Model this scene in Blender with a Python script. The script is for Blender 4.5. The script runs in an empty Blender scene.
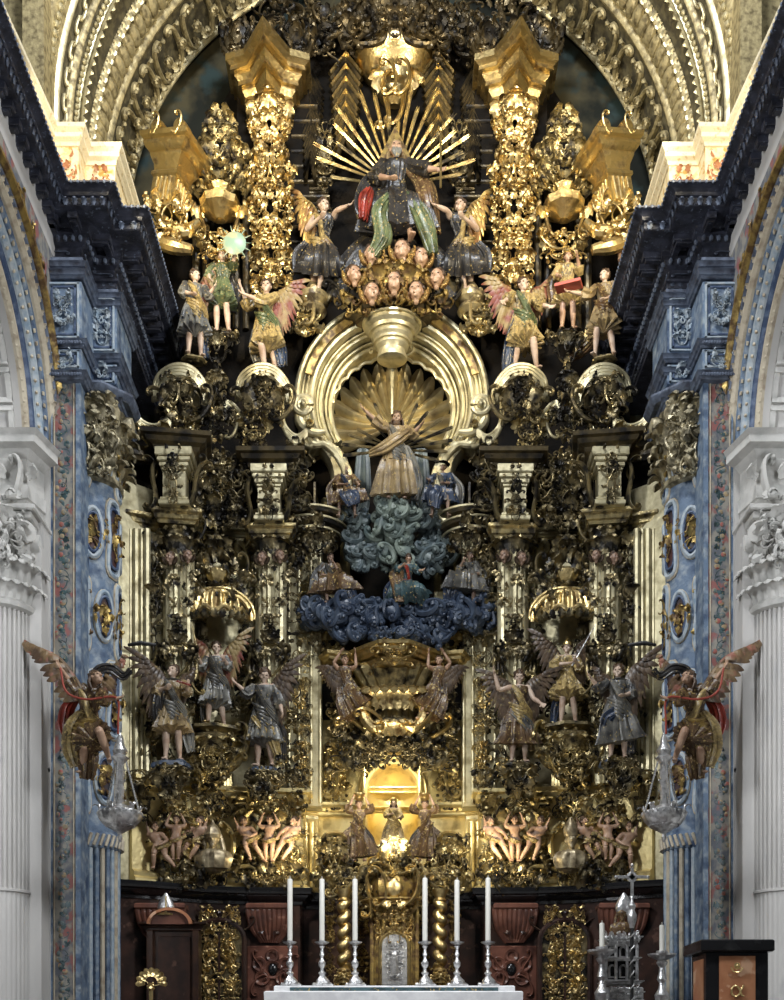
import bpy, math, random
import numpy as np
from mathutils import Matrix, Vector, noise
PI = math.pi
sc = bpy.context.scene
COL = sc.collection
# ---- the place is laid out in metres; F, H0 and D0 describe the lens so that measured pixels become metres at a known depth
F, H0, CX, D0 = 1125.0, 1060.0, 392.0, 25.0
def S(Y=0.0): return F/(D0+Y)
def X(px, Y=0.0): return (px-CX)/S(Y)
def Z(py, Y=0.0): return (H0-py)/S(Y)
def P(px, py, Y=0.0): return Vector((X(px, Y), Y, Z(py, Y)))

# ------------------------------------------------------------------ mesh builder
def mtx(loc=(0,0,0), rx=0, ry=0, rz=0, s=1.0):
    if not hasattr(s, '__len__'): s = (s, s, s)
    return (Matrix.Translation(loc) @ Matrix.Rotation(rz,4,'Z') @ Matrix.Rotation(ry,4,'Y') @ Matrix.Rotation(rx,4,'X')
            @ Matrix.Diagonal((s[0], s[1], s[2], 1)))
class MB:
    def __init__(self, mir=1): self.v = []; self.f = []; self.n = 0; self.mir = mir
    def add(self, t, M=None):
        V, Fc = t
        V = np.asarray(V, dtype=float)
        if M is not None:
            A = np.array(M)
            V = V @ A[:3,:3].T + A[:3,3]
        n = self.n
        self.v.append(V)
        self.f.extend([tuple(i+n for i in f) for f in Fc])
        self.n += len(V)
        return self
    def box(self, x0, x1, y0, y1, z0, z1, b=0.0):
        self.add(box(abs(x1-x0), abs(y1-y0), abs(z1-z0), b), mtx(((x0+x1)/2, (y0+y1)/2, (z0+z1)/2)))
        return self
    def mesh(self, name, off=(0,0,0), smooth=True):
        V = np.concatenate(self.v) if self.v else np.zeros((0,3))
        V = V.copy()
        if self.mir < 0: V[:,0] *= -1
        V -= np.array(off)
        fs = self.f if self.mir > 0 else [f[::-1] for f in self.f]
        me = bpy.data.meshes.new(name)
        me.from_pydata(V.tolist(), [], fs)
        if smooth: me.polygons.foreach_set('use_smooth', [True]*len(me.polygons))
        me.update()
        return me
    def o(self, name, mat, parent=None, smooth=True, auto=True):
        off = parent.matrix_basis.translation if parent is not None and parent.get('_w') else (0,0,0)
        if parent is not None and parent.type == 'MESH': off = parent.get('_off', (0,0,0))
        me = self.mesh(name, off, smooth)
        ob = bpy.data.objects.new(name, me); COL.objects.link(ob)
        for m in (mat if isinstance(mat, (list, tuple)) else [mat]): me.materials.append(m)
        if parent is not None:
            ob.parent = parent
            ob['_off'] = list(off)
        if smooth and auto:
            try: me.set_sharp_from_angle(angle=math.radians(30))
            except Exception: pass
        return ob
def T(name, label, cat, loc=(0,0,0), group=None, mir=1, rz=0):
    e = bpy.data.objects.new(name, None); COL.objects.link(e)
    e.empty_display_size = .2
    e.location = (loc[0]*mir, loc[1], loc[2]); e.rotation_euler = (0,0,rz)
    e['label'] = label; e['category'] = cat; e['_w'] = 1
    if group: e['group'] = group
    e.matrix_basis = Matrix.Translation(e.location)
    return e
def tag(o, label, cat, group=None, kind=None):
    o['label'] = label; o['category'] = cat
    if group: o['group'] = group
    if kind: o['kind'] = kind
    return o
def struct(o, label=None, cat=None):
    o['kind'] = 'structure'
    if label: o['label'] = label
    if cat: o['category'] = cat
    return o

# ------------------------------------------------------------------ shapes: every one returns (vertices, faces)
def box(sx, sy, sz, b=0.0):
    x, y, z = sx/2, sy/2, sz/2
    if b <= 0:
        V = [(-x,-y,-z),(x,-y,-z),(x,y,-z),(-x,y,-z),(-x,-y,z),(x,-y,z),(x,y,z),(-x,y,z)]
        return V, [(0,3,2,1),(4,5,6,7),(0,1,5,4),(1,2,6,5),(2,3,7,6),(3,0,4,7)]
    b = min(b, x*.45, y*.45, z*.45)
    V = []; Fc = []
    for (zz, k) in ((-z,b),(-z+b,0),(z-b,0),(z,b)):
        V += [(-x+k,-y+k,zz),(x-k,-y+k,zz),(x-k,y-k,zz),(-x+k,y-k,zz)]
    for r in range(3):
        for i in range(4):
            j = (i+1)%4
            Fc.append((r*4+i, r*4+j, r*4+4+j, r*4+4+i))
    Fc.append((3,2,1,0)); Fc.append((12,13,14,15))
    return V, Fc
def cr(pts, k=4):
    """Catmull-Rom resample; pts rows may carry radii as extra columns"""
    p = np.array([list(q) for q in pts], float); out = []
    n = len(p)
    if n < 3: 
        return np.array([p[0]+(p[-1]-p[0])*i/k for i in range(k+1)])
    for i in range(n-1):
        a = p[i-1] if i > 0 else 2*p[0]-p[1]
        b, c = p[i], p[i+1]
        d = p[i+2] if i+2 < n else 2*p[-1]-p[-2]
        for j in range(k):
            t = j/k
            out.append(.5*((2*b)+(-a+c)*t+(2*a-5*b+4*c-d)*t*t+(-a+3*b-3*c+d)*t**3))
    out.append(p[-1])
    return np.array(out)
def tube(pts, rad, n=8, k=0, folds=0, amp=0.0, ph=0.0, tw=0.0, up=(0,-1,0), cap=True):
    """tube along pts; rad: number, list of numbers or list of (a along up, b sideways)"""
    pts = np.array([list(p) for p in pts], float)
    if not hasattr(rad, '__len__'): rad = [rad]*len(pts)
    R = np.array([(r if hasattr(r, '__len__') else (r, r)) for r in rad], float)
    if len(R) != len(pts): raise ValueError('radii')
    amp = np.array(amp if hasattr(amp, '__len__') else [amp]*len(pts), float)
    if k:
        q = cr(np.hstack([pts, R, amp[:,None]]), k); pts = q[:,:3]; R = np.maximum(q[:,3:5], 1e-4); amp = q[:,5]
    m = len(pts)
    tg = np.gradient(pts, axis=0); tg /= (np.linalg.norm(tg, axis=1)[:,None]+1e-9)
    u = np.array(up, float); V = []
    prev = None
    for i in range(m):
        t = tg[i]
        a = u if prev is None else prev
        a = a-np.dot(a,t)*t
        if np.linalg.norm(a) < 1e-3:
            a = np.array((1,.1,.05)); a = a-np.dot(a,t)*t
        a /= np.linalg.norm(a); prev = a
        b = np.cross(t, a)
        th = np.arange(n)*2*PI/n
        f = 1+amp[i]*(.62*np.sin(folds*th+ph+tw*i)+.38*np.sin((folds+4)*th-ph*1.7-tw*i*.6)+.3*np.sin(2*folds*th+ph)) if folds > 6 else (1+amp[i]*np.sin(folds*th+ph+tw*i) if folds else np.ones(n))
        V.append(pts[i]+np.outer(np.cos(th)*R[i,0]*f, a)+np.outer(np.sin(th)*R[i,1]*f, b))
    V = np.concatenate(V); Fc = []
    for i in range(m-1):
        for j in range(n):
            j2 = (j+1)%n
            Fc.append((i*n+j, i*n+j2, (i+1)*n+j2, (i+1)*n+j))
    if cap:
        V = np.vstack([V, pts[0]-tg[0]*R[0].min()*.35, pts[-1]+tg[-1]*R[-1].min()*.35]); a = m*n; b = a+1
        for j in range(n):
            j2 = (j+1)%n
            Fc.append((a, j2, j)); Fc.append((b, (m-1)*n+j, (m-1)*n+j2))
    return V, Fc
def lathe(prof, n=24, folds=0, amp=0.0, a0=0.0, a1=2*PI, ph=0.0):
    """prof: (r, z[, fold amplitude]) from bottom to top"""
    full = abs(a1-a0-2*PI) < 1e-6
    m = len(prof); k = n if full else n+1
    V = []; Fc = []
    for p in prof:
        r, z = p[0], p[1]; am = p[2] if len(p) > 2 else amp
        for j in range(k):
            th = a0+(a1-a0)*j/n
            rr = r*(1+am*math.sin(folds*th+ph))
            V.append((rr*math.cos(th), rr*math.sin(th), z))
    for i in range(m-1):
        for j in range(n):
            j2 = (j+1)%k
            Fc.append((i*k+j, i*k+j2, (i+1)*k+j2, (i+1)*k+j))
    if full:
        if prof[0][0] > 1e-4: Fc.append(tuple(range(k))[::-1])
        if prof[-1][0] > 1e-4: Fc.append(tuple((m-1)*k+j for j in range(k)))
    return V, Fc
def ball(rx=1, ry=None, rz=None, n=12, m=8, bump=0, seed=0, bs=2.0):
    ry = rx if ry is None else ry; rz = rx if rz is None else rz
    V = [(0,0,-rz)]; Fc = []
    for i in range(1, m):
        a = -PI/2+PI*i/m
        for j in range(n):
            t = 2*PI*j/n
            V.append((rx*math.cos(a)*math.cos(t), ry*math.cos(a)*math.sin(t), rz*math.sin(a)))
    V.append((0,0,rz))
    for j in range(n):
        Fc.append((0, 1+(j+1)%n, 1+j)); b = 1+(m-2)*n
        Fc.append((b+j, b+(j+1)%n, len(V)-1))
    for i in range(m-2):
        for j in range(n):
            a, b = 1+i*n, 1+(i+1)*n
            Fc.append((a+j, a+(j+1)%n, b+(j+1)%n, b+j))
    if bump:
        V = [tuple(Vector(v)*(1+bump*noise.noise(Vector((v[0]/rx*bs+seed, v[1]/ry*bs, v[2]/rz*bs))))) for v in V]
    return V, Fc
def sweep(path, prof, plane='XY', base=0.0, closed=False, capends=True):
    """mitred sweep of a closed profile [(out, up)] along a 2-D path. plane XY: path is a plan, up is z.
    plane XZ: path lies in the facade, out is in-plane and up is towards the camera (-Y) from depth base."""
    p = np.array(path, float); n = len(p); m = len(prof)
    seg = np.roll(p, -1, 0)-p
    if not closed: seg = seg[:-1]
    L = np.linalg.norm(seg, axis=1)[:,None]+1e-9
    nr = np.stack([seg[:,1], -seg[:,0]], 1)/L
    mit = np.zeros((n,2))
    for i in range(n):
        if closed: a, b = nr[i-1], nr[i]
        else: a, b = nr[max(0,i-1)], nr[min(len(nr)-1,i)]
        q = a+b; d = np.dot(q,q)
        mit[i] = q*2/d if d > .35 else b
    V = []
    for i in range(n):
        for (a, b) in prof:
            x, y = p[i]+mit[i]*a
            V.append((x, y, base+b) if plane == 'XY' else ((x, base-b, y) if plane == 'XZ' else (base+b, x, y)))
    Fc = []
    for i in range(n if closed else n-1):
        i2 = (i+1)%n
        for j in range(m):
            j2 = (j+1)%m
            Fc.append((i*m+j, i2*m+j, i2*m+j2, i*m+j2))
    if not closed and capends:
        Fc.append(tuple(range(m))); Fc.append(tuple((n-1)*m+j for j in range(m))[::-1])
    if plane != 'XY': Fc = [f[::-1] for f in Fc]
    return V, Fc
def plate(poly, Y, th, b=0.0):
    """polygon in the facade (x,z) with thickness th towards the camera, optional bevel"""
    n = len(poly); c = np.mean(poly, axis=0); V = []
    rows = [(0, 1.0), (th-b, 1.0)]+([(th, None)] if b > 0 else [(th, 1.0)])[:1 if b > 0 else 0]
    P2 = np.array(poly, float)
    for (d, s) in rows:
        q = P2 if s else c+(P2-c)*(1-b/(np.linalg.norm(P2-c, axis=1).mean()+1e-6)*1.0)
        V += [(x, Y-d, z) for x, z in q]
    Fc = []
    for r in range(len(rows)-1):
        for i in range(n):
            j = (i+1)%n
            Fc.append((r*n+i, r*n+j, (r+1)*n+j, (r+1)*n+i))
    Fc.append(tuple(range(n))[::-1]); Fc.append(tuple((len(rows)-1)*n+i for i in range(n)))
    return V, Fc
def arc(cx, cz, r, a0, a1, n=24, rz=None):
    rz = r if rz is None else rz
    return [(cx+r*math.cos(math.radians(a0+(a1-a0)*i/n)), cz+rz*math.sin(math.radians(a0+(a1-a0)*i/n))) for i in range(n+1)]
# ---- carved ornament templates
def leaf(W=.5, curl=2.6, a0=.25, lob=3.5, n=9, th=.05, cup=.25):
    V = []; y = z = 0.0; rows = []
    for i in range(n+1):
        u = i/n; a = a0+curl*u**3
        if i: z += math.cos(a)/n; y -= math.sin(a)/n
        w = W*.5*(math.sin(PI*min(1, u*.9+.1))**.6)*(1+.3*math.cos(u*2*PI*lob))
        if i == n: w = W*.05
        for v in (-1,-.5,0,.5,1):
            rows.append((v*w, y+cup*w*abs(v)**1.5-(.035 if v == 0 else 0)*(1-u), z-abs(v)*.05))
    V = rows+[(x, y+th, z) for x, y, z in rows]
    m = 5; N = (n+1)*m; Fc = []
    for i in range(n):
        for j in range(m-1):
            a = i*m+j
            Fc.append((a, a+1, a+m+1, a+m)); Fc.append((N+a, N+a+m, N+a+m+1, N+a+1))
        for j, s in ((0,1),(m-1,-1)):
            a = i*m+j; q = (a, a+m, N+a+m, N+a); Fc.append(q if s > 0 else q[::-1])
    Fc.append(tuple(range(m))[::-1]+tuple(N+j for j in range(m)))
    return V, Fc
def curl_path(kind='C', k1=70, k0=2.5, n=44, p=3):
    h = 0.0; x = z = 0.0; pts = []
    for i in range(n+1):
        s = i/n; q = 2*s-1
        kk = k0+k1*abs(q)**p
        if kind == 'S': kk *= (1 if q < 0 else -1)
        h += kk/n; x += math.cos(h)/n; z += math.sin(h)/n
        pts.append((x, z))
    a = np.array(pts); a -= (a.min(0)+a.max(0))/2
    # principal direction to Z
    d = a[int(n*.62)]-a[int(n*.38)]; t = math.atan2(d[0], d[1])
    R = np.array([[math.cos(t), -math.sin(t)],[math.sin(t), math.cos(t)]])
    a = a@R.T; a -= (a.min(0)+a.max(0))/2; a /= (a[:,1].max()-a[:,1].min())
    return a
def curl(kind='C', k1=70, k0=2.5, r=.05, deep=1.6, n=44, seg=6):
    a = curl_path(kind, k1, k0, n); m = len(a)
    V, Fc = tube([(x, 0, z) for x, z in a], [(r*deep*(.45+.55*math.sin(PI*i/(m-1))), r*(.45+.55*math.sin(PI*i/(m-1)))) for i in range(m)], seg, up=(0,-1,0))
    mb = MB(); mb.add((V,Fc))
    for e in (0, m-1): mb.add(ball(r*1.1, r*1.8, r*1.1, 6, 5), mtx((a[e][0], 0, a[e][1])))
    return np.concatenate(mb.v), mb.f
def fan(R=1, a0=-80, a1=80, ribs=11, cup=.35, edge=.06, r0=.08, n=6, th=.04):
    """scallop shell: ribs spread about +Z, opens towards -Y"""
    V = []; k = ribs*4; rows = n+1
    for s in (0, 1):
        for i in range(rows):
            u = i/n
            for j in range(k+1):
                t = j/k; a = math.radians(a0+(a1-a0)*t)
                fl = abs(math.sin(ribs*PI*t))
                rr = (r0+(R-r0)*u)*(1+edge*u*(fl-.5)*2)
                y = cup*R*(math.sin(u*PI*.55))-.11*R*u*fl - cup*R*u*u*.35
                V.append((rr*math.sin(a), y+s*th, rr*math.cos(a)))
    N = rows*(k+1); Fc = []
    for i in range(n):
        for j in range(k):
            a = i*(k+1)+j
            Fc.append((a, a+1, a+k+2, a+k+1)); Fc.append((N+a, N+a+k+1, N+a+k+2, N+a+1))
    for j in range(k):
        a = n*(k+1)+j; Fc.append((a, a+1, N+a+1, N+a)); Fc.append((N+j, N+j+1, j+1, j))
    return V, Fc
def comb(*ts):
    m = MB()
    for t, M in ts: m.add(t, M)
    return np.concatenate(m.v), m.f
LEAF = [leaf(), leaf(.42, 3.4, .1, 4.5), leaf(.6, 1.8, .3, 2.5), leaf(.34, 2.2, .2, 3.5, cup=.5)]
CC = [curl('C'), curl('C', 50, 1.5, .065), curl('C', 90, 4, .045)]
SS = [curl('S', 60, 1.5), curl('S', 80, 3, .055)]
BIG = [curl('C', 34, 3.5, .15, 1.3), curl('C', 44, 2.5, .13, 1.3), curl('S', 40, 2, .13, 1.3)]
ROS = comb(*[(leaf(.7, 1.9, .5, 2.5, n=5), mtx((0,0,0), ry=i*PI/3, s=.5)) for i in range(6)], (ball(.1), None))
def spray(seed):
    r = random.Random(seed); ts = [(r.choice(CC+SS), mtx(s=1))]
    for i in range(6):
        ts.append((r.choice(LEAF), mtx((r.uniform(-.3,.3), -.03, r.uniform(-.45,.4)), ry=r.uniform(-2.2,2.2), s=r.uniform(.3,.55))))
    return comb(*ts)
SPR = [spray(i) for i in range(6)]
def orn(mb, px, py, w, h, Y=0.0, n=20, seed=0, d=.25, s=(.16,.4), sym=True, shape='box', kinds='lcsr', metres=False):
    """carved foliage over a region given in pixels at depth Y; mirror-symmetric about its own axis"""
    r = random.Random(seed*7919+13)
    if metres: cx, cz, W, Hh = px, py, w, h
    else: cx, cz = X(px,Y), Z(py,Y); W = w/S(Y); Hh = h/S(Y)
    i = 0
    while i < n:
        u, v = (r.uniform(0,1) if sym else r.uniform(-1,1)), r.uniform(-1,1)
        if shape == 'ell' and u*u+v*v > 1: continue
        if shape == 'down' and abs(u) > .25+.75*(v+1)/2: continue
        if shape == 'up' and abs(u) > .25+.75*(1-v)/2: continue
        i += 1
        rr = min(1, math.hypot(u, v*.7)); y = Y-d*(1-rr*rr)*r.uniform(.6,1.1)
        k = r.choice(kinds); z0 = r.uniform(*s)
        t = r.choice({'l': LEAF, 'c': CC, 's': SS, 'r': [ROS], 'p': SPR}[k])
        if k == 'r': z0 *= .6
        if k == 'p': z0 *= 1.5
        ang = math.atan2(u, v+.2)*.7+r.uniform(-.8,.8) if k in 'l' else r.uniform(-PI,PI)
        tip = r.uniform(-.25,.35); yaw = r.uniform(-.4,.4)
        for sg in ((1,-1) if sym else (1,)):
            M = mtx((cx+sg*u*W/2, y, cz+v*Hh/2)) @ Matrix.Diagonal((sg,1,1,1)) @ mtx(rz=yaw, rx=tip, ry=ang, s=(z0, z0*1.0, z0))
            mb.add(t, M)
    return mb

# ------------------------------------------------------------------ materials (all procedural)
def mat(name, c1, c2=None, sc_=4.0, thr=(.42,.62), metal=0.0, m2=None, rough=.5, r2=None, bump=0.0, bs=18.0, c3=None, sc3=9.0, thr3=(.55,.6), emit=None, det=4, rot=None, spec=.5):
    m = bpy.data.materials.new(name); m.use_nodes = True
    nt = m.node_tree; N = nt.nodes; L = nt.links
    b = N['Principled BSDF']; tc = N.new('ShaderNodeTexCoord')
    b.inputs['Specular IOR Level'].default_value = spec
    b.inputs['Metallic'].default_value = metal; b.inputs['Roughness'].default_value = rough
    b.inputs['Base Color'].default_value = (*c1, 1)
    src = tc.outputs['Object']
    if rot:
        mp = N.new('ShaderNodeMapping'); mp.inputs['Scale'].default_value = rot; L.new(src, mp.inputs[0]); src = mp.outputs[0]
    def nz(scale, d=det):
        t = N.new('ShaderNodeTexNoise'); t.inputs['Scale'].default_value = scale; t.inputs['Detail'].default_value = d
        L.new(src, t.inputs['Vector']); return t.outputs['Fac']
    def rmp(f, a, bb):
        t = N.new('ShaderNodeMapRange'); t.inputs[1].default_value = a; t.inputs[2].default_value = bb; L.new(f, t.inputs[0]); return t.outputs[0]
    def mix(f, a, bb):
        t = N.new('ShaderNodeMix'); t.data_type = 'RGBA'; L.new(f, t.inputs[0])
        for v, i in ((a,6),(bb,7)):
            if isinstance(v, tuple): t.inputs[i].default_value = (*v, 1)
            else: L.new(v, t.inputs[i])
        return t.outputs[2]
    if c2 is not None:
        f = rmp(nz(sc_), *thr); c = mix(f, c1, c2)
        if c3 is not None: 
            f3 = rmp(nz(sc3), *thr3); c = mix(f3, c, c3)
        L.new(c, b.inputs['Base Color'])
        if m2 is not None:
            t = N.new('ShaderNodeMapRange'); t.inputs[3].default_value = metal; t.inputs[4].default_value = m2; L.new(f, t.inputs[0]); L.new(t.outputs[0], b.inputs['Metallic'])
        if r2 is not None:
            t = N.new('ShaderNodeMapRange'); t.inputs[3].default_value = rough; t.inputs[4].default_value = r2; L.new(f, t.inputs[0]); L.new(t.outputs[0], b.inputs['Roughness'])
    if bump:
        t = N.new('ShaderNodeBump'); t.inputs['Strength'].default_value = bump; t.inputs['Distance'].default_value = .03
        L.new(nz(bs, 3), t.inputs['Height']); L.new(t.outputs[0], b.inputs['Normal'])
    if emit:
        b.inputs['Emission Color'].default_value = (*emit[:3], 1); b.inputs['Emission Strength'].default_value = emit[3]
    return m
M = {}
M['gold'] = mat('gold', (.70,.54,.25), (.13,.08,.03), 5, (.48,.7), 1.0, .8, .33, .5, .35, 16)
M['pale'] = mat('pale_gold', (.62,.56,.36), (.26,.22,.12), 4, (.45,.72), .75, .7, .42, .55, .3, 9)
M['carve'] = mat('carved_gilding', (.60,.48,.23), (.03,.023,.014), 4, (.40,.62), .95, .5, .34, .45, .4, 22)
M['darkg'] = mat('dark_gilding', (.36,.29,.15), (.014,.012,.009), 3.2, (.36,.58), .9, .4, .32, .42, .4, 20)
M['bronze'] = mat('bronzed_wood', (.15,.115,.06), (.012,.010,.008), 3, (.4,.6), .7, .3, .33, .42, .35, 14)
M['black'] = mat('black_wood', (.006,.005,.004), (.012,.009,.006), 3, rough=.8, bump=.3, spec=.12)  # wood that is near-black in its own colour, matt
M['estof'] = mat('gilded_leather', (.42,.30,.10), (.10,.055,.02), 6, (.4,.6), .8, .3, .4, .5, .3, 20)
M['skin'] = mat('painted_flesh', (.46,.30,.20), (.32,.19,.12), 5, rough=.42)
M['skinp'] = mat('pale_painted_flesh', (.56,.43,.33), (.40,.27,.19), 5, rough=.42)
M['skind'] = mat('dark_bronzed_flesh', (.33,.22,.15), (.21,.13,.09), 5, rough=.4)  # darkest of the flesh paints
M['hair'] = mat('painted_hair', (.045,.025,.014), (.09,.05,.022), 12, rough=.45, bump=.6, bs=30)
M['stone'] = mat('pale_limestone', (.54,.525,.50), (.38,.37,.355), 1.2, (.35,.75), rough=.85, bump=.15, bs=12, c3=(.40,.40,.40), sc3=4, thr3=(.6,.8), rot=(1,1,.35))
M['stone2'] = mat('carved_limestone', (.56,.55,.52), (.36,.36,.34), 3, (.45,.75), rough=.85, bump=.3, bs=20)
M['blue'] = mat('weathered_blue_paint', (.12,.175,.255), (.31,.355,.385), 6, (.45,.7), rough=.65, bump=.4, bs=20, c3=(.04,.07,.13), sc3=4, thr3=(.48,.68))
M['blued'] = mat('deep_blue_paint', (.035,.06,.12), (.11,.15,.23), 7, (.45,.65), rough=.55, bump=.3)
M['bluel'] = mat('pale_blue_paint', (.40,.44,.46), (.20,.28,.36), 8, (.4,.7), rough=.65, bump=.2)
M['cream'] = mat('cream_paint', (.50,.44,.33), (.30,.24,.17), 6, (.45,.7), rough=.65)
M['corn'] = mat('blackened_cornice_paint', (.018,.019,.027), (.05,.055,.08), 5, (.4,.7), rough=.45, bump=.4, c3=(.14,.17,.23), sc3=16, thr3=(.62,.74))
M['cornl'] = mat('blue_cornice_carving', (.13,.16,.22), (.04,.045,.065), 7, (.4,.7), rough=.5, bump=.4)
M['red'] = mat('red_marble', (.19,.08,.055), (.09,.04,.03), 3, (.4,.65), rough=.2, c3=(.34,.17,.12), sc3=4, thr3=(.62,.7))
M['dmarb'] = mat('dark_marble', (.028,.018,.015), (.06,.03,.022), 3, (.4,.7), rough=.2, c3=(.10,.055,.04), sc3=5, thr3=(.62,.7))
M['silver'] = mat('silver', (.78,.78,.78), (.36,.36,.36), 12, (.45,.7), .85, .8, .28, .45, .3, 30)
M['cloud'] = mat('painted_cloud', (.13,.16,.155), (.06,.085,.10), 3, (.4,.65), rough=.42, bump=.3, bs=8)
M['cloudg'] = mat('green_grey_cloud', (.20,.24,.20), (.08,.11,.11), 3, (.4,.65), rough=.42, bump=.3, bs=8)
M['cloudb'] = mat('blue_cloud', (.022,.034,.06), (.055,.075,.11), 3, (.4,.65), rough=.38, bump=.3, bs=8)
M['wax'] = mat('candle_wax', (.84,.82,.74), rough=.4)
M['linen'] = mat('white_altar_linen', (.82,.82,.82), (.7,.7,.71), 5, rough=.8, bump=.1)
M['wood'] = mat('dark_polished_wood', (.05,.022,.012), (.025,.012,.008), 4, rough=.3)
M['lblack'] = mat('black_lectern_marble', (.012,.012,.013), (.03,.03,.03), 5, (.6,.8), rough=.18)
M['peach'] = mat('salmon_marble', (.50,.235,.12), (.38,.16,.08), 2.2, (.4,.6), rough=.25, c3=(.62,.38,.24), sc3=3, thr3=(.6,.64))
M['iron'] = mat('black_iron', (.01,.01,.01), rough=.5)
M['robe_red'] = mat('red_painted_wood', (.38,.07,.04), rough=.5)
M['rope'] = mat('red_cord', (.30,.05,.03), rough=.7)
M['white'] = mat('lit_cream_stucco', (.70,.60,.38), (.60,.46,.22), 8, (.5,.6), rough=.7, c3=(.50,.30,.07), sc3=5.5, thr3=(.57,.6), bump=.2)
M['cream2'] = mat('cream_stucco_moulding', (.74,.66,.46), (.55,.42,.22), 14, (.55,.7), rough=.7, bump=.4, bs=26)
M['ring'] = mat('dull_gold_stucco', (.44,.37,.20), (.12,.095,.045), 8, (.42,.66), .4, .2, .45, .6, .5, 14)
M['ringd'] = mat('dark_stucco_ground', (.04,.034,.02), (.10,.085,.045), 8, rough=.6, bump=.4)
M['fresco'] = mat('vault_fresco', (.014,.016,.012), (.075,.065,.035), 1.0, (.45,.62), rough=.8, c3=(.03,.05,.05), sc3=1.5, thr3=(.52,.64), det=4, spec=.2)
M['flower'] = mat('flower_painted_wall', (.25,.235,.20), (.10,.11,.13), 5, (.42,.58), rough=.7, c3=(.24,.09,.08), sc3=4, thr3=(.55,.62), rot=(1,1,.8))
M['flower2'] = mat('garland_paint', (.11,.14,.14), (.30,.22,.12), 7, (.48,.6), rough=.7, c3=(.28,.09,.07), sc3=5, thr3=(.56,.6))
M['glow'] = mat('lamp_glass', (1,.8,.45), emit=(1,.72,.35,14))
def cloth(nm, c, g=.62, cc2=None):
    if nm in M: return M[nm]
    M[nm] = mat(nm, c, cc2 or tuple(x*.35 for x in c), 4, (.4,.65), rough=.33, c3=(.42,.31,.12), sc3=20, thr3=(g,g+.06), bump=.3, bs=26)
    return M[nm]
cloth('grey_robe_paint', (.12,.115,.10), .62, (.035,.035,.035)); cloth('gilded_robe_paint', (.34,.25,.11), .5); cloth('blue_robe_paint', (.028,.045,.085), .62)
cloth('green_robe_paint', (.12,.15,.07), .6); cloth('brown_robe_paint', (.13,.075,.035), .58); cloth('red_robe_paint', (.30,.04,.025), .66); cloth('black_robe_paint', (.035,.033,.033), .62)
cloth('silvery_robe_paint', (.20,.195,.17), .62, (.05,.05,.05)); cloth('ochre_robe_paint', (.30,.22,.11), .6, (.13,.09,.045)); cloth('teal_robe_paint', (.06,.11,.12), .62)
M['wingd'] = mat('dark_feather_paint', (.045,.030,.020), (.10,.065,.038), 6, (.4,.6), rough=.4, c3=(.22,.17,.08), sc3=8, thr3=(.6,.7))
M['wingr'] = mat('red_and_gold_feather_paint', (.17,.045,.03), (.26,.19,.08), 3.2, (.42,.56), rough=.45)
M['wingg'] = mat('gold_feather_paint', (.60,.42,.15), (.30,.16,.06), 4, (.45,.6), .7, .3, .38)
M['ygold'] = mat('bright_yellow_gilding', (.80,.66,.32), (.45,.33,.13), 4, (.5,.75), .8, .7, .38, .5, .25, 12)
M['pground'] = mat('dark_red_panel_ground', (.07,.025,.02), (.03,.03,.04), 5, rough=.6)
M['feather'] = mat('brown_ochre_feather_paint', (.10,.06,.035), (.24,.16,.08), 3.0, (.42,.58), rough=.4, c3=(.30,.13,.09), sc3=4, thr3=(.58,.66))
M['capital'] = mat('olive_gilded_capital', (.50,.44,.29), (.10,.085,.05), 5, (.42,.62), .5, .3, .42, .55, .4, 20)
M['estof2'] = mat('brown_and_gold_moulding', (.50,.40,.20), (.07,.05,.025), 5, (.42,.6), .8, .4, .4, .45, .35, 16)
M['shell'] = mat('aged_gilt_shell', (.56,.47,.26), (.20,.15,.075), 2.2, (.4,.7), .8, .6, .38, .45, .3, 10)
# ------------------------------------------------------------------ figures
def remesh(me, vox, it=2):
    ob = bpy.data.objects.new('tmp', me); COL.objects.link(ob)
    m = ob.modifiers.new('r', 'REMESH'); m.mode = 'VOXEL'; m.voxel_size = vox
    if it:
        s = ob.modifiers.new('s', 'SMOOTH'); s.factor = .5; s.iterations = it
    dg = bpy.context.evaluated_depsgraph_get()
    me2 = bpy.data.meshes.new_from_object(ob.evaluated_get(dg))
    bpy.data.objects.remove(ob)
    me2.polygons.foreach_set('use_smooth', [True]*len(me2.polygons))
    return me2
def V3(*a): return Vector(a[0] if len(a) == 1 else a)
def wing_mb(mb, root, tip, fall, H, rows=3, nf=9, wid=.05, flip=1):
    """feathered wing: bone from root over the wrist to tip, feathers falling towards 'fall'"""
    root, tip, fall = V3(root)*H, V3(tip)*H, V3(fall)*H
    mid = (root+tip)/2+(tip-root).length*.16*Vector((0,0,1))
    bone = cr([root, mid, tip], 8)
    mb.add(tube(bone, [.028*H*(1-.5*i/(len(bone)-1)) for i in range(len(bone))], 8))
    n = len(bone)
    for r in range(rows):
        k = nf+r*2
        for i in range(k):
            t = i/(k-1); p = Vector(bone[int(t*(n-1))])
            d = fall.lerp((tip-root).normalized()*fall.length*1.0, t**2.2*.75)
            L = d.length*(.45+.27*r)*(.62+.38*math.sin(PI*(.18+.64*t)))
            d = d.normalized()
            q = p+d*L; w = wid*H*(.55+.12*r)
            nrm = Vector((0,-1,0)); nrm = (nrm-nrm.dot(d)*d).normalized()
            off = nrm*(.012*H*(rows-r)); bow = nrm*(.03*H)
            pts = [p+off, p.lerp(q,.35)+off+bow, p.lerp(q,.75)+off+bow*.8, q+off*.6]
            mb.add(tube(pts, [(.006*H, w*.5), (.008*H, w*.62), (.008*H, w*.55), (.004*H, w*.12)], 6, k=2, up=nrm))
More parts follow.
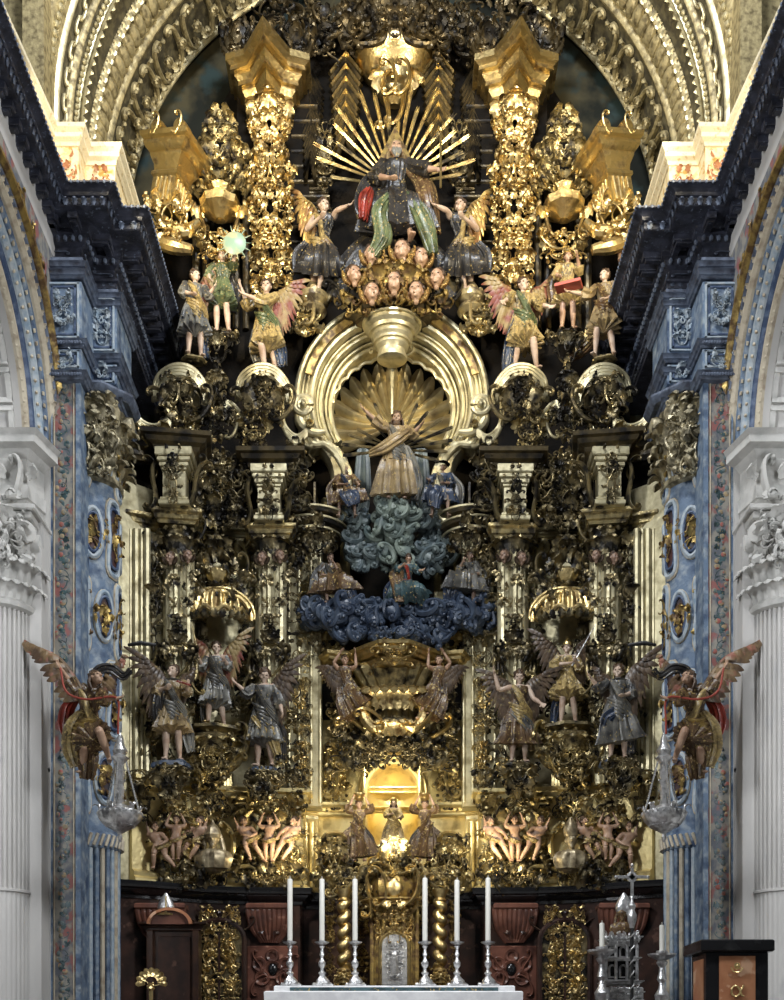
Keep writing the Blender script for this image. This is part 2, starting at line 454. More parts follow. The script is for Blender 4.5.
def hand(mb, p, d, nrm, H, curl_=.6, sp=.3, side=1, fr=.0062):
    """palm at p pointing along d, palm facing nrm; four unequal bent fingers and a thumb"""
    d = d.normalized(); nrm = (nrm-nrm.dot(d)*d).normalized(); w = d.cross(nrm)*side
    mb.add(tube([p-d*.012*H, p+d*.02*H, p+d*.045*H], [(.011*H,.014*H), (.012*H,.021*H), (.009*H,.02*H)], 8, k=2, up=nrm))
    for i, L in enumerate((.036,.042,.039,.03)):
        o = (i-1.5)*.0125
        b = p+d*.042*H+w*o*H; d1 = (d+w*(o*8*sp)).normalized()
        a1 = curl_*.6; a2 = curl_*1.4
        q = b+(d1*math.cos(a1)+nrm*math.sin(a1))*L*.5*H
        e = q+(d1*math.cos(a2)+nrm*math.sin(a2))*L*.5*H
        mb.add(tube([b-d*.01*H, q, e], [fr*1.15*H, fr*H, fr*.8*H], 6, k=2))
    b = p+d*.004*H-w*.018*H
    q = b+(d*.55-w*.75+nrm*.4).normalized()*.022*H; e = q+(d*.9-w*.1+nrm*.5).normalized()*.02*H
    mb.add(tube([b, q, e], [fr*1.4*H, fr*1.15*H, fr*.85*H], 6, k=2))
def fig(name, label, cat, px, py, Y, hpx, group=None, rz=0.0, mir=1, pel=(0,0,.52), chest=None, head=(0,0,0), look=(0,0,0),
        arms=None, legs=None, robe=None, robes=(), hem=.14, wide=1.0, nude=False, sash=None, wings=None, wm='wingd', hair=1.0, base=None, basem='cloudb',
        skin='skinp', hs=1.0, fat=1.0, hat=None, beard=False, extra=None, cloak=None, sleeves=True, vox=.0062, curlh=.6, long=False, collar=None, top=.235):
    """standing figure by default; all body coordinates are fractions of its height, facing -Y"""
    H = hpx/S(Y)
    o = P(px, py, Y)
    root = T(name, label, cat, tuple(o), group, mir)
    root['_w'] = 0
    rzq = rz*mir
    root.matrix_basis = Matrix.Translation(root.location) @ Matrix.Rotation(rzq,4,'Z')
    pel = V3(pel); ch = V3(chest) if chest else pel+V3(.01,-.01,.215)
    nk = ch+V3(0,.0,.075)+V3(head)*.4; hc = nk+V3(head)+V3(0,-.008,.072*hs)
    rng = random.Random(hash((round(px), round(py))) & 65535)
    b = MB(mir)
    b.add(tube([(pel-V3(0,0,.05))*H, pel*H, (pel*.5+ch*.5)*H, ch*H, (ch+V3(0,0,.05))*H, nk*H],
        [(.045*H*fat,.06*H*fat), (.06*H*fat,.082*H*fat), (.05*H*fat,.066*H*fat), (.058*H*fat,.086*H*fat), (.045*H*fat,.08*H*fat), (.024*H*fat,.026*H*fat)], 14, k=3))
    b.add(tube([nk*H-V3(0,0,.02*H), hc*H], [.027*H*fat, .024*H*fat], 10))
    hm = Matrix.Translation(hc*H) @ Matrix.Rotation(look[1],4,'Z') @ Matrix.Rotation(look[2],4,'Y') @ Matrix.Rotation(-look[0],4,'X') @ Matrix.Scale(H*hs,4)
    for (c, r) in (((0,.004,.008),(.047,.056,.052)), ((0,-.012,-.022),(.036,.04,.042)), ((0,-.058,-.008),(.008,.013,.012)), ((0,-.052,.006),(.006,.01,.02)),
                   ((0,-.046,-.036),(.014,.01,.005)), ((0,-.044,-.055),(.015,.014,.012)), ((.02,-.046,.016),(.014,.008,.005)), ((-.02,-.046,.016),(.014,.008,.005)),
                   ((.026,-.036,-.018),(.014,.014,.014)), ((-.026,-.036,-.018),(.014,.014,.014)), ((.048,.004,-.006),(.007,.012,.016)), ((-.048,.004,-.006),(.007,.012,.016))):
        b.add(ball(*r, 12, 9), hm @ Matrix.Translation(c))
    arms = arms or [(( -.15,-.03,.64), (-.11,-.12,.56)), ((.15,-.03,.64), (.11,-.12,.56))]
    AR = []
    for i, (e, h) in enumerate(arms):
        s = -1 if i == 0 else 1
        sh = ch+V3(s*.098*fat,0,.035); e, h = V3(e), V3(h)
        AR.append((sh, e, h))
        d = (h-e).normalized()
        b.add(tube([(ch+V3(s*.05,0,.03))*H, sh*H, (sh*.5+e*.5)*H, e*H], [.034*H*fat, .035*H*fat, .03*H*fat, .023*H*fat], 10, k=3))
        b.add(tube([e*H, (e*.65+h*.35)*H, h*H], [.023*H*fat, .0245*H*fat, .0145*H*fat], 10, k=3))
        nrm = V3(-s*.6,-.3,.4) if abs(d.z) < .8 else V3(-s,-.3,0)
        hand(b, h*H, d, nrm, H*(1 if fat == 1 else 1.1), curlh, side=-s)
    legs = legs or [((-.055,-.03,.275), (-.06,.0,.045)), ((.06,-.06,.28), (.075,.01,.045))]
    LG = []
    for i, (k, a) in enumerate(legs):
        s = -1 if i == 0 else 1
        hp = pel+V3(s*.047*fat,0,-.015); k, a = V3(k), V3(a); LG.append((hp, k, a))
        b.add(tube([hp*H, (hp*.6+k*.4)*H, k*H], [.056*H*fat, .05*H*fat, .034*H*fat], 12, k=3))
        b.add(tube([k*H, (k*.65+a*.35)*H, a*H], [.034*H*fat, .036*H*fat, .0195*H*fat], 10, k=3))
        f = V3(s*.25,-1,0).normalized() if a.z-k.z < -.05 else (a-k).normalized()
        dn = V3(0,0,-.028) if a.z-k.z < -.05 else V3(0,0,0)
        b.add(tube([(a+dn*.6-f*.02)*H, (a+dn*.8+f*.03)*H, (a+dn+f*.075)*H, (a+dn*1.1+f*.095)*H], [.02*H*fat, (.018*H*fat,.022*H*fat), (.012*H,.026*H*fat), (.008*H,.02*H)], 8, k=2, up=(0,0,1)))
    me = remesh(b.mesh('body'), H*vox*(1.25 if hpx < 70 else 1))
    me.materials.append(M[skin])
    bo = bpy.data.objects.new('body', me); COL.objects.link(bo); bo.parent = root
    def part(nm, fn, mt, par=root):
        m = MB(mir); fn(m)
        return m.o(nm, M[mt], par)
    # eyes
    def eyes(m):
        for s in (-1, 1): m.add(ball(.0085,.004,.0045,8,6), hm @ Matrix.Translation((s*.02,-.0475,.005)))
    part('eyes', eyes, 'hair', bo)
    if hair:
        def hr(m):
            m.add(ball(.054,.058,.055,16,12,.22,rng.random()*9,3.5), hm @ Matrix.Translation((0,.014,.02)))
            for i in range(26 if hair >= 1 else 12):
                a = rng.uniform(-.15,PI+.15); el = rng.uniform(-.3,1.35)
                c = V3(math.cos(a)*math.cos(el)*.05, .008+math.sin(a)*math.cos(el)*.05, .018+math.sin(el)*.052)
                m.add(ball(.015,.014,.016,7,5,.3,i,3), hm @ Matrix.Translation(c))
            if long:
                for i in range(10):
                    a = PI*(i+.5)/10; c = V3(math.cos(a)*.048,.012+math.sin(a)*.045,0)
                    m.add(tube([c, c+V3(c.x*.3,.006,-.05), c+V3(c.x*.1,.0,-.1-rng.random()*.03)], [.013,.014,.005], 6, k=3), hm)
        part('hair', hr, 'hair' if beard != 'grey' else 'ochre_robe_paint', bo)
    if beard:
        part('beard', lambda m: [m.add(tube([(x,-.045,-.04), (x*1.2,-.055,-.075), (x*.4,-.05,-.12 if beard == 'grey' else -.085)], [.013,.017,.004], 7, k=3), hm) for x in (-.02,0,.02)], 'silvery_robe_paint' if beard == 'grey' else 'hair', bo)
    if hat == 'helmet':
        def hl(m):
            m.add(lathe([(.058,.02),(.064,.018),(.056,.03),(.05,.06),(.03,.08),(0,.088)], 16), hm)
            m.add(tube([(0,-.04,.07),(0,-.01,.11),(0,.05,.11),(0,.09,.06)], [(.012,.01),(.016,.02),(.02,.025),(.008,.01)], 8, k=3), hm)
        part('helmet', hl, 'gold')
    elif hat == 'brim':
        part('hat', lambda m: m.add(lathe([(0,.03),(.105,.036),(.11,.044),(.06,.05),(.052,.085),(.03,.1),(0,.102)], 18, 5, .05), hm), 'black')
    elif hat == 'mitre':
        def mi(m): m.add(tube([(0,.01,.03),(0,.008,.075),(0,.006,.115),(0,.005,.15)], [(.05,.052),(.05,.062),(.03,.045),(.004,.006)], 12, k=3, up=(0,-1,0)), hm)
        part('mitre', mi, 'carve')
    elif hat == 'capital':
        def cp(m):
            m.add(lathe([(.03,.055),(.055,.07),(.075,.1),(.05,.11),(.07,.13),(.09,.15),(.09,.17),(0,.17)], 14, 7, .1), hm)
        part('basket_capital', cp, 'gold')
    elif hat == 'triangle':
        part('triangular_nimbus', lambda m: m.add(plate([(-.13,-.06),(.13,-.06),(0,.25)], .05, .02), hm), 'estof')
    elif hat == 'crown':
        def cw(m):
            m.add(lathe([(.05,.035),(.055,.05),(.06,.075),(.03,.1),(0,.105)], 14, 7, .1), hm)
            for i in range(24):
                a = 2*PI*i/24; r0, r1 = .09, .15 if i % 2 else .125
                m.add(tube([(math.cos(a)*r0,.04,math.sin(a)*r0), (math.cos(a)*r1,.04,math.sin(a)*r1)], [.006,.002], 5), hm)
            m.add(sweep(arc(0,0,.092,0,360,24)[:-1], [(-.004,-.004),(.006,-.004),(.006,.006),(-.004,.006)], 'XZ', .04, closed=True), hm)
        part('crown', cw, 'gold')
    # robe: bodice and skirt as one folded surface
    if robe:
        kn = (LG[0][1]+LG[1][1])/2; an = (LG[0][2]+LG[1][2])/2
        seated = abs(kn.y-pel.y) > .14 or kn.z > pel.z-.1
        hz = an.lerp(kn, 1-hem*0) if False else None
        ph = rng.uniform(0,6)
        def rb(m):
            end = kn.lerp(an, 1-hem/.24) if hem <= .24 else kn.lerp(pel, (hem-.24)/.3)
            wpt = (pel*.45+ch*.55)
            sh = ch+V3(0,0,.045)
            wx_ = rng.uniform(-.03,.03); pts = [sh, ch, wpt, pel+V3(0,0,.02), kn.lerp(pel,.5)+V3(wx_*.3,.015,0), kn+V3(wx_*.6,.02,0), end+V3(wx_,.02,0)] if hem < .2 else [sh, ch, wpt, pel+V3(0,0,.02), end.lerp(pel,.5)+V3(0,.01,0), end+V3(0,.012,0)]
            kx = abs(LG[0][1].x-LG[1][1].x)*.5
            rd = [(.056,.094), (.064,.096), (.052,.068), (.076,.096), (.09*wide,.07+kx*.9+.03*wide), (.095*wide,.075+kx*.9+.05*wide), (.11*wide,.075+kx+.085*wide)]
            am = [.0,.05,.08,.11,.17,.22,.27]
            rd = rd[:len(pts)-1]+[rd[-1]] if len(pts) == 7 else rd[:4]+[(.1*wide,.13*wide), (.13*wide,.165*wide)]
            am = am if len(pts) == 7 else [0,.05,.08,.12,.2,.25]
            m.add(tube([p*H for p in pts], [(a*H*fat*1.04, c*H*fat*1.04) for a, c in rd], 72, k=5, folds=13, amp=am, ph=ph, tw=.07, up=(0,-1,0)))
            # second, finer fold layer over the hips
            m.add(tube([p*H for p in pts[2:5]], [(rd[2][0]*H*1.1, rd[2][1]*H*1.1), (rd[3][0]*H*1.12, rd[3][1]*H*1.14), (rd[4][0]*H*1.08, rd[4][1]*H*1.08)], 54, k=5, folds=13, amp=[.03,.09,.13], ph=ph+2, tw=.09, up=(0,-1,0)))
            if sleeves:
                for (s_, e, h) in AR:
                    q = e.lerp(h,.35)
                    m.add(tube([(s_+V3(0,0,.004))*H, s_.lerp(e,.5)*H, e*H, q*H], [.045*H, .046*H, .048*H, .056*H], 18, k=3, folds=6, amp=[.04,.1,.16,.22], ph=ph, tw=.12))
        part('robe', rb, robe)
        if sash:
            def sh_(m):
                for j in range(4):
                    o_ = j*.018
                    m.add(tube([(ch+V3(-.07,-.05,.05-o_*.5))*H, (ch+V3(-.02,-.085,-.03-o_))*H, (pel+V3(.05,-.1,.07-o_*1.4))*H, (pel+V3(.12,-.04,.0-o_*1.6))*H, (pel+V3(.15,.03,-.09-o_))*H],
                        [.012*H,.018*H,.021*H,.02*H,.01*H], 8, k=4, folds=3, amp=.3, tw=.2))
                for j in range(5):
                    m.add(tube([(pel+V3(-.1+.012*j,-.05,.09-.03*j))*H, (pel+V3(0,-.115,.02-.035*j))*H, (pel+V3(.11,-.06,.0-.05*j))*H], [.01*H,.02*H,.01*H], 8, k=5))
            part('mantle', sh_, sash)
    if cloak:
        # a hanging or flying swathe: list of points, sideways width, material
        for (pts, w, mt) in cloak:
            def ck(m):
                k = len(pts)
                P3 = np.array([list(V3(p)) for p in pts])*H; tg = np.gradient(P3, axis=0); tg /= np.linalg.norm(tg, axis=1)[:,None]
                sd = np.cross(tg, np.array([.15,-1,.1])); sd /= np.linalg.norm(sd, axis=1)[:,None]
                for j in range(6):
                    v = (j-2.5)/2.5; q = []
                    for i in range(k):
                        tp = .3+.7*math.sin(PI*(i+.4)/k)
                        q.append(P3[i]+sd[i]*w*H*v*tp*.8+np.array([0,-.012*H*(j%2)+.01*H*abs(v),rng.uniform(-.008,.008)*H]))
                    m.add(tube(q, [(.017*H, w*H*.27*(.3+.7*math.sin(PI*(i+.5)/k))) for i in range(k)], 10, k=5, folds=3, amp=.18, ph=j, tw=.12, up=(.2,-1,.1)))
            part('cloak', ck, mt)
    if collar:
        part('collar', lambda m: m.add(tube([(ch+V3(0,-.01,.04))*H, (nk+V3(0,-.005,-.02))*H, (nk+V3(0,0,.0))*H], [(.065*H,.1*H),(.045*H,.06*H),(.03*H,.035*H)], 20, k=3, folds=6, amp=.05), ), collar)
    if wings:
        for (tip, fall, w) in wings:
            s = -1 if tip[0] < 0 else 1
            wr = ch+V3(s*.045,.055,.02)
            part('wing', lambda m: wing_mb(m, wr, tip, fall, H, wid=w), wm)
    if base:
        def bs_(m):
            bw, bh = base; n_ = 11
            for i in range(n_):
                a = rng.uniform(0, 2*PI); q = rng.uniform(.2,.8)
                r_ = rng.uniform(.35,.6)*bh
                m.add(ball(r_*1.5*H, r_*1.2*H, r_*H, 12, 8, .25, i, 2), mtx((math.cos(a)*q*bw*H, math.sin(a)*q*bw*.6*H, (-bh*.5+rng.uniform(-.3,.15)*bh)*H)))
            m.add(lathe([(bw*.8*H,-bh*H),(bw*H,-bh*.7*H),(bw*.9*H,-.012*H),(bw*.7*H,0),(0,0)], 20, 5, .08), mtx(s=(1,.7,1)))
        part('cloud_base', bs_, basem)
    if extra: 
        for (nm, fn, mt) in extra: part(nm, lambda m: fn(m, H), mt)
    return root
def cherub(label, px, py, Y, hpx, tilt=0.0, yaw=0.0, group='cherub heads under the enthroned figure', mir=1, wm='wingg', skin='skinp'):
    """winged child's head"""
    H = hpx/S(Y); o = P(px, py, Y); root = T('cherub_head', label, 'cherub head', tuple(o), group, mir); root['_w'] = 0
    b = MB(mir); hm = mtx((0,0,0), rz=yaw, ry=tilt, s=H)
    for (c, r) in (((0,0,.06),(.40,.44,.44)), ((0,-.08,-.16),(.33,.33,.34)), ((0,-.43,-.04),(.07,.1,.09)), ((0,-.36,-.24),(.12,.08,.04)), ((0,-.33,-.38),(.12,.11,.09)),
                   ((.2,-.26,-.14),(.14,.14,.14)), ((-.2,-.26,-.14),(.14,.14,.14)), ((.16,-.36,.15),(.11,.07,.04)), ((-.16,-.36,.15),(.11,.07,.04)), ((.4,0,-.04),(.06,.1,.13)), ((-.4,0,-.04),(.06,.1,.13)), ((0,.02,-.5),(.18,.18,.2))):
        b.add(ball(*r, 12, 9), hm @ Matrix.Translation(c))
    me = remesh(b.mesh('face'), H*.045); me.materials.append(M[skin])
    f = bpy.data.objects.new('face', me); COL.objects.link(f); f.parent = root
    m = MB(mir); rr = random.Random(int(px*3+py))
    m.add(ball(.44,.46,.45,14,10,.25,px,3), hm @ Matrix.Translation((0,.12,.16)))
    for i in range(16):
        a = rr.uniform(0,PI); el = rr.uniform(0,1.4)
        m.add(ball(.13,.12,.13,7,5), hm @ Matrix.Translation((math.cos(a)*math.cos(el)*.4, .06+math.sin(a)*math.cos(el)*.35, .16+math.sin(el)*.4)))
    m.o('hair', M['hair'], root)
    m = MB(mir)
    for s in (-1,1): m.add(ball(.075,.04,.035,8,6), hm @ Matrix.Translation((s*.16,-.38,.05)))
    m.o('eyes', M['hair'], root)
    for s in (-1,1):
        m = MB(mir)
        for i in range(6):
            a = s*(1.1+.27*i); 
            m.add(LEAF[3], mtx((s*.15*H, .1*H, -.3*H), ry=a, s=(.9*H*(1.15-.1*i),)*3))
        m.o('wing', M[wm], root)
    return root
# ------------------------------------------------------------------ the setting: presbytery walls, vault, side arches, cornice
ZC = 15.8                                   # top of the great cornice
# floors (below the frame)
mb = MB(); mb.box(-14,14,-26.5,3,-1.9,-1.6)
struct(mb.o('floor', M['stone'], smooth=False))
mb = MB(); mb.box(-5.9,5.9,-9.6,1.6,-1.6,.2); mb.box(-5.9,5.9,-10.0,-9.6,-1.6,-.1); mb.box(-5.9,5.9,-10.4,-10.0,-1.6,-.4); mb.box(-5.9,5.9,-10.8,-10.4,-1.6,-.7); mb.box(-5.9,5.9,-11.2,-10.8,-1.6,-1.0); mb.box(-5.9,5.9,-11.6,-11.2,-1.6,-1.3)
struct(mb.o('floor', M['dmarb'], smooth=False))
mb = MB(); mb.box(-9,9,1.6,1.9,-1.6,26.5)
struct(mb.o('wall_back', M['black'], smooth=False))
# painted lunette under the vault
mb = MB(); mb.add(plate([(-6.2,14.5)]+[(x,z) for x,z in arc(0,18.6,6.15,180,0,40)]+[(6.2,14.5)], .75, .1))
struct(mb.o('wall_lunette', M['fresco'], smooth=False))
# barrel arch of concentric bands, spreading towards the nave
R0, Y0, R1, Y1 = 5.93, .3, 6.72, -3.6
dirv = np.array([R1-R0, Y0-Y1]); LB = np.linalg.norm(dirv); dirv /= LB
def ringpath(t): 
    r = R0+(R1-R0)*t; return r, Y0+(Y1-Y0)*t
def band(t0, t1, bump, nm, mt, par, shape='flat', k=70):
    r0, y0 = ringpath(t0); r1, y1 = ringpath(t1)
    # profile: (in-plane offset outward from the path is negative radius); path runs clockwise so that out = towards the centre
    w = 6; pr = []
    for i in range(w+1):
        u = i/w; h = bump*(math.sin(PI*u) if shape == 'round' else (1 if 0 < i < w else 0))
        pr.append((-(r0+(r1-r0)*u)+h, -(y0+(y1-y0)*u)+h*.12))
    pr += [(-(r1+.25), -y1), (-(r0+.25), -y0)]
    m = MB()
    a = arc(0,18.6,1e-3,180,0,k)
    pts = [(-1e-3,16.0)]; V = []
    P_ = [(math.cos(math.radians(180-180*i/k)), math.sin(math.radians(180-180*i/k)), 0) for i in range(k+1)]
    sec = [(-1,0,-2.6)]+P_+[(1,0,-2.6)]
    for (cx_, cz_, dz) in sec:
        for (q, yy) in pr: V.append((-cx_*q, -yy, 18.6-cz_*q+dz))
    n = len(pr); Fc = []
    for i in range(len(sec)-1):
        for j in range(n):
            j2 = (j+1)%n; Fc.append((i*n+j, (i+1)*n+j, (i+1)*n+j2, i*n+j2))
    m.add((V, Fc)); return m.o(nm, mt, par)
vault = T('ceiling', 'barrel arch of carved dull gold bands above the altarpiece', 'vault', (0,-1.5,16.0)); vault['kind'] = 'structure'
BANDS = [(0,.045,.07,'pale','round'),(.045,.28,0,'ringd','flat'),(.28,.33,.08,'ring','round'),(.33,.36,.03,'pale','round'),(.36,.45,0,'ringd','flat'),(.45,.5,.09,'ring','round'),(.5,.6,0,'ringd','flat'),
         (.6,.64,.08,'pale','round'),(.64,.69,.03,'ringd','flat'),(.69,.73,.09,'ring','round'),(.73,.82,0,'ringd','flat'),(.82,.86,.09,'pale','round'),(.86,.9,.03,'ring','flat'),(.9,1.0,.1,'ring','round')]
for (a,b,c,mt_,sh_) in BANDS: band(a,b,c,'arch_band',M[mt_],vault,sh_)
def on_arc(mbx, t, tem, step, s, ang0=0.0, lo=-20, hi=200, alt=0, out=.02):
    r, y = ringpath(t); r -= out
    n = int(math.radians(hi-lo)*r/step)
    for i in range(n+1):
        a = math.radians(lo+(hi-lo)*i/n)
        if a < 0: x, z = r, 18.6+math.tan(a)*r*1.0; aa = 0
        elif a > PI: x, z = -r, 18.6-math.tan(PI-a)*-r*-1.0 if False else 18.6-math.tan(a-PI)*r; aa = PI
        else: x, z = r*math.cos(a), 18.6+r*math.sin(a); aa = a
        mbx.add(tem, mtx((x, y, z)) @ Matrix.Rotation(-(aa-PI/2),4,'Y') @ Matrix.Rotation(1.36,4,'X') @ mtx(ry=ang0+(PI*(i%2) if alt else 0), s=s))
m = MB(); on_arc(m, .16, CC[1], .5, .82, 0, alt=1, out=.06); on_arc(m, .16, ROS, .5, .42, 0, out=.1); on_arc(m, .1, LEAF[0], .25, .26, PI, out=.05); on_arc(m, .225, LEAF[0], .25, .26, 0, out=.05); m.o('scroll_frieze', M['ring'], vault)
m = MB(); on_arc(m, .405, ball(.5,.35,.8,8,6), .24, .3, out=.03); m.o('bead_row', M['ring'], vault)
m = MB(); on_arc(m, .595, LEAF[2], .2, .4, 0, out=.04); on_arc(m, .51, LEAF[2], .2, .2, PI, out=.04); m.o('leaf_row', M['pale'], vault)
m = MB(); on_arc(m, .665, ball(.5,.35,.5,8,6), .13, .12, out=.06); m.o('bead_row', M['pale'], vault)
m = MB(); on_arc(m, .775, CC[1], .26, .36, PI/2, alt=1, out=.05); m.o('guilloche_row', M['pale'], vault)
m = MB(); on_arc(m, .95, ball(.5,.35,.5,8,6), .17, .15, out=.12); m.o('bead_row', M['pale'], vault)
# wall over the arch towards the nave
m = MB()
pts = [(-9.5,15.8),(-6.95,15.8)]+[(x,z) for x,z in arc(0,18.6,6.95,180,0,40)]+[(6.95,15.8),(9.5,15.8),(9.5,27),(-9.5,27)]
m.add(plate(pts, -3.2, .3)); struct(m.o('wall_front', M['ring'], smooth=False))
mb = MB(); mb.box(-9.5,9.5,-3.3,2,26.4,26.8); struct(mb.o('ceiling', M['black'], smooth=False))

CORNP = [(-.35,-1.1),(.0,-1.1),(.03,-1.1),(.03,-1.0),(.06,-.99),(.06,-.9),(.1,-.88),(.1,-.84),(.02,-.82),(.02,-.62),(.1,-.58),(.14,-.5),(.2,-.48),(.2,-.38),(.26,-.34),(.5,-.32),(.62,-.3),(.64,-.28),(.64,-.16),(.68,-.15),(.7,-.1),(.78,-.05),(.84,-.03),(.84,0),(-.35,0)]
for s in (1,-1):
    side = 'left' if s > 0 else 'right'
    # wall with the side arch (in the plane x = -6.3, opening centred on Y = -6.8)
    wx, ac, ar, asp = -6.3, -7.0, 3.1, 11.15
    m = MB(s)
    pts = [(-4.3,-1.6),(-4.3,asp)]+[(ac+ar*math.cos(math.radians(t)), asp+ar*math.sin(math.radians(t))) for t in range(0,181,5)]+[(-9.7,asp),(-9.7,-1.6),(-11.5,-1.6),(-11.5,ZC),(1.6,ZC),(1.6,-1.6)]
    n = len(pts)
    V = [(wx,y,z) for y,z in pts]+[(wx-1.6,y,z) for y,z in pts]
    Fc = [tuple(range(n)), tuple(range(n,2*n))[::-1]]+[(i,n+i,n+(i+1)%n,(i+1)%n) for i in range(n)]
    m.add((V,Fc)); w = struct(m.o('wall_'+side, M['stone'], smooth=False))
    # lit daylit wall in the side chapel beyond the arch
    m = MB(s); m.box(-14,-7.9,-3.9,-3.6,-1.6,16); struct(m.o('wall_chapel_'+side, M['stone'], smooth=False))
    # archivolt bands
    av = T('trim_1' if s > 0 else 'trim_2', 'blue and gold painted archivolt of the %s-hand side arch' % side, 'archivolt', (wx, ac, asp), mir=s); av['kind'] = 'structure'
    for (r0,r1,b_,mt_) in ((2.45,2.53,.05,'cream'),(2.53,2.64,.02,'blued'),(2.64,2.74,.06,'bluel'),(2.74,2.86,.02,'blue'),(2.86,2.94,.07,'cream'),(2.94,3.03,.03,'cornl'),(3.03,3.12,.06,'estof')):
        m = MB(s); V = []; pr = [(r0,0),(r0,b_),((r0+r1)/2,b_+.03),(r1,b_),(r1,0)]
        seq = [(0,-1.2)]+[(t,0) for t in range(0,181,4)]
        Fc = []
        for (t,dz) in seq:
            for (r,o_) in pr: V.append((wx-.42+(r-2.45)*.85+o_, ac+r*math.cos(math.radians(t)), asp+r*math.sin(math.radians(t))+dz*0))
        for i in range(len(seq)-1):
            for j in range(5): Fc.append((i*5+j, i*5+(j+1)%5, (i+1)*5+(j+1)%5, (i+1)*5+j))
        m.add((V,Fc)); m.o('painted_band', M[mt_], av)
    m = MB(s)
    for t in range(2,178,4):
        a = math.radians(t)
        m.add(ball(.03,.07,.035,8,6), mtx((wx-.17, ac+2.69*math.cos(a), asp+2.69*math.sin(a)), rx=a, s=1)); m.add(LEAF[2], mtx((wx+.06, ac+2.9*math.cos(a), asp+2.9*math.sin(a)), rz=PI/2-.6, rx=0, s=.13)); m.add(ball(.035,.06,.04,8,6), mtx((wx-.36, ac+2.5*math.cos(a), asp+2.5*math.sin(a)), rx=a))
        m.add(box(.03,.06,.11,.01), mtx((wx-.08, ac+2.8*math.cos(a), asp+2.8*math.sin(a)), rx=a+PI/2))
    m.o('carved_bead_row', M['cream'], av)
    # painted spandrel between the archivolt and the cornice
    m = MB(s); V = []; Fc = []
    for i in range(46):
        a = math.radians(i*4); y_ = ac+3.11*math.cos(a)
        V += [(wx+.02,y_,asp+3.11*math.sin(a)),(wx+.02,y_,14.9),(wx-.02,y_,asp+3.11*math.sin(a)),(wx-.02,y_,14.9)]
    for i in range(45): Fc += [(i*4,i*4+4,i*4+5,i*4+1),(i*4+2,i*4+3,i*4+7,i*4+6)]
    m.add((V,Fc)); m.o('painted_spandrel', M['flower'], av)
    m = MB(s); rs = random.Random(9)
    for i in range(60):
        a = math.radians(rs.uniform(0,80)); r_ = rs.uniform(3.2,3.9); y_, z_ = ac+r_*math.cos(a), asp+r_*math.sin(a)
        if y_ < -4.3 and z_ < 14.8: m.add(rs.choice(LEAF+CC), mtx((wx+.03,y_,z_), rz=PI/2, s=.3) @ mtx(ry=rs.uniform(-3,3),s=(1,.3,1)))
    m.o('spandrel_scrolls', M['estof'], av)
    # coffer panels on the soffit of the arch
    m = MB(s); V = []; Fc = []
    for i in range(37):
        a = math.radians(i*5)
        for (x_, r_) in ((-6.72,2.45),(-7.9,2.45),(-7.9,3.15),(-6.72,3.0)): V.append((x_, ac+r_*math.cos(a), asp+r_*math.sin(a)))
    for i in range(36):
        for j in range(4): Fc.append((i*4+j,i*4+(j+1)%4,i*4+4+(j+1)%4,i*4+4+j))
    m.add((V,Fc)); m.o('soffit', M['stone'], av)
    m = MB(s)
    for t in range(4,176,14):
        a0,a1 = math.radians(t), math.radians(t+11)
        for (x0,x1) in ((-7.8,-6.85),):
            q = [(ac+2.44*math.cos(a), asp+2.44*math.sin(a)) for a in (a0,(a0+a1)/2,a1)]
            for (xa,xb) in ((x0,x0+.09),(x1-.09,x1)):
                V = []; Fc = []
                for (y,z) in q: V += [(xa,y,z),(xb,y,z),(xb,ac+(y-ac)*.985,asp+(z-asp)*.985),(xa,ac+(y-ac)*.985,asp+(z-asp)*.985)]
                for i in range(2):
                    for j in range(4): Fc.append((i*4+j,i*4+(j+1)%4,i*4+4+(j+1)%4,i*4+4+j))
                m.add((V,Fc))
            for (y,z) in (q[0],q[2]): m.add(box(.95,.09,.09), mtx(((x0+x1)/2,y,z), rx=0))
    m.o('soffit_coffer', M['stone2'], av)
    # white fluted pier column with composite capital, engaged in the far jamb of the arch
    cxw, cyw = -7.0, -4.5
    pc = T('stone_column', 'pale limestone fluted column with a composite capital at the %s edge' % side, 'column', (cxw, cyw, -1.6), mir=s)
    m = MB(s); m.box(-7.75,-6.31,-4.75,-4.305,-1.6,9.8); m.o('pilaster_backing', M['stone'], pc, smooth=False)
    m = MB(s); n_ = 20
    def flut(z0, z1, fil):
        V = []; Fc = []; K = n_*6; a0, a1 = PI*1.0, PI*2.0
        for z in (z0,z1):
            for j in range(K+1):
                a = a0+(a1-a0)*j/K; ph = (j%6)/6
                r = .56-(0.05*math.sin(PI*(ph-.15)/.7) if .15 < ph < .85 else 0)*(0.25 if fil else 1)
                V.append((r*math.cos(a), r*math.sin(a), z))
        for j in range(K): Fc.append((j, j+1, K+2+j, K+1+j))
        return V, Fc
    m.add(flut(-1.2,3.0,True), mtx((cxw-.08,cyw-.15,0))); m.add(flut(3.0,8.05,False), mtx((cxw-.08,cyw-.15,0)))
    m.add(lathe([(.56,2.98),(.585,2.99),(.585,3.03),(.56,3.04)],48), mtx((cxw-.08,cyw-.15,0)))
    m.add(lathe([(.75,-1.6),(.75,-1.45),(.68,-1.4),(.7,-1.3),(.58,-1.2)],32), mtx((cxw-.08,cyw-.15,0)))
    m.o('fluted_shaft', M['stone'], pc)
    m = MB(s); x_, y_ = cxw-.08, cyw-.15
    m.add(lathe([(.56,8.0),(.64,8.03),(.66,8.1),(.6,8.16),(.56,8.2),(.55,8.9),(.66,9.5),(.62,9.6)],40), mtx((x_,y_,0)))
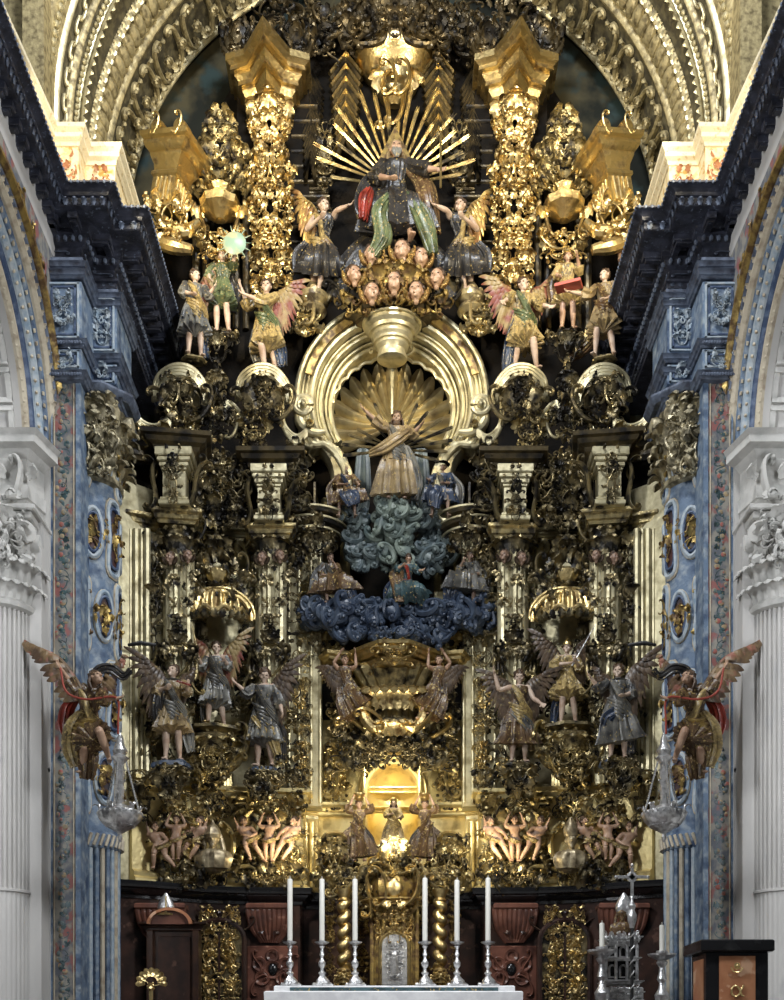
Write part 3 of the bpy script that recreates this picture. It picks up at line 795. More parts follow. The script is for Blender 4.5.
    for row,(zz,nn,sz) in enumerate(((8.15,15,.5),(8.5,15,.55))):
        for i in range(nn):
            a = PI+PI*(i+.5*(row%2))/(nn-1)*1.0
            m.add(LEAF[0], mtx((x_+.58*math.cos(a), y_+.58*math.sin(a), zz), rz=a+PI/2, s=sz))
    for i in range(14):
        a = PI+PI*i/13; m.add(ball(.07,.07,.09,8,6), mtx((x_+.64*math.cos(a), y_+.64*math.sin(a), 9.0)))
    for (dx,dy) in ((.58,-.5),(-.58,-.5),(.0,-.72),(.62,0)):
        m.add(lathe([(.0,-.16),(.1,-.14),(.18,-.12),(.2,0),(.18,.12),(.1,.14),(0,.16)],16), mtx((x_+dx,y_+dy,9.3),ry=PI/2,rz=math.atan2(dy,dx)))
        m.add(CC[0], mtx((x_+dx,y_+dy-.05,9.35),rz=math.atan2(dy,dx)+PI/2,ry=PI/2,s=.5))
        m.add(LEAF[1], mtx((x_+dx*.9,y_+dy*.9,8.95),rz=math.atan2(dy,dx)+PI/2,s=.45))
    orn(m, x_+.05, 9.15, 1.2, .7, y_-.62, 26, 5, .12, (.25,.45), metres=True, kinds='lc')
    m.add(box(1.45,1.2,.16,.03), mtx((x_,y_+.05,9.6))); m.add(box(1.6,1.3,.1,.03), mtx((x_,y_+.05,9.73)))
    m.o('composite_capital', M['stone2'], pc)
    m = MB(s)
    ep = [(-.3,0),(0,0),(.02,.25),(.06,.27),(.06,.5),(.02,.52),(.02,1.0),(.14,1.12),(.3,1.16),(.3,1.3),(.36,1.38),(-.3,1.38)]
    m.add(sweep([(-7.95,-4.85),(-6.55,-4.85),(-6.42,-4.3)], [(a,b*.98) for a,b in ep], 'XY', 9.78))
    for i in range(3):
        xx = -6.75-.55*i; m.add(CC[1], mtx((xx,-5.0,10.3),ry=.2,s=(.7,1.3,.85))); m.add(LEAF[0], mtx((xx+.05,-5.05,10.15),ry=PI,s=.5)); m.add(ROS, mtx((xx+.02,-5.05,10.0),s=.4)); m.add(LEAF[2], mtx((xx+.25,-4.95,10.4),ry=1,s=.35))
    m.o('entablature_block', M['stone2'], pc)
    # flower-painted pilaster at the corner of the presbytery
    pl = T('painted_pilaster', 'tall narrow pilaster painted with garlands between the %s stone column and blue column' % side, 'pilaster', (-6.1,-3.8,.2), mir=s)
    m = MB(s); m.box(-6.3,-5.76,-4.2,-2.6,.2,12.9); m.o('flower_painted_shaft', M['flower'], pl, smooth=False)
    m = MB(s)
    m.box(-6.3,-6.27,-4.23,-4.19,.2,12.85,.01); m.box(-5.84,-5.75,-4.23,-2.7,.2,12.85,.01)
    m.o('blue_border', M['blue'], pl)
    m = MB(s)
    for (a,b) in ((-6.25,-6.23),(-5.89,-5.87)): m.box(a,b,-4.22,-4.19,.2,12.85,.005)
    m.o('cream_border', M['cream'], pl)
    r_ = random.Random(5)
    m = MB(s); m2_ = MB(s)
    for i in range(110):
        z_ = .4+12.3*i/110; x_ = -6.1+.07*math.sin(i*1.3)
        m.add(ball(r_.uniform(.03,.06),.012,.05,8,6), mtx((x_+r_.uniform(-.07,.07),-4.203,z_)))
        m2_.add(r_.choice(LEAF+CC), mtx((-6.06,-4.20,z_), ry=r_.uniform(-2,2), s=(.2,.03,.2)))
    m.o('painted_flower', M['flower2'], pl); m2_.o('painted_leaf', M['teal_robe_paint'], pl)
    # impost blocks above, blue framed panels
    ib = T('impost_block', 'stack of blue framed panels over the %s-hand pilaster and column' % side, 'impost', (-5.8,-3.9,12.9), mir=s)
    def panel(m1, m2, m3, x0, x1, z0, z1, y):
        m1.box(x0,x1,y,y+1.2,z0,z1,.02)
        w_ = .09
        for k,(e,mm) in enumerate(((.04,m2),(.1,m3))):
            for (a,b,c,d) in ((x0+e,x1-e,z0+e,z0+e+.035),(x0+e,x1-e,z1-e-.035,z1-e),(x0+e,x0+e+.035,z0+e,z1-e),(x1-e-.035,x1-e,z0+e,z1-e)):
                mm.box(a,b,y-.03+.01*k,y,c,d,.008)
    m1, m2, m3, m4 = MB(s), MB(s), MB(s), MB(s)
    for (a,b,c,d,y,sd) in ((-6.36,-5.7,13.2,14.3,-4.35,1),(-5.82,-5.26,13.5,14.6,-3.5,2),(-6.36,-5.7,12.66,13.06,-4.35,3),(-5.82,-5.26,12.9,13.3,-3.5,4)):
        panel(m1,m2,m3,a,b,c,d,y)
        m4 = MB(s); orn(m4,(a+b)/2,(c+d)/2,(b-a)*.4,(d-c)*.55,y-.02,14 if d-c > .6 else 6,sd,.03,(.12,.24),metres=True); m4.o('grotesque_relief', M['bluel'], ib)
    m1.o('blue_panel', M['blue'], ib); m2.o('pale_frame', M['bluel'], ib); m3.o('dark_frame', M['blued'], ib)
    m = MB(s)
    pth = [(-6.9,-4.33),(-5.69,-4.33),(-5.69,-3.48),(-5.24,-3.48),(-5.24,-2.2)]
    tp = [(-.2,0),(.01,0),(.03,.04),(.06,.05),(.08,.1),(.11,.12),(-.2,.12)]
    for z_ in (13.08,12.5,14.35,14.5): m.add(sweep(pth, tp, 'XY', z_))
    m.add(sweep(pth, [(-.2,0),(0,0),(0,.15),(-.2,.15)], 'XY', 14.6)); m.add(sweep([(-5.69,-3.48),(-5.24,-3.48),(-5.24,-2.2)], tp, 'XY', 13.34))
    for z_ in (13.14,12.56):
        for i in range(13): m.add(ball(.03,.03,.035,6,5), mtx((-6.3+i*.05,-4.44,z_-.02)))
    m.o('string_moulding', M['cornl'], ib)
    # great cornice
    co = T('trim_3' if s > 0 else 'trim_4', 'great blackened blue cornice breaking forward over the %s-hand column' % side, 'cornice', (-6,-4,14.7), mir=s); co['kind'] = 'structure'
    o_ = .84
    face = [(-5.82-o_,-14.0),(-5.82-o_,-3.96),(-5.82-o_+.0,-3.96),(-4.97-o_+.0,-3.96),(-4.97-o_,-3.36),(-4.51-o_,-3.36),(-4.51-o_,1.2)]
    face = [(-6.66,-14.0),(-6.66,-3.96),(-5.82,-3.96),(-5.82,-3.36),(-5.35,-3.36),(-5.35,1.2)]
    m = MB(s); m.add(sweep(face, CORNP, 'XY', ZC)); m.o('cornice_moulding', M['corn'], co)
    def along(pth, step, fn):
        for i in range(len(pth)-1):
            a, b = Vector((*pth[i],0)), Vector((*pth[i+1],0)); L = (b-a).length; n = max(1,int(L/step)); d = (b-a).normalized(); nn = Vector((d.y,-d.x,0))
            for k in range(n):
                p = a+d*(L*(k+.5)/n); fn(p, math.atan2(d.y,d.x), nn)
    def off(pth, o):
        p = np.array(pth,float); out = []
        for i in range(len(p)):
            a = p[i]-p[i-1] if i else p[1]-p[0]; b = p[i+1]-p[i] if i < len(p)-1 else a
            na = np.array([a[1],-a[0]])/np.hypot(*a); nb = np.array([b[1],-b[0]])/np.hypot(*b); q = na+nb
            out.append(tuple(p[i]+q*2/np.dot(q,q)*o))
        return out
    m = MB(s); along(off(face,.66), .16, lambda p,a,nn: m.add(LEAF[0], mtx((p.x,p.y,ZC-.3), rz=a, s=(.2,.12,.2)))); along(off(face,.83), .11, lambda p,a,nn: m.add(ball(.03,.03,.035,6,5), mtx((p.x,p.y,ZC-.015))))
    along(off(face,.1), .14, lambda p,a,nn: m.add(ball(.04,.05,.06,6,5), mtx((p.x+nn.x*.04,p.y+nn.y*.04,ZC-.53)))); along(off(face,.05), .12, lambda p,a,nn: m.add(LEAF[2], mtx((p.x,p.y,ZC-1.0), rz=a, s=(.14,.08,.14))))
    m.o('egg_and_dart', M['cornl'], co)
    m = MB(s); along(off(face,.2), .34, lambda p,a,nn: [m.add(box(.17,.36,.12,.01), mtx((p.x+nn.x*.16,p.y+nn.y*.16,ZC-.38), rz=a)), m.add(box(.12,.3,.05,.01), mtx((p.x+nn.x*.14,p.y+nn.y*.14,ZC-.46), rz=a))]); m.o('modillion', M['corn'], co)
    m = MB(s); along(off(face,.04), .42, lambda p,a,nn: m.add(SS[0], mtx((p.x+nn.x*.02,p.y+nn.y*.02,ZC-.72), rz=a, ry=PI/2, s=(.2,.2,.36)))); m.o('frieze_scroll', M['cornl'], co)
    # lit stucco plinth standing on the cornice
    lp = T('stucco_plinth', 'bright lit cream plinth with orange ornament on top of the %s cornice' % side, 'plinth', (-5.9,-3.8,ZC), mir=s)
    pth = [(-6.75,-9),(-6.45,-3.95),(-5.9,-3.95),(-5.82,-3.5),(-5.35,-3.5),(-5.2,-1.2)]
    pth = [(-6.75,-9),(-6.35,-4.0),(-5.85,-4.0),(-5.85,-3.55),(-5.28,-3.55),(-5.28,-1.0)]
    m = MB(s); m.add(sweep(pth, [(-.3,0),(0,0),(0,1.25),(-.3,1.25)], 'XY', ZC)); m.o('plinth_die', M['white'], lp)
    m = MB(s); m.add(sweep(pth, [(-.3,1.25),(.02,1.25),(.04,1.32),(.1,1.36),(.1,1.44),(.16,1.5),(.16,1.58),(-.3,1.58)], 'XY', ZC)); m.add(sweep(pth, [(-.3,0),(.08,0),(.08,.3),(.03,.36),(-.3,.36)], 'XY', ZC))
    along(off(pth,.12), .13, lambda p,a,nn: m.add(ball(.035,.035,.04,6,5), mtx((p.x,p.y,ZC+1.53)))); m.o('plinth_moulding', M['cream2'], lp)
    m = MB(s); orn(m,-6.1,ZC+.8,.4,.7,-4.02,8,3,.02,(.12,.2),metres=True); orn(m,-5.55,ZC+.8,.4,.7,-3.57,8,4,.02,(.12,.2),metres=True); m.o('orange_ornament', M['peach'], lp)
    # upper pilaster rising from the plinth
    m = MB(s); m.box(-6.9,-6.5,-4.0,-3.4,ZC+1.58,26.4); struct(m.o('trim_5' if s > 0 else 'trim_6', M['ring'], smooth=False), 'pale gilt upper pilaster at the %s end of the vault arch' % side, 'pilaster')
    # blue column
    bx, by = -5.9, -3.1; br = .56
    bc = T('painted_column', 'blue painted column with gilded strapwork panels on the %s-hand side' % side, 'column', (bx,by,.2), mir=s)
    m = MB(s); m.add(lathe([(br,4.3),(br,11.1)],48), mtx((bx,by,0))); m.o('blue_shaft', M['blue'], bc)
    # lower shaft: alternating fluted stripes
    A = [MB(s) for _ in range(3)]
    for i in range(30):
        a = 2*PI*i/30
        A[(0,1,2,1,0,2)[i%6]].add(tube([(bx+(br-.005)*math.cos(a),by+(br-.005)*math.sin(a),.2),(bx+(br-.005)*math.cos(a),by+(br-.005)*math.sin(a),4.05)], .046, 8))
    core = MB(s); core.add(lathe([(br-.03,.2),(br-.03,4.1)],40), mtx((bx,by,0))); core.o('shaft_core', M['blued'], bc)
    for q,mm in zip(A,('bluel','blue','cream')): q.o('painted_reeding', M[mm], bc)
    m = MB(s); m.add(lathe([(br,4.02),(br+.05,4.05),(br+.07,4.12),(br+.07,4.24),(br+.05,4.32),(br,4.36)],48), mtx((bx,by,0))); m.o('ring_moulding', M['blue'], bc)
    m = MB(s)
    for i in range(34):
        a = 2*PI*i/34; m.add(tube([(bx+(br+.08)*math.cos(a-.06),by+(br+.08)*math.sin(a-.06),4.08),(bx+(br+.09)*math.cos(a+.06),by+(br+.09)*math.sin(a+.06),4.3)], .03, 6))
    m.o('rope_band', M['cream'], bc)
    # strapwork mapped round the column
    def cyl(th, z, o=0.0): return (bx+(br+o)*math.cos(th), by+(br+o)*math.sin(th), z)
    frames = []
    z_ = 4.6; k = 0
    F1, F2, F3 = MB(s), MB(s), MB(s); bg = MB(s); PG = MB(s)
    while z_ < 10.9:
        h = 1.55
        for j in range(8):
            th = j*PI/4+(PI/8 if k%2 else 0)-PI/2
            zc = z_+h/2; w_ = .37
            kind = (k+j)%2
            if kind == 0: shp = [(w_*math.copysign(abs(math.cos(t))**.6,math.cos(t))*(.55+.45*abs(math.sin(t*1.0))), h*.46*math.copysign(abs(math.sin(t))**.8,math.sin(t))) for t in np.linspace(0,2*PI,25)[:-1]]
            else: shp = [(w_*.8*math.cos(t), h*.3*math.sin(t)) for t in np.linspace(0,2*PI,25)[:-1]]
            for (sc_,mbx,r_,oo) in ((1.0,F1,.05,.02),(.8,F2,.03,.04),(1.18,F3,.03,.01)):
                pts = [cyl(th+x*sc_,zc+zz*(sc_ if sc_ < 1.1 else 1.06),oo) for x,zz in shp]+[cyl(th+shp[0][0]*sc_,zc+shp[0][1],oo)]
                mbx.add(tube(pts, r_, 6, up=(0,0,1), cap=False))
            pg = [cyl(th+x*.85,zc+zz*.85,.014) for x,zz in shp]; n2_ = len(pg)//2; PG.add((pg, [(i,i+1,len(pg)-2-i,len(pg)-1-i) for i in range(n2_-1)]))
            for q in range(12):
                rr = random.Random(k*31+j*7+q); u = rr.uniform(-.2,.2); vv = rr.uniform(-.34,.34)*h*(.8 if kind == 0 else .5)
                bg.add(rr.choice(LEAF+CC+SS), mtx(cyl(th+u,zc+vv,.045), rz=th+u+PI/2, ry=rr.uniform(-3,3), s=(rr.uniform(.22,.34),.16,rr.uniform(.22,.34))))
        z_ += h; k += 1
    PG.o('panel_ground', M['pground'], bc); F1.o('strapwork_moulding', M['bluel'], bc); F2.o('inner_moulding', M['blued'], bc); F3.o('outer_moulding', M['cream'], bc); bg.o('gilded_panel_relief', M['estof'], bc)
    m = MB(s); m.add(lathe([(br+.01,11.02),(br+.1,11.06),(br+.1,11.16),(br+.02,11.22),(br-.02,12.0),(br+.15,12.5),(br+.12,12.62)],40), mtx((bx,by,0)))
    for row,(zz,nn,sz) in enumerate(((11.15,16,.62),(11.5,16,.66),(11.85,16,.6))):
        for i in range(nn):
            a = 2*PI*(i+.5*(row%2))/nn
            m.add(LEAF[row%2], mtx((bx+(br+.02+.04*row)*math.cos(a), by+(br+.02+.04*row)*math.sin(a), zz), rz=a+PI/2, s=sz))
    for a in (-PI/4,-PI/2,-PI*.75,0.0):
        m.add(lathe([(.0,-.14),(.1,-.12),(.17,-.1),(.19,0),(.17,.1),(.1,.12),(0,.14)],16), mtx((bx+.76*math.cos(a),by+.76*math.sin(a),12.3),ry=PI/2,rz=a))
        m.add(SS[0], mtx((bx+.7*math.cos(a),by+.7*math.sin(a),12.1),rz=a+PI/2,s=.7))
    orn(m, bx+.1, 11.8, 1.0, 1.3, by-.62, 60, 3, .15, (.25,.45), metres=True, kinds='lc')
    m.o('composite_capital', M['capital'], bc)
    m = MB(s); m.add(lathe([(.8,12.6),(.86,12.64),(.9,12.7),(.9,12.74)],8,a0=PI/8,a1=2*PI+PI/8), mtx((bx+.1,by,0))); m.o('abacus', M['cornl'], bc)
# ------------------------------------------------------------------ the altarpiece, built as units that lock together
def pp(px, Y): return (X(px,Y), Y)
MOLD = [(-.2,0),(0,0),(.03,.03),(.03,.07),(.07,.09),(.1,.14),(.16,.16),(.2,.2),(.2,.25),(-.2,.25)]
def sm(prof, a, b): return [(x*a, y*b) for x, y in prof]
def moldbox(m, cx, cy, z, w, d, prof, h=None):
    """square block ringed by a moulding"""
    p = [(cx-w/2,cy-d/2),(cx+w/2,cy-d/2),(cx+w/2,cy+d/2),(cx-w/2,cy+d/2)]
    m.add(sweep(p, prof, 'XY', z, closed=True))
    if h: m.box(cx-w/2,cx+w/2,cy-d/2,cy+d/2,z,z+h)
def garland(m, p0, p1, sag, n, s, seed=0):
    r = random.Random(seed); p0, p1 = Vector(p0), Vector(p1)
    for i in range(n):
        t = (i+.5)/n; p = p0.lerp(p1,t); p.z -= sag*math.sin(PI*t)
        m.add(r.choice(LEAF), mtx(p, ry=r.uniform(-PI,PI), rx=r.uniform(-.4,.4), s=s*r.uniform(.7,1.2)))
PLAN = [pp(112,-2.3),pp(150,-1.75),pp(205,-.75),pp(250,-.45),pp(300,-.35),pp(303,.1),pp(318,.2)]
for s in (1,-1):
    side = 'left' if s > 0 else 'right'
    # ---- marble plinth with doors
    pm = T('marble_plinth', 'dark marble plinth with red carved brackets under the gilded predella on the %s' % side, 'plinth', (-4,-1,.2), mir=s)
    pl = [pp(100,-2.3),pp(150,-1.95),pp(200,-1.35),pp(250,-1.1),pp(300,-1.05),pp(304,-.35),pp(345,-.3)]
    m = MB(s); m.add(sweep(pl, [(-.5,0),(0,0),(0,3.15),(-.5,3.15)], 'XY', .2)); m.o('marble_wall', M['dmarb'], pm, smooth=False)
    m = MB(s); m.add(sweep(pl, [(-.4,0),(.04,0),(.06,.06),(.14,.1),(.2,.18),(.26,.2),(.28,.27),(.28,.33),(-.4,.33)], 'XY', 3.3)); m.o('black_cornice', M['lblack'], pm)
    for (px,Y,w) in ((270,-1.1,44),(163,-1.95,50)):
        m = MB(s); W = w/S(Y); c = X(px,Y)
        for i in range(9):
            x0 = c+W*(i-4)/9
            m.add(tube([(x0*.4+c*.6,Y-.02,Z(942,Y)),(x0*.85+c*.15,Y-.14,Z(930,Y)),(x0,Y-.24,Z(914,Y)),(x0,Y-.26,Z(909,Y))],[.05,.06,.075,.05],8,k=3))
        m.box(c-W/2,c+W/2,Y-.35,Y+.1,Z(911,Y),Z(905,Y),.03); m.o('gadrooned_bracket', M['red'], pm)
        m = MB(s)
        for q in (1,-1): m.add(CC[0], mtx((c+q*W*.3,Y-.1,Z(930,Y)),ry=q*1.2,s=.4)); m.add(LEAF[0], mtx((c+q*W*.12,Y-.05,Z(942,Y)),ry=q*.3,s=.4))
        m.o('carved_leafwork', M['dmarb'], pm)
    Y = -1.12; m = MB(s); m.box(X(248,Y),X(298,Y),Y-.06,Y+.1,Z(1005,Y),Z(946,Y),.02); m.o('red_panel', M['red'], pm, smooth=False)
    m = MB(s)
    for (dx,dz,r) in ((0,.0,.16),(-.28,.12,.11),(.28,.12,.11),(-.22,-.18,.12),(.22,-.18,.12),(0,.3,.1)):
        m.add(sweep(arc(X(273,Y)+dx,Z(970,Y)+dz,r,0,360,20)[:-1], [(-.02,0),(-.02,.05),(.03,.07),(.05,.04),(.05,0)], 'XZ', Y-.05, closed=True))
    for q in (1,-1): m.add(CC[0], mtx((X(273,Y)+q*.3,Y-.1,Z(985,Y)),ry=q*2.6,s=.5)); m.add(SS[0], mtx((X(273,Y)+q*.33,Y-.1,Z(962,Y)),ry=q*.6,s=.45))
    m.o('carved_strapwork', M['red'], pm)
    m = MB(s)
    m.add(ball(.1,.06,.13,12,8), mtx((X(273,Y),Y-.08,Z(970,Y)))); m.o('black_boss', M['lblack'], pm)
    # gilded grille door
    dY = -1.42; dp = T('door_%d' % (1 if s > 0 else 2), 'arched gilded door of pierced scrollwork in the %s-hand marble plinth' % side, 'door', (X(220,dY),dY,.2), mir=s); dp['kind'] = 'structure'
    c, w, sp_ = X(220,dY), 45/S(dY), Z(941,dY)
    prof = [(c-w/2,.25),(c-w/2,sp_)]+[(x,z) for x,z in arc(c,sp_,w/2,180,0,16,rz=.38)][1:-1]+[(c+w/2,sp_),(c+w/2,.25)]
    m = MB(s); m.add(plate(prof, dY, .06)); m.o('door_leaf', M['darkg'], dp, smooth=False)
    m = MB(s); m.add(sweep(prof, [(-.0,0),(-.0,.12),(-.05,.14),(-.1,.1),(-.1,0)], 'XZ', dY)); m.add(box(.04,.1,2.3,.01), mtx((c,dY-.08,1.5))); m.o('door_frame', M['dmarb'], dp)
    m = MB(s)
    for k in range(9):
        z_ = .6+k*.28
        if z_ > sp_+.25: break
        for q in (1,-1):
            m.add(CC[k%3], mtx((c+q*.13,dY-.08,z_),ry=q*(.9 if k%2 else 2.3),s=.3)); m.add(SS[0], mtx((c+q*.32,dY-.08,z_+.08),ry=q*(.3 if k%2 else -.3),s=.34)); m.add(LEAF[0], mtx((c+q*.22,dY-.08,z_),ry=q*2,s=.2)); m.add(LEAF[3], mtx((c+q*.3,dY-.08,z_+.1),ry=-q,s=.2))
    orn(m, c, 2.0, w*.85, 2.4, dY-.07, 120, 4, .03, (.14,.24), metres=True)
    m.o('pierced_scrollwork', M['gold'], dp)
    m = MB(s)
    for q in (1,-1): m.add(CC[1], mtx((c+q*.55,dY-.02,Z(925,dY)),ry=q*.9,s=.45))
    m.add(LEAF[0], mtx((c,dY-.08,Z(920,dY)),s=.3)); m.o('door_crest', M['dmarb'], dp)
    # ---- gilded panelling: one tall surface behind the bay
    gp = T('gilded_panelling', 'tall gilded wall panelling behind the %s-hand archangels' % side, 'panelling', (-4,-.5,3.6), mir=s)
    m = MB(s); m.add(sweep(PLAN, [(-.15,0),(0,0),(0,8.2),(-.15,8.2)], 'XY', 3.6)); m.o('gilt_ground', M['pale'], gp, smooth=False)
    for (px0,px1,Y,a,b) in ((128,150,-2.0,530,785),(196,204,-.9,535,740),(246,254,-.62,535,740)):
        m = MB(s); x0,x1 = X(px0,Y),X(px1,Y); za,zb = Z(b,Y),Z(a,Y)
        for t in range(4):
            u = x0+(x1-x0)*(t+.5)/4; m.add(tube([(u,Y-.02,za),(u,Y-.02,zb)], (x1-x0)*(.16 if t%2 else .1), 8))
        m.box(x0,x1,Y,Y+.2,za,zb); m.o('reeded_strip', M['pale'], gp)
    # inner carved pilaster beside the centre
    ip = T('gilded_pilaster', 'narrow gilded pilaster with a carved strip beside the %s edge of the central niche' % side, 'pilaster', (X(302),-.3,3.6), mir=s)
    m = MB(s); Y = -.45
    m.box(X(288,Y),X(321,Y),Y,Y+.5,Z(806,Y),Z(530,Y)); m.o('pilaster_body', M['pale'], ip, smooth=False)
    m = MB(s)
    for px in (289,299,311,320): m.add(tube([(X(px,Y),Y-.01,Z(803,Y)),(X(px,Y),Y-.01,Z(532,Y))], .035, 8))
    m.o('edge_moulding', M['pale'], ip)
    m = MB(s); orn(m, 305, 670, 9, 264, Y-.04, 150, 3, .04, (.1,.2), kinds='lcs'); m.o('carved_strip', M['carve'], ip)
    m = MB(s)
    for z_ in (545,590,640): orn(m, 316, z_, 12, 26, Y-.1, 10, z_, .1, (.14,.26))
    m.o('leaf_drop', M['darkg'], ip)
    # ---- predella
    pr = T('gilded_predella', 'gilded predella zone with relief frames above the %s-hand marble plinth' % side, 'predella', (-4,-1.2,3.6), mir=s)
    q = [pp(132,-2.15),pp(160,-1.75),pp(205,-1.1),pp(222,-1.1),pp(250,-.95),pp(303,-.85),pp(306,-.2)]
    m = MB(s); m.add(sweep(q, [(-.3,0),(.16,0),(.16,.06),(.08,.12),(.1,.2),(.0,.26),(0,1.9),(.08,1.96),(.1,2.05),(.18,2.08),(.18,2.16),(-.3,2.16)], 'XY', 3.63)); m.o('predella_body', M['ygold'], pr)
    for (px,Y,w,sd) in ((176,-1.6,72,1),(268,-1.05,66,2)):
        m = MB(s); orn(m, px, 838, w, 88, Y, 95, sd, .3, (.2,.46), kinds='lccs'); m.o('scroll_relief', M['carve'], pr)
        m = MB(s); orn(m, px, 878, w*.8, 20, Y-.1, 22, sd+5, .25, (.25,.4), kinds='lc'); m.o('acanthus_pendant', M['darkg'], pr)
    m = MB(s); Y = -1.2; cx_, cz_ = X(213,Y), Z(845,Y)
    m.add(sweep([(cx_+.42*math.cos(t),cz_+.5*math.sin(t)) for t in np.linspace(0,2*PI,29)[:-1]], [(-.02,0),(-.02,.08),(.03,.12),(.08,.08),(.08,0)], 'XZ', Y, closed=True))
    for k in (1,-1):
        m.add(SS[0], mtx((cx_+k*.5,Y-.1,cz_-.5),ry=k*1.4,s=.8)); m.add(CC[0], mtx((cx_+k*.55,Y-.1,cz_+.45),ry=k*.6,s=.6))
        for t in range(3): m.add(tube([(cx_+k*(.3+.1*t),Y-.1,Z(792+6*t,Y)),(cx_+k*(.75-.03*t),Y-.05,Z(792+6*t,Y)),(cx_+k*(.8-.03*t),Y-.05,Z(810,Y))], .03, 6))
    m.o('medallion_frame', M['ygold'], pr)
    m = MB(s); orn(m, 213, 798, 30, 34, Y-.1, 30, 9, .3, (.18,.34), shape='up'); orn(m, 213, 872, 56, 22, Y-.05, 26, 10, .25, (.2,.4), kinds='lc'); m.o('medallion_crest', M['darkg'], pr)
    m = MB(s)
    for (a,b,c_,d_,Y) in ((195,232,775,790,-.95),(198,228,752,772,-.9)):
        for t in range(3): m.add(sweep([(X(a+t*3,Y),Z(d_,Y)),(X(a+t*3,Y),Z(c_+t*3,Y)),(X(b-t*3,Y),Z(c_+t*3,Y)),(X(b-t*3,Y),Z(d_,Y))], [(-.02,0),(-.02,.06),(.03,.08),(.03,0)], 'XZ', Y))
    m.o('stepped_frame', M['ygold'], pr)
    # ---- corbels that carry the archangels
    for (px,py,Y,w,h,who) in ((172,770,-2.3,38,34,'outer'),(214,731,-1.5,58,58,'middle'),(265,774,-1.7,38,32,'inner')):
        if s < 0: px, py = {172:(164+0,765),214:(216,729),265:(266,767)}[px]
        cb = T('carved_corbel', 'dark gilded leafy corbel under the %s archangel of the %s-hand group' % (who, side), 'corbel', tuple(P(px,py,Y)), 'corbels under the archangels', mir=s)
        k = 1/S(Y); m = MB(s)
        m.add(lathe([(.04,-h*k),(w*.12*k,-h*.85*k),(w*.2*k,-h*.55*k),(w*.38*k,-h*.3*k),(w*.42*k,-h*.14*k),(w*.36*k,-h*.1*k),(w*.5*k,-h*.05*k),(w*.5*k,0),(0,0)], 24, 8, .05), mtx(P(px,py,Y))); m.o('corbel_body', M['darkg'], cb)
        m = MB(s)
        orn(m, px, py+h*.45, w*1.0, h*.9, Y-.12, int(w*h/40)+10, int(px), .35, (.16,.34), shape='down', kinds='lcs')
        for i in range(9): a = PI+PI*i/8; m.add(LEAF[0], mtx(P(px,py,Y)+Vector((w*.36*k*math.cos(a),w*.36*k*math.sin(a),-h*.45*k)), rz=a+PI/2, s=h*.42*k))
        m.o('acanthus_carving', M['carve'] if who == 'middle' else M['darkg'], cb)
        if who == 'middle':
            for q_ in (1,-1):
                m = MB(s); b0 = P(px,py,Y); W = w*k
                m.add(CC[1], mtx(b0+Vector((q_*.42*W,-.25,-.42)),ry=q_*.35 if q_ > 0 else PI-.35,s=(1.0,1.4,1.0))); m.add(SS[0], mtx(b0+Vector((q_*.3*W,-.3,-.85)),ry=q_*.5,s=(.8,1.2,.8)))
                for t in range(4): m.add(LEAF[t%3], mtx(b0+Vector((q_*(.5-.12*t)*W,-.3,-.25-.24*t)),ry=q_*(1.6+.3*t),s=.4))
                m.o('volute_arm', M['carve'], cb)
    # ---- estipite columns
    for (px,Y,who) in ((179,-1.65,'outer'),(271,-1.0,'inner')):
        k = 1/S(Y); cx_ = X(px,Y)
        ec = T('estipite_column', 'gilded tapering column with dark leafy capital, %s one of the %s-hand bay' % (who, side), 'column', (cx_,Y,Z(785,Y)), 'tapering columns between the archangels', mir=s)
        m = MB(s); m.add(lathe([(10*k,Z(785,Y)),(12*k,Z(740,Y)),(14*k,Z(690,Y)),(15*k,Z(650,Y)),(15*k,Z(590,Y)),(14*k,Z(520,Y))], 72, 18, .05), mtx((cx_,Y,0))); m.o('fluted_shaft', M['pale'], ec)
        m = MB(s)
        m.add(lathe([(.3,Z(560,Y)),(.33,Z(556,Y)),(.28,Z(550,Y)),(.3,Z(535,Y)),(.42,Z(524,Y)),(.46,Z(520,Y)),(.46,Z(517,Y)),(0,Z(517,Y))], 28, 7, .05), mtx((cx_,Y,0)))
        for row in range(3):
            for i in range(10):
                a = PI*.9+PI*1.2*(i+.5*(row%2))/9; m.add(LEAF[row%3], mtx((cx_+.32*math.cos(a),Y+.32*math.sin(a),Z(556-row*10,Y)), rz=a+PI/2, s=.42))
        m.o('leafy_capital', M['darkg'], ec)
        m = MB(s)
        for q_ in (1,-1):
            m.add(CC[0], mtx((cx_+q_*.4,Y-.15,Z(535,Y)),ry=q_*.5,s=.6)); garland(m,(cx_-q_*.32,Y-.36,Z(562,Y)),(cx_+q_*.3,Y-.34,Z(602,Y)),.05,10,.2,3); garland(m,(cx_+q_*.4,Y-.2,Z(560,Y)),(cx_+q_*.34,Y-.25,Z(612,Y)),.0,9,.24,5)
        orn(m, px, 612, 17, 24, Y-.34, 10, 3, .1, (.16,.26), shape='down'); orn(m, px, 640, 10, 22, Y-.34, 8, 4, .1, (.14,.22), shape='down')
        m.o('crossed_garland', M['darkg'], ec)
        # scrolled aureole behind the statue head
        m = MB(s); az = Z(672,Y)
        for r_,t_ in ((.47,.05),(.38,.04),(.29,.03)): m.add(tube([(cx_+r_*math.cos(math.radians(a))*.9,Y-.32,az+r_*math.sin(math.radians(a))*1.15) for a in range(-30,211,12)], t_, 8, up=(0,-1,0)))
        for q_ in (1,-1): m.add(CC[1], mtx((cx_+q_*.42,Y-.36,az-.35),ry=q_*2.7,s=.5)); m.add(SS[0], mtx((cx_+q_*.2,Y-.36,az-.05),ry=q_*.6,s=.5))
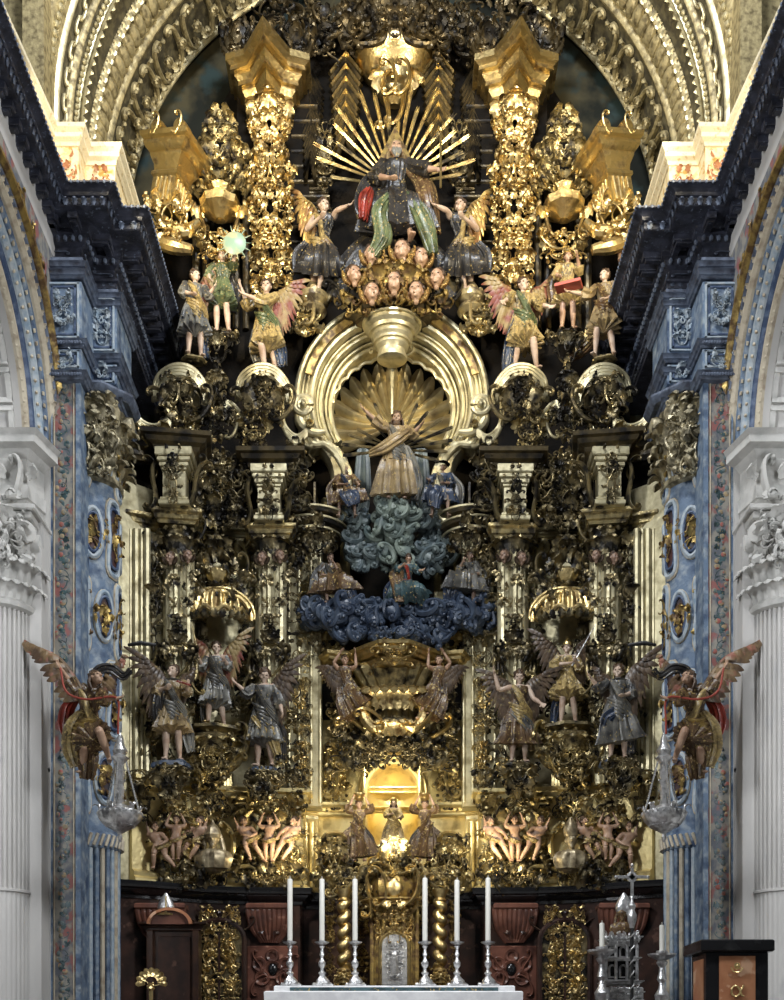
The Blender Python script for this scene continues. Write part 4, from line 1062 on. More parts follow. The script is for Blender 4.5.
        m.o('scrolled_aureole', M['carve'], ec)
        m = MB(s); orn(m, px, 645, 26, 22, Y-.4, 18, 6, .15, (.2,.34), shape='up', kinds='l'); orn(m, px, 730, 22, 70, Y-.2, 34, 8, .1, (.2,.34)); m.o('leaf_crest', M['darkg'], ec)
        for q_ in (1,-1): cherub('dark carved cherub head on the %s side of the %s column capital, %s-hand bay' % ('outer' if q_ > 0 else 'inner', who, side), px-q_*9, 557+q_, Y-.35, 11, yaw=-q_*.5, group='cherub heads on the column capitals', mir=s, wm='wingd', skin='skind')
    # ---- entablature: bright blocks over the columns, dark recesses between
    en = T('entablature', 'broken gilded entablature with bright blocks and dark recesses, %s side of the arch' % side, 'entablature', (-4,-1,11.3), mir=s)
    path = [pp(125,-2.0),pp(160,-1.75),pp(158,-2.1),pp(195,-2.0),pp(196,-1.3),pp(203,-1.0),pp(238,-.7),pp(252,-.7),pp(252,-1.4),pp(289,-1.4),pp(290,-.7),pp(299,-.6)]
    m = MB(s); m.add(sweep(path, [(-.4,0),(0,0),(.02,.06),(.06,.08),(.08,.16),(.14,.2),(.14,.26),(-.4,.26)], 'XY', 10.95)); m.o('architrave', M['carve'], en)
    m = MB(s); m.add(sweep(path, [(-.4,0),(-.1,0),(-.1,1.2),(-.4,1.2)], 'XY', 11.2)); m.o('dark_frieze', M['black'], en, smooth=False)
    m = MB(s); m.add(sweep(path, [(-.4,0),(0,0),(.03,.05),(.08,.08),(.1,.16),(.2,.2),(.24,.28),(.32,.3),(.34,.38),(-.4,.38)], 'XY', 12.32)); m.o('upper_cornice', M['bronze'], en)
    for (px,Y) in ((176,-2.1),(270,-1.45)):
        m = MB(s); cx_ = X(px,Y)
        for (z0,z1,w_,o_) in ((11.2,11.3,.62,.05),(11.3,11.36,.56,.03),(11.36,11.9,.46,0),(11.9,11.96,.5,.02),(11.96,12.06,.58,.05),(12.06,12.16,.66,.08),(12.16,12.34,.74,.11)): m.box(cx_-w_/2,cx_+w_/2,Y-.2-o_,Y+.3,z0,z1,.02)
        m.o('pedestal_block', M['pale'], en)
        m = MB(s); orn(m, cx_, 11.75, .2, 1.0, Y-.24, 16, int(px), .14, (.18,.34), metres=True)
        for q_ in (1,-1): m.add(SS[0], mtx((cx_+q_*.42,Y-.1,11.65),ry=q_*.15,s=(1.0,1.6,.95))); m.add(CC[0], mtx((cx_+q_*.5,Y-.05,12.05),ry=q_*.4,s=.5))
        m.o('scrolled_bracket', M['darkg'], en)
    m = MB(s)
    for (py,w_) in ((466,30),(474,26),(482,30),(493,22),(503,26)): moldbox(m, X(221,-.9), -.75, Z(py+3,-.9), w_/S(-.9)*.8, .3, sm(MOLD,.35,.35))
    m.o('central_bracket', M['pale'], en)
    m = MB(s); orn(m, 221, 485, 34, 62, -1.15, 50, 6, .25, (.2,.4), shape='up'); orn(m, 221, 520, 24, 22, -1.1, 18, 7, .2, (.18,.3), shape='down'); m.o('bracket_foliage', M['darkg'], en)
    m = MB(s)
    for px in (143,205,238,298): orn(m, px, 490, 16, 66, -1.3, 26, px, .2, (.2,.42), kinds='lcs')
    orn(m, 225, 524, 190, 8, -1.3, 36, 33, .15, (.18,.32), kinds='l'); m.o('frieze_foliage', M['darkg'], en)
    # ---- bay panel with shell canopy and flaming crown
    cp = T('shell_canopy', 'carved scallop canopy with a leafy crown over the %s-hand middle archangel' % side, 'canopy', tuple(P(218,620,-1.0)), mir=s)
    Y = -1.25
    m = MB(s); m.add(lathe([(.66,0,.02),(.7,.05,.04),(.68,.2,.06),(.6,.38,.07),(.44,.54,.07),(.25,.64,.05),(0,.68)], 132, 22, a0=PI, a1=2*PI), mtx(P(218,620,Y),s=(1,.8,1))); m.o('fluted_half_dome', M['gold'], cp)
    m = MB(s); c = P(218,618,Y-.25)
    for r_,t_,dz in ((33,.06,0),(27,.05,-.02),(36,.035,.04)): m.add(tube([c+Vector((r_/S(Y)*math.cos(math.radians(a)), -.12*math.sin(math.radians(a)), dz+r_*.72/S(Y)*math.sin(math.radians(a)))) for a in range(-8,189,8)], t_, 8, up=(0,-1,0)))
    m.add(tube([c+Vector((math.cos(t)*.62, -.5*abs(math.sin(t)), .02+.06*math.sin(t*9))) for t in np.linspace(PI,2*PI,30)], .05, 7)); m.o('canopy_moulding', M['gold'], cp)
    m = MB(s)
    for i in range(11): a = PI+PI*i/10; m.add(LEAF[0], mtx(c+Vector((.6*math.cos(a),-.15+.4*math.sin(a),-.02)), rz=a+PI/2, rx=PI, s=.26))
    orn(m, 218, 604, 56, 20, Y-.3, 26, 9, .15, (.2,.36)); m.o('lambrequin', M['darkg'], cp)
    m = MB(s)
    orn(m, 218, 566, 22, 40, Y, 18, 15, .2, (.25,.5), shape='down', kinds='l'); 
    for q_ in (1,-1):
        m.add(SS[0], mtx(P(218-q_*16,588,Y-.1),ry=-q_*.7,s=.9)); m.add(CC[0], mtx(P(218-q_*22,570,Y-.1),ry=-q_*.3,s=.7)); garland(m,P(218-q_*30,598,Y-.1),P(218-q_*14,556,Y-.1),-.1,9,.3,4)
    m.o('leafy_crown', M['darkg'], cp)
    m = MB(s); m.add(lathe([(.05,0),(.16,.05),(.12,.15),(.24,.3),(.26,.4),(.1,.5),(0,.52)],16,6,.1), mtx(P(218,592,Y-.15))); m.o('crown_bowl', M['gold'], cp)
    for q_ in (1,-1):
        m = MB(s); m.add(CC[1], mtx(P(218-q_*26,572,-.8),ry=q_*.1,s=(.8,1,1.3))); m.add(SS[0], mtx(P(218-q_*26,600,-.8),s=.8)); m.o('side_scroll', M['pale'], cp)
    for py,px0,px1 in ((530,196,248),(538,192,250)):
        m = MB(s); m.add(sweep([pp(px0,-.8),pp(px1,-.7)], sm(MOLD,.6,.45), 'XY', Z(py,-.8))); m.o('panel_cornice', M['pale'], cp)
    # foliage filling the bay edges
    fb = T('bay_foliage', 'dark gilded foliage filling the edges of the %s-hand bay' % side, 'carving', (-4,-1,7), mir=s)
    for (px,py,w,h,Y,n) in ((154,600,12,110,-1.9,36),(201,655,12,60,-1.0,18),(246,655,12,60,-.9,18),(292,600,10,120,-.8,32),(150,720,12,100,-1.95,20),(292,720,10,110,-.8,26),(192,690,18,60,-1.1,18),(244,690,18,60,-1.0,18),(140,800,18,60,-2.1,24),(213,705,80,20,-1.0,14),(300,790,14,40,-.9,14)):
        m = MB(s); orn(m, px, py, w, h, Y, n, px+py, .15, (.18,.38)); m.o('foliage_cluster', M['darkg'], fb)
    for py in (645,) :
        m = MB(s); m.add(tube([P(128,py,-2.3),P(140,py-2,-2.3),P(156,py,-2.2)], [.03,.05,.03], 8)); m.o('iron_bracket', M['iron'], fb)
    # ---- attic crest over the entablature
    at = T('attic_crest', 'swan-necked crest of dark gilded scrolls above the %s-hand entablature' % side, 'crest', (-4,-1,13.1), mir=s)
    m = MB(s); m.add(plate([(X(150,-.3),12.5),(X(302,-.3),12.5),(X(302,-.3),Z(290,-.3)),(X(188,-.3),Z(290,-.3)),(X(178,-.3),Z(400,-.3))], .0, .2)); m.o('backing_board', M['black'], at, smooth=False)
    for (px,Y,c0) in ((183,-1.6,1),(266,-1.25,-1)):
        m = MB(s)
        for t in range(4):
            o_ = t*3.2
            m.add(tube([P(px-30+o_*.6,402-o_*.2,Y),P(px-26+o_*.6,378+o_,Y-.1),P(px-10,366+o_,Y-.25),P(px+8,368+o_,Y-.25),P(px+22-o_*.4,384+o_*.8,Y-.1),P(px+27-o_*.6,404,Y)], [.04,.05,.055,.055,.05,.04], 8, k=5))
        m.o('curved_pediment', M['pale'], at)
        m = MB(s)
        for q_ in (1,-1): m.add(CC[0], mtx(P(px-2+q_*20,404,Y-.2),ry=q_*.5,s=.8)); m.add(LEAF[0], mtx(P(px-2+q_*8,400,Y-.25),ry=q_*.8,s=.5))
        orn(m, px-2, 400, 34, 44, Y-.1, 40, px, .3, (.2,.42)); m.o('pediment_foliage', M['darkg'], at)
    m = MB(s); Y = -1.1
    for t in range(3):
        o_ = t*3
        m.add(tube([P(193+o_,438,Y),P(190+o_,424,Y-.1),P(199+o_,410+o_,Y-.2),P(208+o_*.5,402+o_,Y-.25),P(218,412+o_,Y-.28),P(228-o_*.5,402+o_,Y-.25),P(238-o_,410+o_,Y-.2),P(246-o_,424,Y-.1),P(242-o_,438,Y)], .045, 8, k=4))
    for q_ in (1,-1): m.add(CC[0], mtx(P(218+q_*13,424,Y-.2),ry=q_*.1,s=.6))
    m.o('cartouche_frame', M['pale'], at)
    m = MB(s); orn(m, 218, 426, 54, 30, Y-.05, 44, 7, .25, (.18,.36)); orn(m, 218, 392, 20, 50, Y-.3, 36, 8, .25, (.2,.38), shape='up'); orn(m, 218, 352, 40, 30, -1.0, 24, 12, .2, (.2,.36), shape='down'); m.o('cartouche_foliage', M['darkg'], at)
    m = MB(s)
    for t in range(4): o_ = t*3.4; m.add(tube([P(134,404+o_,-1.9),P(140,420+o_*.6,-1.9),P(155,426+o_,-1.9),P(168,418+o_,-1.9),P(170,400+o_,-1.8)], .05, 8, k=5))
    for t in range(4): o_ = t*3.4; m.add(tube([P(282,400+o_,-1.0),P(284,424+o_*.5,-1.0),P(296,436+o_*.8,-1.0),P(307,430+o_*.5,-1.0)], .045, 8, k=5))
    m.o('swan_neck_scroll', M['pale'], at)
    m = MB(s); orn(m, 150, 436, 30, 16, -1.95, 20, 5, .2, (.2,.36)); orn(m, 255, 432, 26, 30, -1.2, 26, 5, .2, (.2,.36)); orn(m, 182, 430, 22, 30, -1.5, 22, 6, .2, (.2,.36)); m.o('scroll_foliage', M['carve'], at)
    # ---- upper stage
    us = T('upper_pilaster', 'tall gilded foliage pilaster with an inverted pyramid cap, %s of the sunburst' % side, 'pilaster', tuple(P(272,305,-.3)), mir=s)
    Y = -.3; cx_ = X(269,Y)
    m = MB(s)
    for (py,w,h,pf) in ((74,74,.28,1),(84,60,.2,1),(94,46,.2,1)):
        pass
    def prow(w, d, cx=cx_): return [(cx-w,Y+.5),(cx-w,Y),(cx-w*.45,Y-.08),(cx,Y-d),(cx+w*.45,Y-.08),(cx+w,Y),(cx+w,Y+.5)]
    m.add(sweep(prow(.3,.28), [(-.3,0),(0,0),(.04,.03),(.05,.12),(.1,.16),(.1,.24),(.2,.3),(.2,.36),(-.3,.36)], 'XY', Z(128,Y)))
    m.add(sweep(prow(.46,.4), [(-.3,0),(0,0),(0,.08),(.07,.08),(.05,.2),(.12,.3),(.12,.36),(.2,.36),(.19,.46),(.27,.54),(.27,.6),(.36,.6),(.35,.7),(.45,.76),(.45,.9),(-.3,.9)], 'XY', Z(108,Y)))
    m.o('pyramid_cap', M['gold'], us)
    m = MB(s); m.add(lathe([(.16,Z(300,Y)),(.24,Z(230,Y)),(.3,Z(150,Y)),(.26,Z(122,Y))],12), mtx((cx_+.05,Y,0))); m.box(cx_-.75,cx_+.85,Y+.35,Y+.6,Z(310,Y),Z(70,Y)); m.o('dark_core', M['black'], us, smooth=False)
    m = MB(s)
    for i,py in enumerate(range(112,296,12)): orn(m, 270+ (py-112)*.012, py, 24+14*abs(math.sin(i*.9)), 16, Y-.3, 11, py, .3, (.2,.38), kinds='lllcs')
    m.o('foliage_shaft', M['gold'], us)
    m = MB(s); orn(m, 268, 42, 84, 26, Y-.1, 46, 2, .2, (.25,.45), kinds='lcs'); m.o('crowning_foliage', M['bronze'], us)
    # dark prismatic mouldings each side of the sunburst
    pm2 = T('prismatic_moulding', 'dark chevron-shaped stack of mouldings %s of the top canopy' % side, 'moulding', tuple(P(345,150,.3)), mir=s)
    for (px,w,Y,a,b) in ((346,32,.25,62,165),(312,22,.3,80,190)):
        for i in range(int((b-a)/7)):
            m = MB(s); py = a+i*7; ww = w*(1-i*.035)
            m.add(sweep([P(px-ww/2,py+26,Y).xz,P(px,py,Y-0).xz,P(px+ww/2,py+26,Y).xz] if False else [(X(px-ww/2,Y),Z(py+14,Y)),(X(px,Y),Z(py-6,Y)),(X(px+ww/2,Y),Z(py+14,Y))], [(-.05,0),(-.05,.05+.02*i*0),(.0,.14),(.05,.08),(.05,0)], 'XZ', Y-.02*i))
            m.o('chevron', M['gold'] if px == 346 and i%2 == 0 else M['bronze'], pm2)
    # stepped dark wood behind the angels
    st = T('stepped_backing', 'dark stepped woodwork behind the %s-hand kneeling angel' % side, 'woodwork', tuple(P(320,300,.3)), mir=s)
    for i in range(12):
        m = MB(s); py = 120+i*15; Y = .2; m.add(sweep([pp(292,Y),pp(330-abs(i-6)*2,Y)], sm(MOLD,.9,.8), 'XY', Z(py,Y))); m.o('moulding_step', M['bronze'], st)
    m = MB(s); orn(m, 325, 165, 14, 90, .05, 30, 3, .1, (.16,.3)); m.o('leaf_strip', M['darkg'], st)
    # tilted broken cornice block at the springing of the vault
    tb = T('broken_cornice', 'tilted gilded cornice block with scrolls near the %s springing of the vault' % side, 'cornice block', tuple(P(172,205,-1.0)), mir=s)
    Rm = mtx(P(173,176,-1.0), ry=.2, rz=-.35)
    q = MB(); sq = [(-.26,-.26),(.26,-.26),(.26,.26),(-.26,.26)]
    q.add(sweep(sq, [(-.25,-.85),(0,-.85),(.04,-.8),(.02,-.72),(.02,-.2),(.06,-.16),(.06,-.1),(.02,-.06),(.04,.05),(.12,.2),(.12,.26),(.2,.3),(.24,.36),(.24,.44),(.3,.47),(.32,.56),(-.25,.56)], 'XY', 0, closed=True))
    for x_ in (-.16,-.05,.06,.17): q.add(tube([(x_,-.29,-.7),(x_,-.29,-.22)],.03,8)); q.add(tube([(.29,x_,-.7),(.29,x_,-.22)],.03,8))
    q.add(box(.5,.5,1.4),mtx((0,0,-.15)))
    m = MB(s); m.add((np.concatenate(q.v), q.f), Rm); m.o('moulded_block', M['gold'], tb)
    m = MB(s)
    for (a,b,t_) in ((-.25,.7,.13),(.3,.68,.12)): m.add(lathe([(0,-.2),(.5*t_*2,-.2),(t_*1.15,-.1),(t_*1.15,.1),(t_,.2),(0,.2)],18), Rm @ mtx((a,-.3,b),rx=PI/2)); m.add(CC[0], Rm @ mtx((a,-.55,b),s=.45))
    orn(m, 168, 222, 40, 40, -1.2, 22, 6, .2, (.2,.4)); m.o('volute', M['gold'], tb)
    m = MB(s); m.add(tube([P(158,215,-1.1),P(170,228,-1.2),P(186,232,-1.2),P(198,222,-1.1)],[.1,.14,.14,.08],10,k=4)); m.add(tube([P(152,238,-1.1),P(172,246,-1.2),P(192,250,-1.2)],[.12,.16,.1],10,k=4)); m.o('scrolled_shelf', M['gold'], tb)
    # foliage between block and pilaster with an urn
    uf = T('gilded_foliage', 'mass of gilded foliage over an urn between the %s broken cornice and the foliage pilaster' % side, 'foliage', tuple(P(224,250,-.4)), mir=s)
    m = MB(s); orn(m, 222, 158, 54, 66, -.5, 95, 21, .35, (.22,.46), kinds='llcs', shape='up'); m.o('leaf_mass', M['carve'], uf)
    m = MB(s); Y = -.7; m.add(lathe([(.1,-.1),(.22,0),(.4,.12),(.44,.26),(.3,.36),(.16,.5),(.24,.6),(.1,.7),(0,.72)],20,8,.05), mtx(P(220,216,Y))); m.o('gilded_urn', M['gold'], uf)
    m = MB(s)
    for q_ in (1,-1): m.add(SS[0], mtx(P(220+q_*17,222,Y),ry=q_*.3,s=.7)); m.add(CC[0], mtx(P(220+q_*12,240,Y),ry=q_*.9,s=.6)); m.add(LEAF[0], mtx(P(220+q_*16,214,Y),ry=q_*1.3,s=.5))
    orn(m, 221, 250, 40, 40, -.5, 28, 5, .2, (.2,.36)); m.o('urn_scrolls', M['gold'], uf)
    m = MB(s)
    for px in (196,206,236,246): m.add(tube([P(px,330,-.2),P(px,180,-.2)], .08, 8))
    m.o('gilded_colonnette', M['bronze'], uf)
# dark backing of the upper stage
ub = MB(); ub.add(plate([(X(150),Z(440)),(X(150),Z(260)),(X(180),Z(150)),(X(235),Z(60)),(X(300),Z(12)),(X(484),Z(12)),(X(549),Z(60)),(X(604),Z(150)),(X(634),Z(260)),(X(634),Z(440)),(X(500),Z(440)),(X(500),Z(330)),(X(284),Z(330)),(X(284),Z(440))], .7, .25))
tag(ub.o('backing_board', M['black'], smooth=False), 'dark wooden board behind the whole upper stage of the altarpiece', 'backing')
# ---- top canopy and crest
tc_ = T('top_canopy', 'half-round gilded canopy corbel at the very top centre above the sunburst', 'canopy', tuple(P(395,90,0)))
m = MB(); m.add(lathe([(.1,Z(95)),(.32,Z(88)),(.36,Z(82)),(.5,Z(78)),(.55,Z(70)),(.72,Z(64)),(.8,Z(56)),(.86,Z(54)),(.9,Z(48)),(0,Z(47))],36), mtx((.05,.3,0),s=(1,.8,1))); m.o('canopy_mouldings', M['gold'], tc_)
m = MB(); orn(m, 395, 28, 110, 34, -.2, 70, 4, .3, (.3,.55), kinds='lcsp'); m.o('canopy_foliage', M['bronze'], tc_)
m = MB()
for q_ in (1,-1): m.add(SS[0], mtx(P(395+q_*9,100,-.3),ry=q_*.2,s=1.2)); m.add(CC[0], mtx(P(395+q_*7,76,-.5),ry=q_*.1,s=.8)); m.add(LEAF[0], mtx(P(395+q_*14,90,-.3),ry=q_*.4,s=.6))
m.o('pendant_scrolls', M['gold'], tc_)
cr_ = T('top_foliage', 'dark foliage crest running across the top of the altarpiece', 'foliage', tuple(P(392,60,.4)))
for (px,py,w,h,n) in ((330,40,60,50,40),(455,40,60,50,40),(290,20,70,30,30),(495,20,70,30,30),(392,10,80,20,30)):
    m = MB(); orn(m, px, py, w, h, .2, n, px, .3, (.25,.5), kinds='lcsp', sym=False); m.o('foliage_cluster', M['bronze'], cr_)
# ---- central arch with scallop shell
ca = T('central_arch', 'great pale gilt moulded arch with scrolled feet framing the scallop shell', 'arch', tuple(P(392,520,-.4)))
c0, cz0 = X(392), Z(399,-.4); kk = 1/S(-.4)
RG = [(95,.07,.55),(90,.03,.5),(86.5,.055,.46),(81,.085,.5),(75.5,.028,.38),(72,.05,.34),(67,.028,.24),(62.5,.06,.18)]
for i,(r_,t_,d_) in enumerate(RG):
    m = MB(); 
    a = arc(c0,cz0,r_*kk,212,-32,64,rz=(r_+1)*kk)
    m.add(sweep(a, [(-t_,-.3),(-t_,0),(-t_*.6,t_*.7),(0,t_),(t_*.6,t_*.7),(t_,0),(t_,-.3)], 'XZ', -.4+.55-d_)); m.o('arch_moulding', M['pale'], ca)
m = MB(); m.add(sweep(arc(c0,cz0,79*kk,212,-32,48), [(-.38,0),(-.38,.35),(.36,.1),(.36,0)], 'XZ', .2)); m.o('arch_body', M['estof2'], ca, smooth=False)
m = MB(); m.add(sweep(arc(c0,cz0,85*kk,118,165,10), [(-.05,0),(-.05,.06),(.1,.06),(.1,0)], 'XZ', -.45)); m.o('bronzed_inlay', M['estof'], ca)
m = MB(); m.add(sweep(arc(c0,cz0,85*kk,62,15,10), [(-.1,0),(-.1,.06),(.05,.06),(.05,0)], 'XZ', -.45)); m.o('bronzed_inlay', M['estof'], ca)
for s in (1,-1):
    m = MB(s)
    for t in range(5):
        o_ = t*5.0
        pts = [P(303+o_*1.0,440-t*2,-.5),P(309+o_,446-t,-.5),P(322+o_*.7,444+t,-.5),P(336+o_*.3,456+t*.5,-.45),P(345-o_*.0+o_*.25,475,-.4),P(344+o_*.2,500,-.4),P(334+o_*.3,520,-.45),P(318+o_*.2,532-t,-.5)]
        m.add(tube(pts[2:] if t > 2 else pts, [.065+.01*(t%2)]*(6 if t > 2 else 8), 9, k=5, up=(0,-1,0)))
    m.o('scrolled_foot', M['pale'], ca)
    m = MB(s); m.add(tube([P(326,450,-.1),P(338,465,-.1),P(341,490,-.1),P(330,515,-.1)],[(.3,.2),(.3,.24),(.3,.22),(.3,.15)],10,k=4,up=(0,-1,0))); m.o('foot_body', M['pale'], ca)
    m = MB(s)
    for r_,t_ in ((8.5,.06),(5,.05)): m.add(tube([(X(303,-.8)+r_*kk*math.cos(t),-.8,Z(405,-.8)+r_*kk*math.sin(t)) for t in np.linspace(0,2*PI*.95,20)], t_, 8, up=(0,-1,0)))
    m.add(ball(.07,.12,.07), mtx(P(303,405,-.85)))
    m.add(tube([P(299,412,-.7),P(301,424,-.7),P(312,432,-.6),P(325,432,-.55)],[.09,.12,.1,.06],10,k=4)); m.o('side_volute', M['pale'], ca)
    m = MB(s); m.add(ROS, mtx(P(310,425,-.75),s=.35)); m.add(LEAF[0], mtx(P(304,320,-.6),ry=-.5,s=.7)); m.add(LEAF[0], mtx(P(310,330,-.6),ry=.2,s=.6)); orn(m, 306, 315, 24, 40, -.7, 22, 3, .2, (.2,.38), shape='up'); m.o('arch_foliage', M['carve'], ca)
    # rounded scroll block seated on the extrados
    m = MB(s); m.add(lathe([(0,-.3),(.2,-.3),(.3,-.2),(.26,-.1),(.34,0),(.34,.12),(.2,.16),(0,.16)],20), mtx(P(313,303,-.7))); m.add(lathe([(0,.16),(.1,.2),(.16,.3),(.1,.4),(0,.42)],14), mtx(P(313,303,-.7))); m.add(CC[1],mtx(P(309,310,-.95),s=.6)); m.o('corner_urn', M['estof2'], ca)
    # curved dark drum mouldings below the arch foot
    dr = T('drum_moulding', 'dark rounded stack of mouldings under the %s foot of the arch' % ('left' if s > 0 else 'right'), 'moulding', tuple(P(318,530,-.5)), mir=s)
    m = MB(s); z0 = Z(532,-.6)
    m.add(lathe([(.3,z0),(.62,z0+.02),(.66,z0+.08),(.62,z0+.14),(.74,z0+.18),(.78,z0+.26),(.7,z0+.32),(.82,z0+.36),(.86,z0+.44),(.78,z0+.5),(.5,z0+.54),(0,z0+.56)],32), mtx((X(312,-.2),-.05,0))); m.o('drum', M['bronze'], dr)
    m = MB(s)
    for (r_,zz) in ((.67,.08),(.79,.26),(.87,.44)): m.add(sweep([(X(312,-.2)+r_*math.cos(t),-.05+r_*math.sin(t)) for t in np.linspace(PI,2*PI,24)], [(-.02,-.02),(.02,-.02),(.02,.02),(-.02,.02)], 'XY', z0+zz)); 
    m.o('gilt_edge', M['pale'], dr)
    m = MB(s); orn(m, 318, 545, 30, 14, -.7, 18, 2, .2, (.18,.32), kinds='l'); orn(m, 296, 470, 12, 60, -.9, 24, 3, .2, (.2,.36)); m.o('drum_foliage', M['darkg'], dr)
# keystone
m = MB(); z1 = Z(312,-.9)
m.add(lathe([(.3,z1-.8),(.36,z1-.78),(.36,z1-.7),(.32,z1-.69),(.33,z1-.6),(.4,z1-.52),(.4,z1-.46),(.45,z1-.45),(.45,z1-.4),(.5,z1-.34),(.5,z1-.26),(.56,z1-.25),(.58,z1-.18),(.66,z1-.12),(.66,z1-.05),(.72,z1-.04),(.72,z1),(0,z1)],36), mtx((X(392),-.5,0),s=(.9,.8,1))); m.o('keystone_corbel', M['pale'], ca)
m = MB(); m.add(lathe([(.8,0),(.84,.06),(1.05,.08),(1.12,.14),(1.1,.2),(0,.2)],36), mtx((X(392),-.3,z1),s=(1,.7,1))); m.o('keystone_cap', M['bronze'], ca)
m = MB(); m.add(lathe([(.03,Z(420,.0)),(.05,Z(375,0)),(.16,Z(368,0)),(.2,Z(362,0)),(.12,Z(358,0)),(.24,Z(352,0)),(.32,Z(347,0)),(.3,Z(344,0)),(0,Z(343,0))],20), mtx((X(392),-.15,0))); 
for q_ in (1,-1): m.add(CC[0], mtx(P(392+q_*12,352,-.3),ry=q_*1.3,s=.45))
m.o('pendant_bracket', M['pale'], ca)
sh = T('scallop_shell', 'large gilt scallop shell filling the central arch above the robed figure with raised arm', 'shell', tuple(P(392,430,.3)))
m = MB(); m.add(fan(62/S(.35), -112, 112, 17, .22, .045, .1, 10), mtx(P(392,426,.35), s=(1,1.25,1.02))); m.o('fluted_shell', M['shell'], sh)
m = MB(); R_ = 61/S(.2); pts = []
for t in np.linspace(-112,112,120):
    w_ = R_*(1+.035*abs(math.sin(math.radians((t+112)*17*180/224)))); pts.append((X(392,.2)+w_*math.sin(math.radians(t)), -.02, Z(426,.2)+w_*1.0*math.cos(math.radians(t))))
m.add(tube(pts, .035, 6, up=(0,-1,0))); m.o('scalloped_rim', M['pale'], sh)
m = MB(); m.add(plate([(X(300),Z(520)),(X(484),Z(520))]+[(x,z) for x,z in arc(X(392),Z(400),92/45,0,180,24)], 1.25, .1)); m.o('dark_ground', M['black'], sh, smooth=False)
# ---- deep central recess behind the clouds
cn = T('central_recess', 'deep dark central recess behind the painted clouds', 'recess', tuple(P(392,640,1.3)))
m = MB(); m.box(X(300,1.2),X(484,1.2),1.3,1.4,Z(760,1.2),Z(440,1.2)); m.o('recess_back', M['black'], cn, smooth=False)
for s in (1,-1):
    m = MB(s); m.box(X(318,.6),X(316,.6),-.2,1.3,Z(740,.6),Z(500,.6)); m.o('recess_side', M['bronze'], cn, smooth=False)
    for px in (326,345): 
        m = MB(s); m.add(tube([P(px,610,.9),P(px,500,.9)], [.12,.12], 16, folds=8, amp=.08)); m.o('recess_column', M['pale'], cn)
    m = MB(s); m.add(LEAF[0], mtx(P(345,505,.7),s=.6)); m.box(X(322,.9),X(350,.9),.6,1.0,Z(612,.9),Z(596,.9),.03); m.o('recess_pedestal', M['pale'], cn)
    dp_ = T('drapery_panel', 'tall dark greenish drapery panel hanging beside the %s of the cloud pillar' % ('left' if s > 0 else 'right'), 'drapery', tuple(P(365,520,.4)), mir=s)
    m = MB(s); m.add(tube([P(363,450,.3),P(362,490,.3),P(360,525,.35)], [(.08,.12),(.1,.18),(.1,.12)], 40, k=6, folds=12, amp=.25, up=(0,-1,0))); m.o('folded_cloth', M['cloud'], dp_)
# ---- clouds
def clouds(name, label, spec, mt, seed, tag_='cloud', curls=True):
    t = T(name, label, tag_, tuple(P(*spec[0][:3])))
    r = random.Random(seed)
    for (px,py,Y,w,h,n,sz) in spec:
        m = MB()
        for i in range(n):
            u, v = r.uniform(-1,1), r.uniform(-1,1)
            if u*u+v*v > 1: u *= .6; v *= .6
            q = P(px+u*w/2, py+v*h/2, Y); q.y -= .35*(1-min(1,u*u+v*v))*r.uniform(.5,1.2); R_ = sz*r.uniform(.6,1.2)
            m.add(ball(R_,R_*.8,R_*.75,14,10,.28,r.uniform(0,50),1.6), mtx(q, rz=r.uniform(-1,1), ry=r.uniform(-.5,.5)))
            if curls:
                m.add(r.choice(BIG), mtx(q+Vector((r.uniform(-.4,.4)*R_,-R_*.6,r.uniform(-.4,.4)*R_)), ry=r.uniform(-PI,PI), rz=r.uniform(-.4,.4), s=(R_*2.1,R_*2.2,R_*2.1)))
        m.o('billow', M[mt], t)
    return t
clouds('cloud_pillar', 'swirling grey-green cloud pillar under the feet of the arm-raising robed figure', [(394,508,-.4,42,34,22,.17),(394,535,-.3,40,34,22,.18),(394,560,-.2,50,24,14,.18)], 'cloudg', 1)
clouds('cloud_bank', 'grey curling cloud bank on the left below the seated hatted figure', [(348,524,-.1,44,16,14,.17),(345,545,.1,40,26,16,.2),(362,560,-.1,34,26,14,.19)], 'cloud', 2)
clouds('cloud_bank', 'grey curling cloud bank on the right above the kneeling blue figure', [(440,524,-.1,44,16,14,.17),(443,543,.1,40,28,16,.2),(428,560,-.1,34,26,14,.19)], 'cloud', 3)
bl = clouds('cloud_platform', 'broad dark blue platform of stormy clouds carrying the kneeling figures', [(392,622,-.8,80,26,36,.2),(348,618,-.7,70,26,32,.2),(440,620,-.7,76,28,34,.2),(318,618,-.5,30,26,14,.19),(474,618,-.5,36,26,16,.19),(392,638,-.9,110,14,26,.16)], 'cloudb', 4)
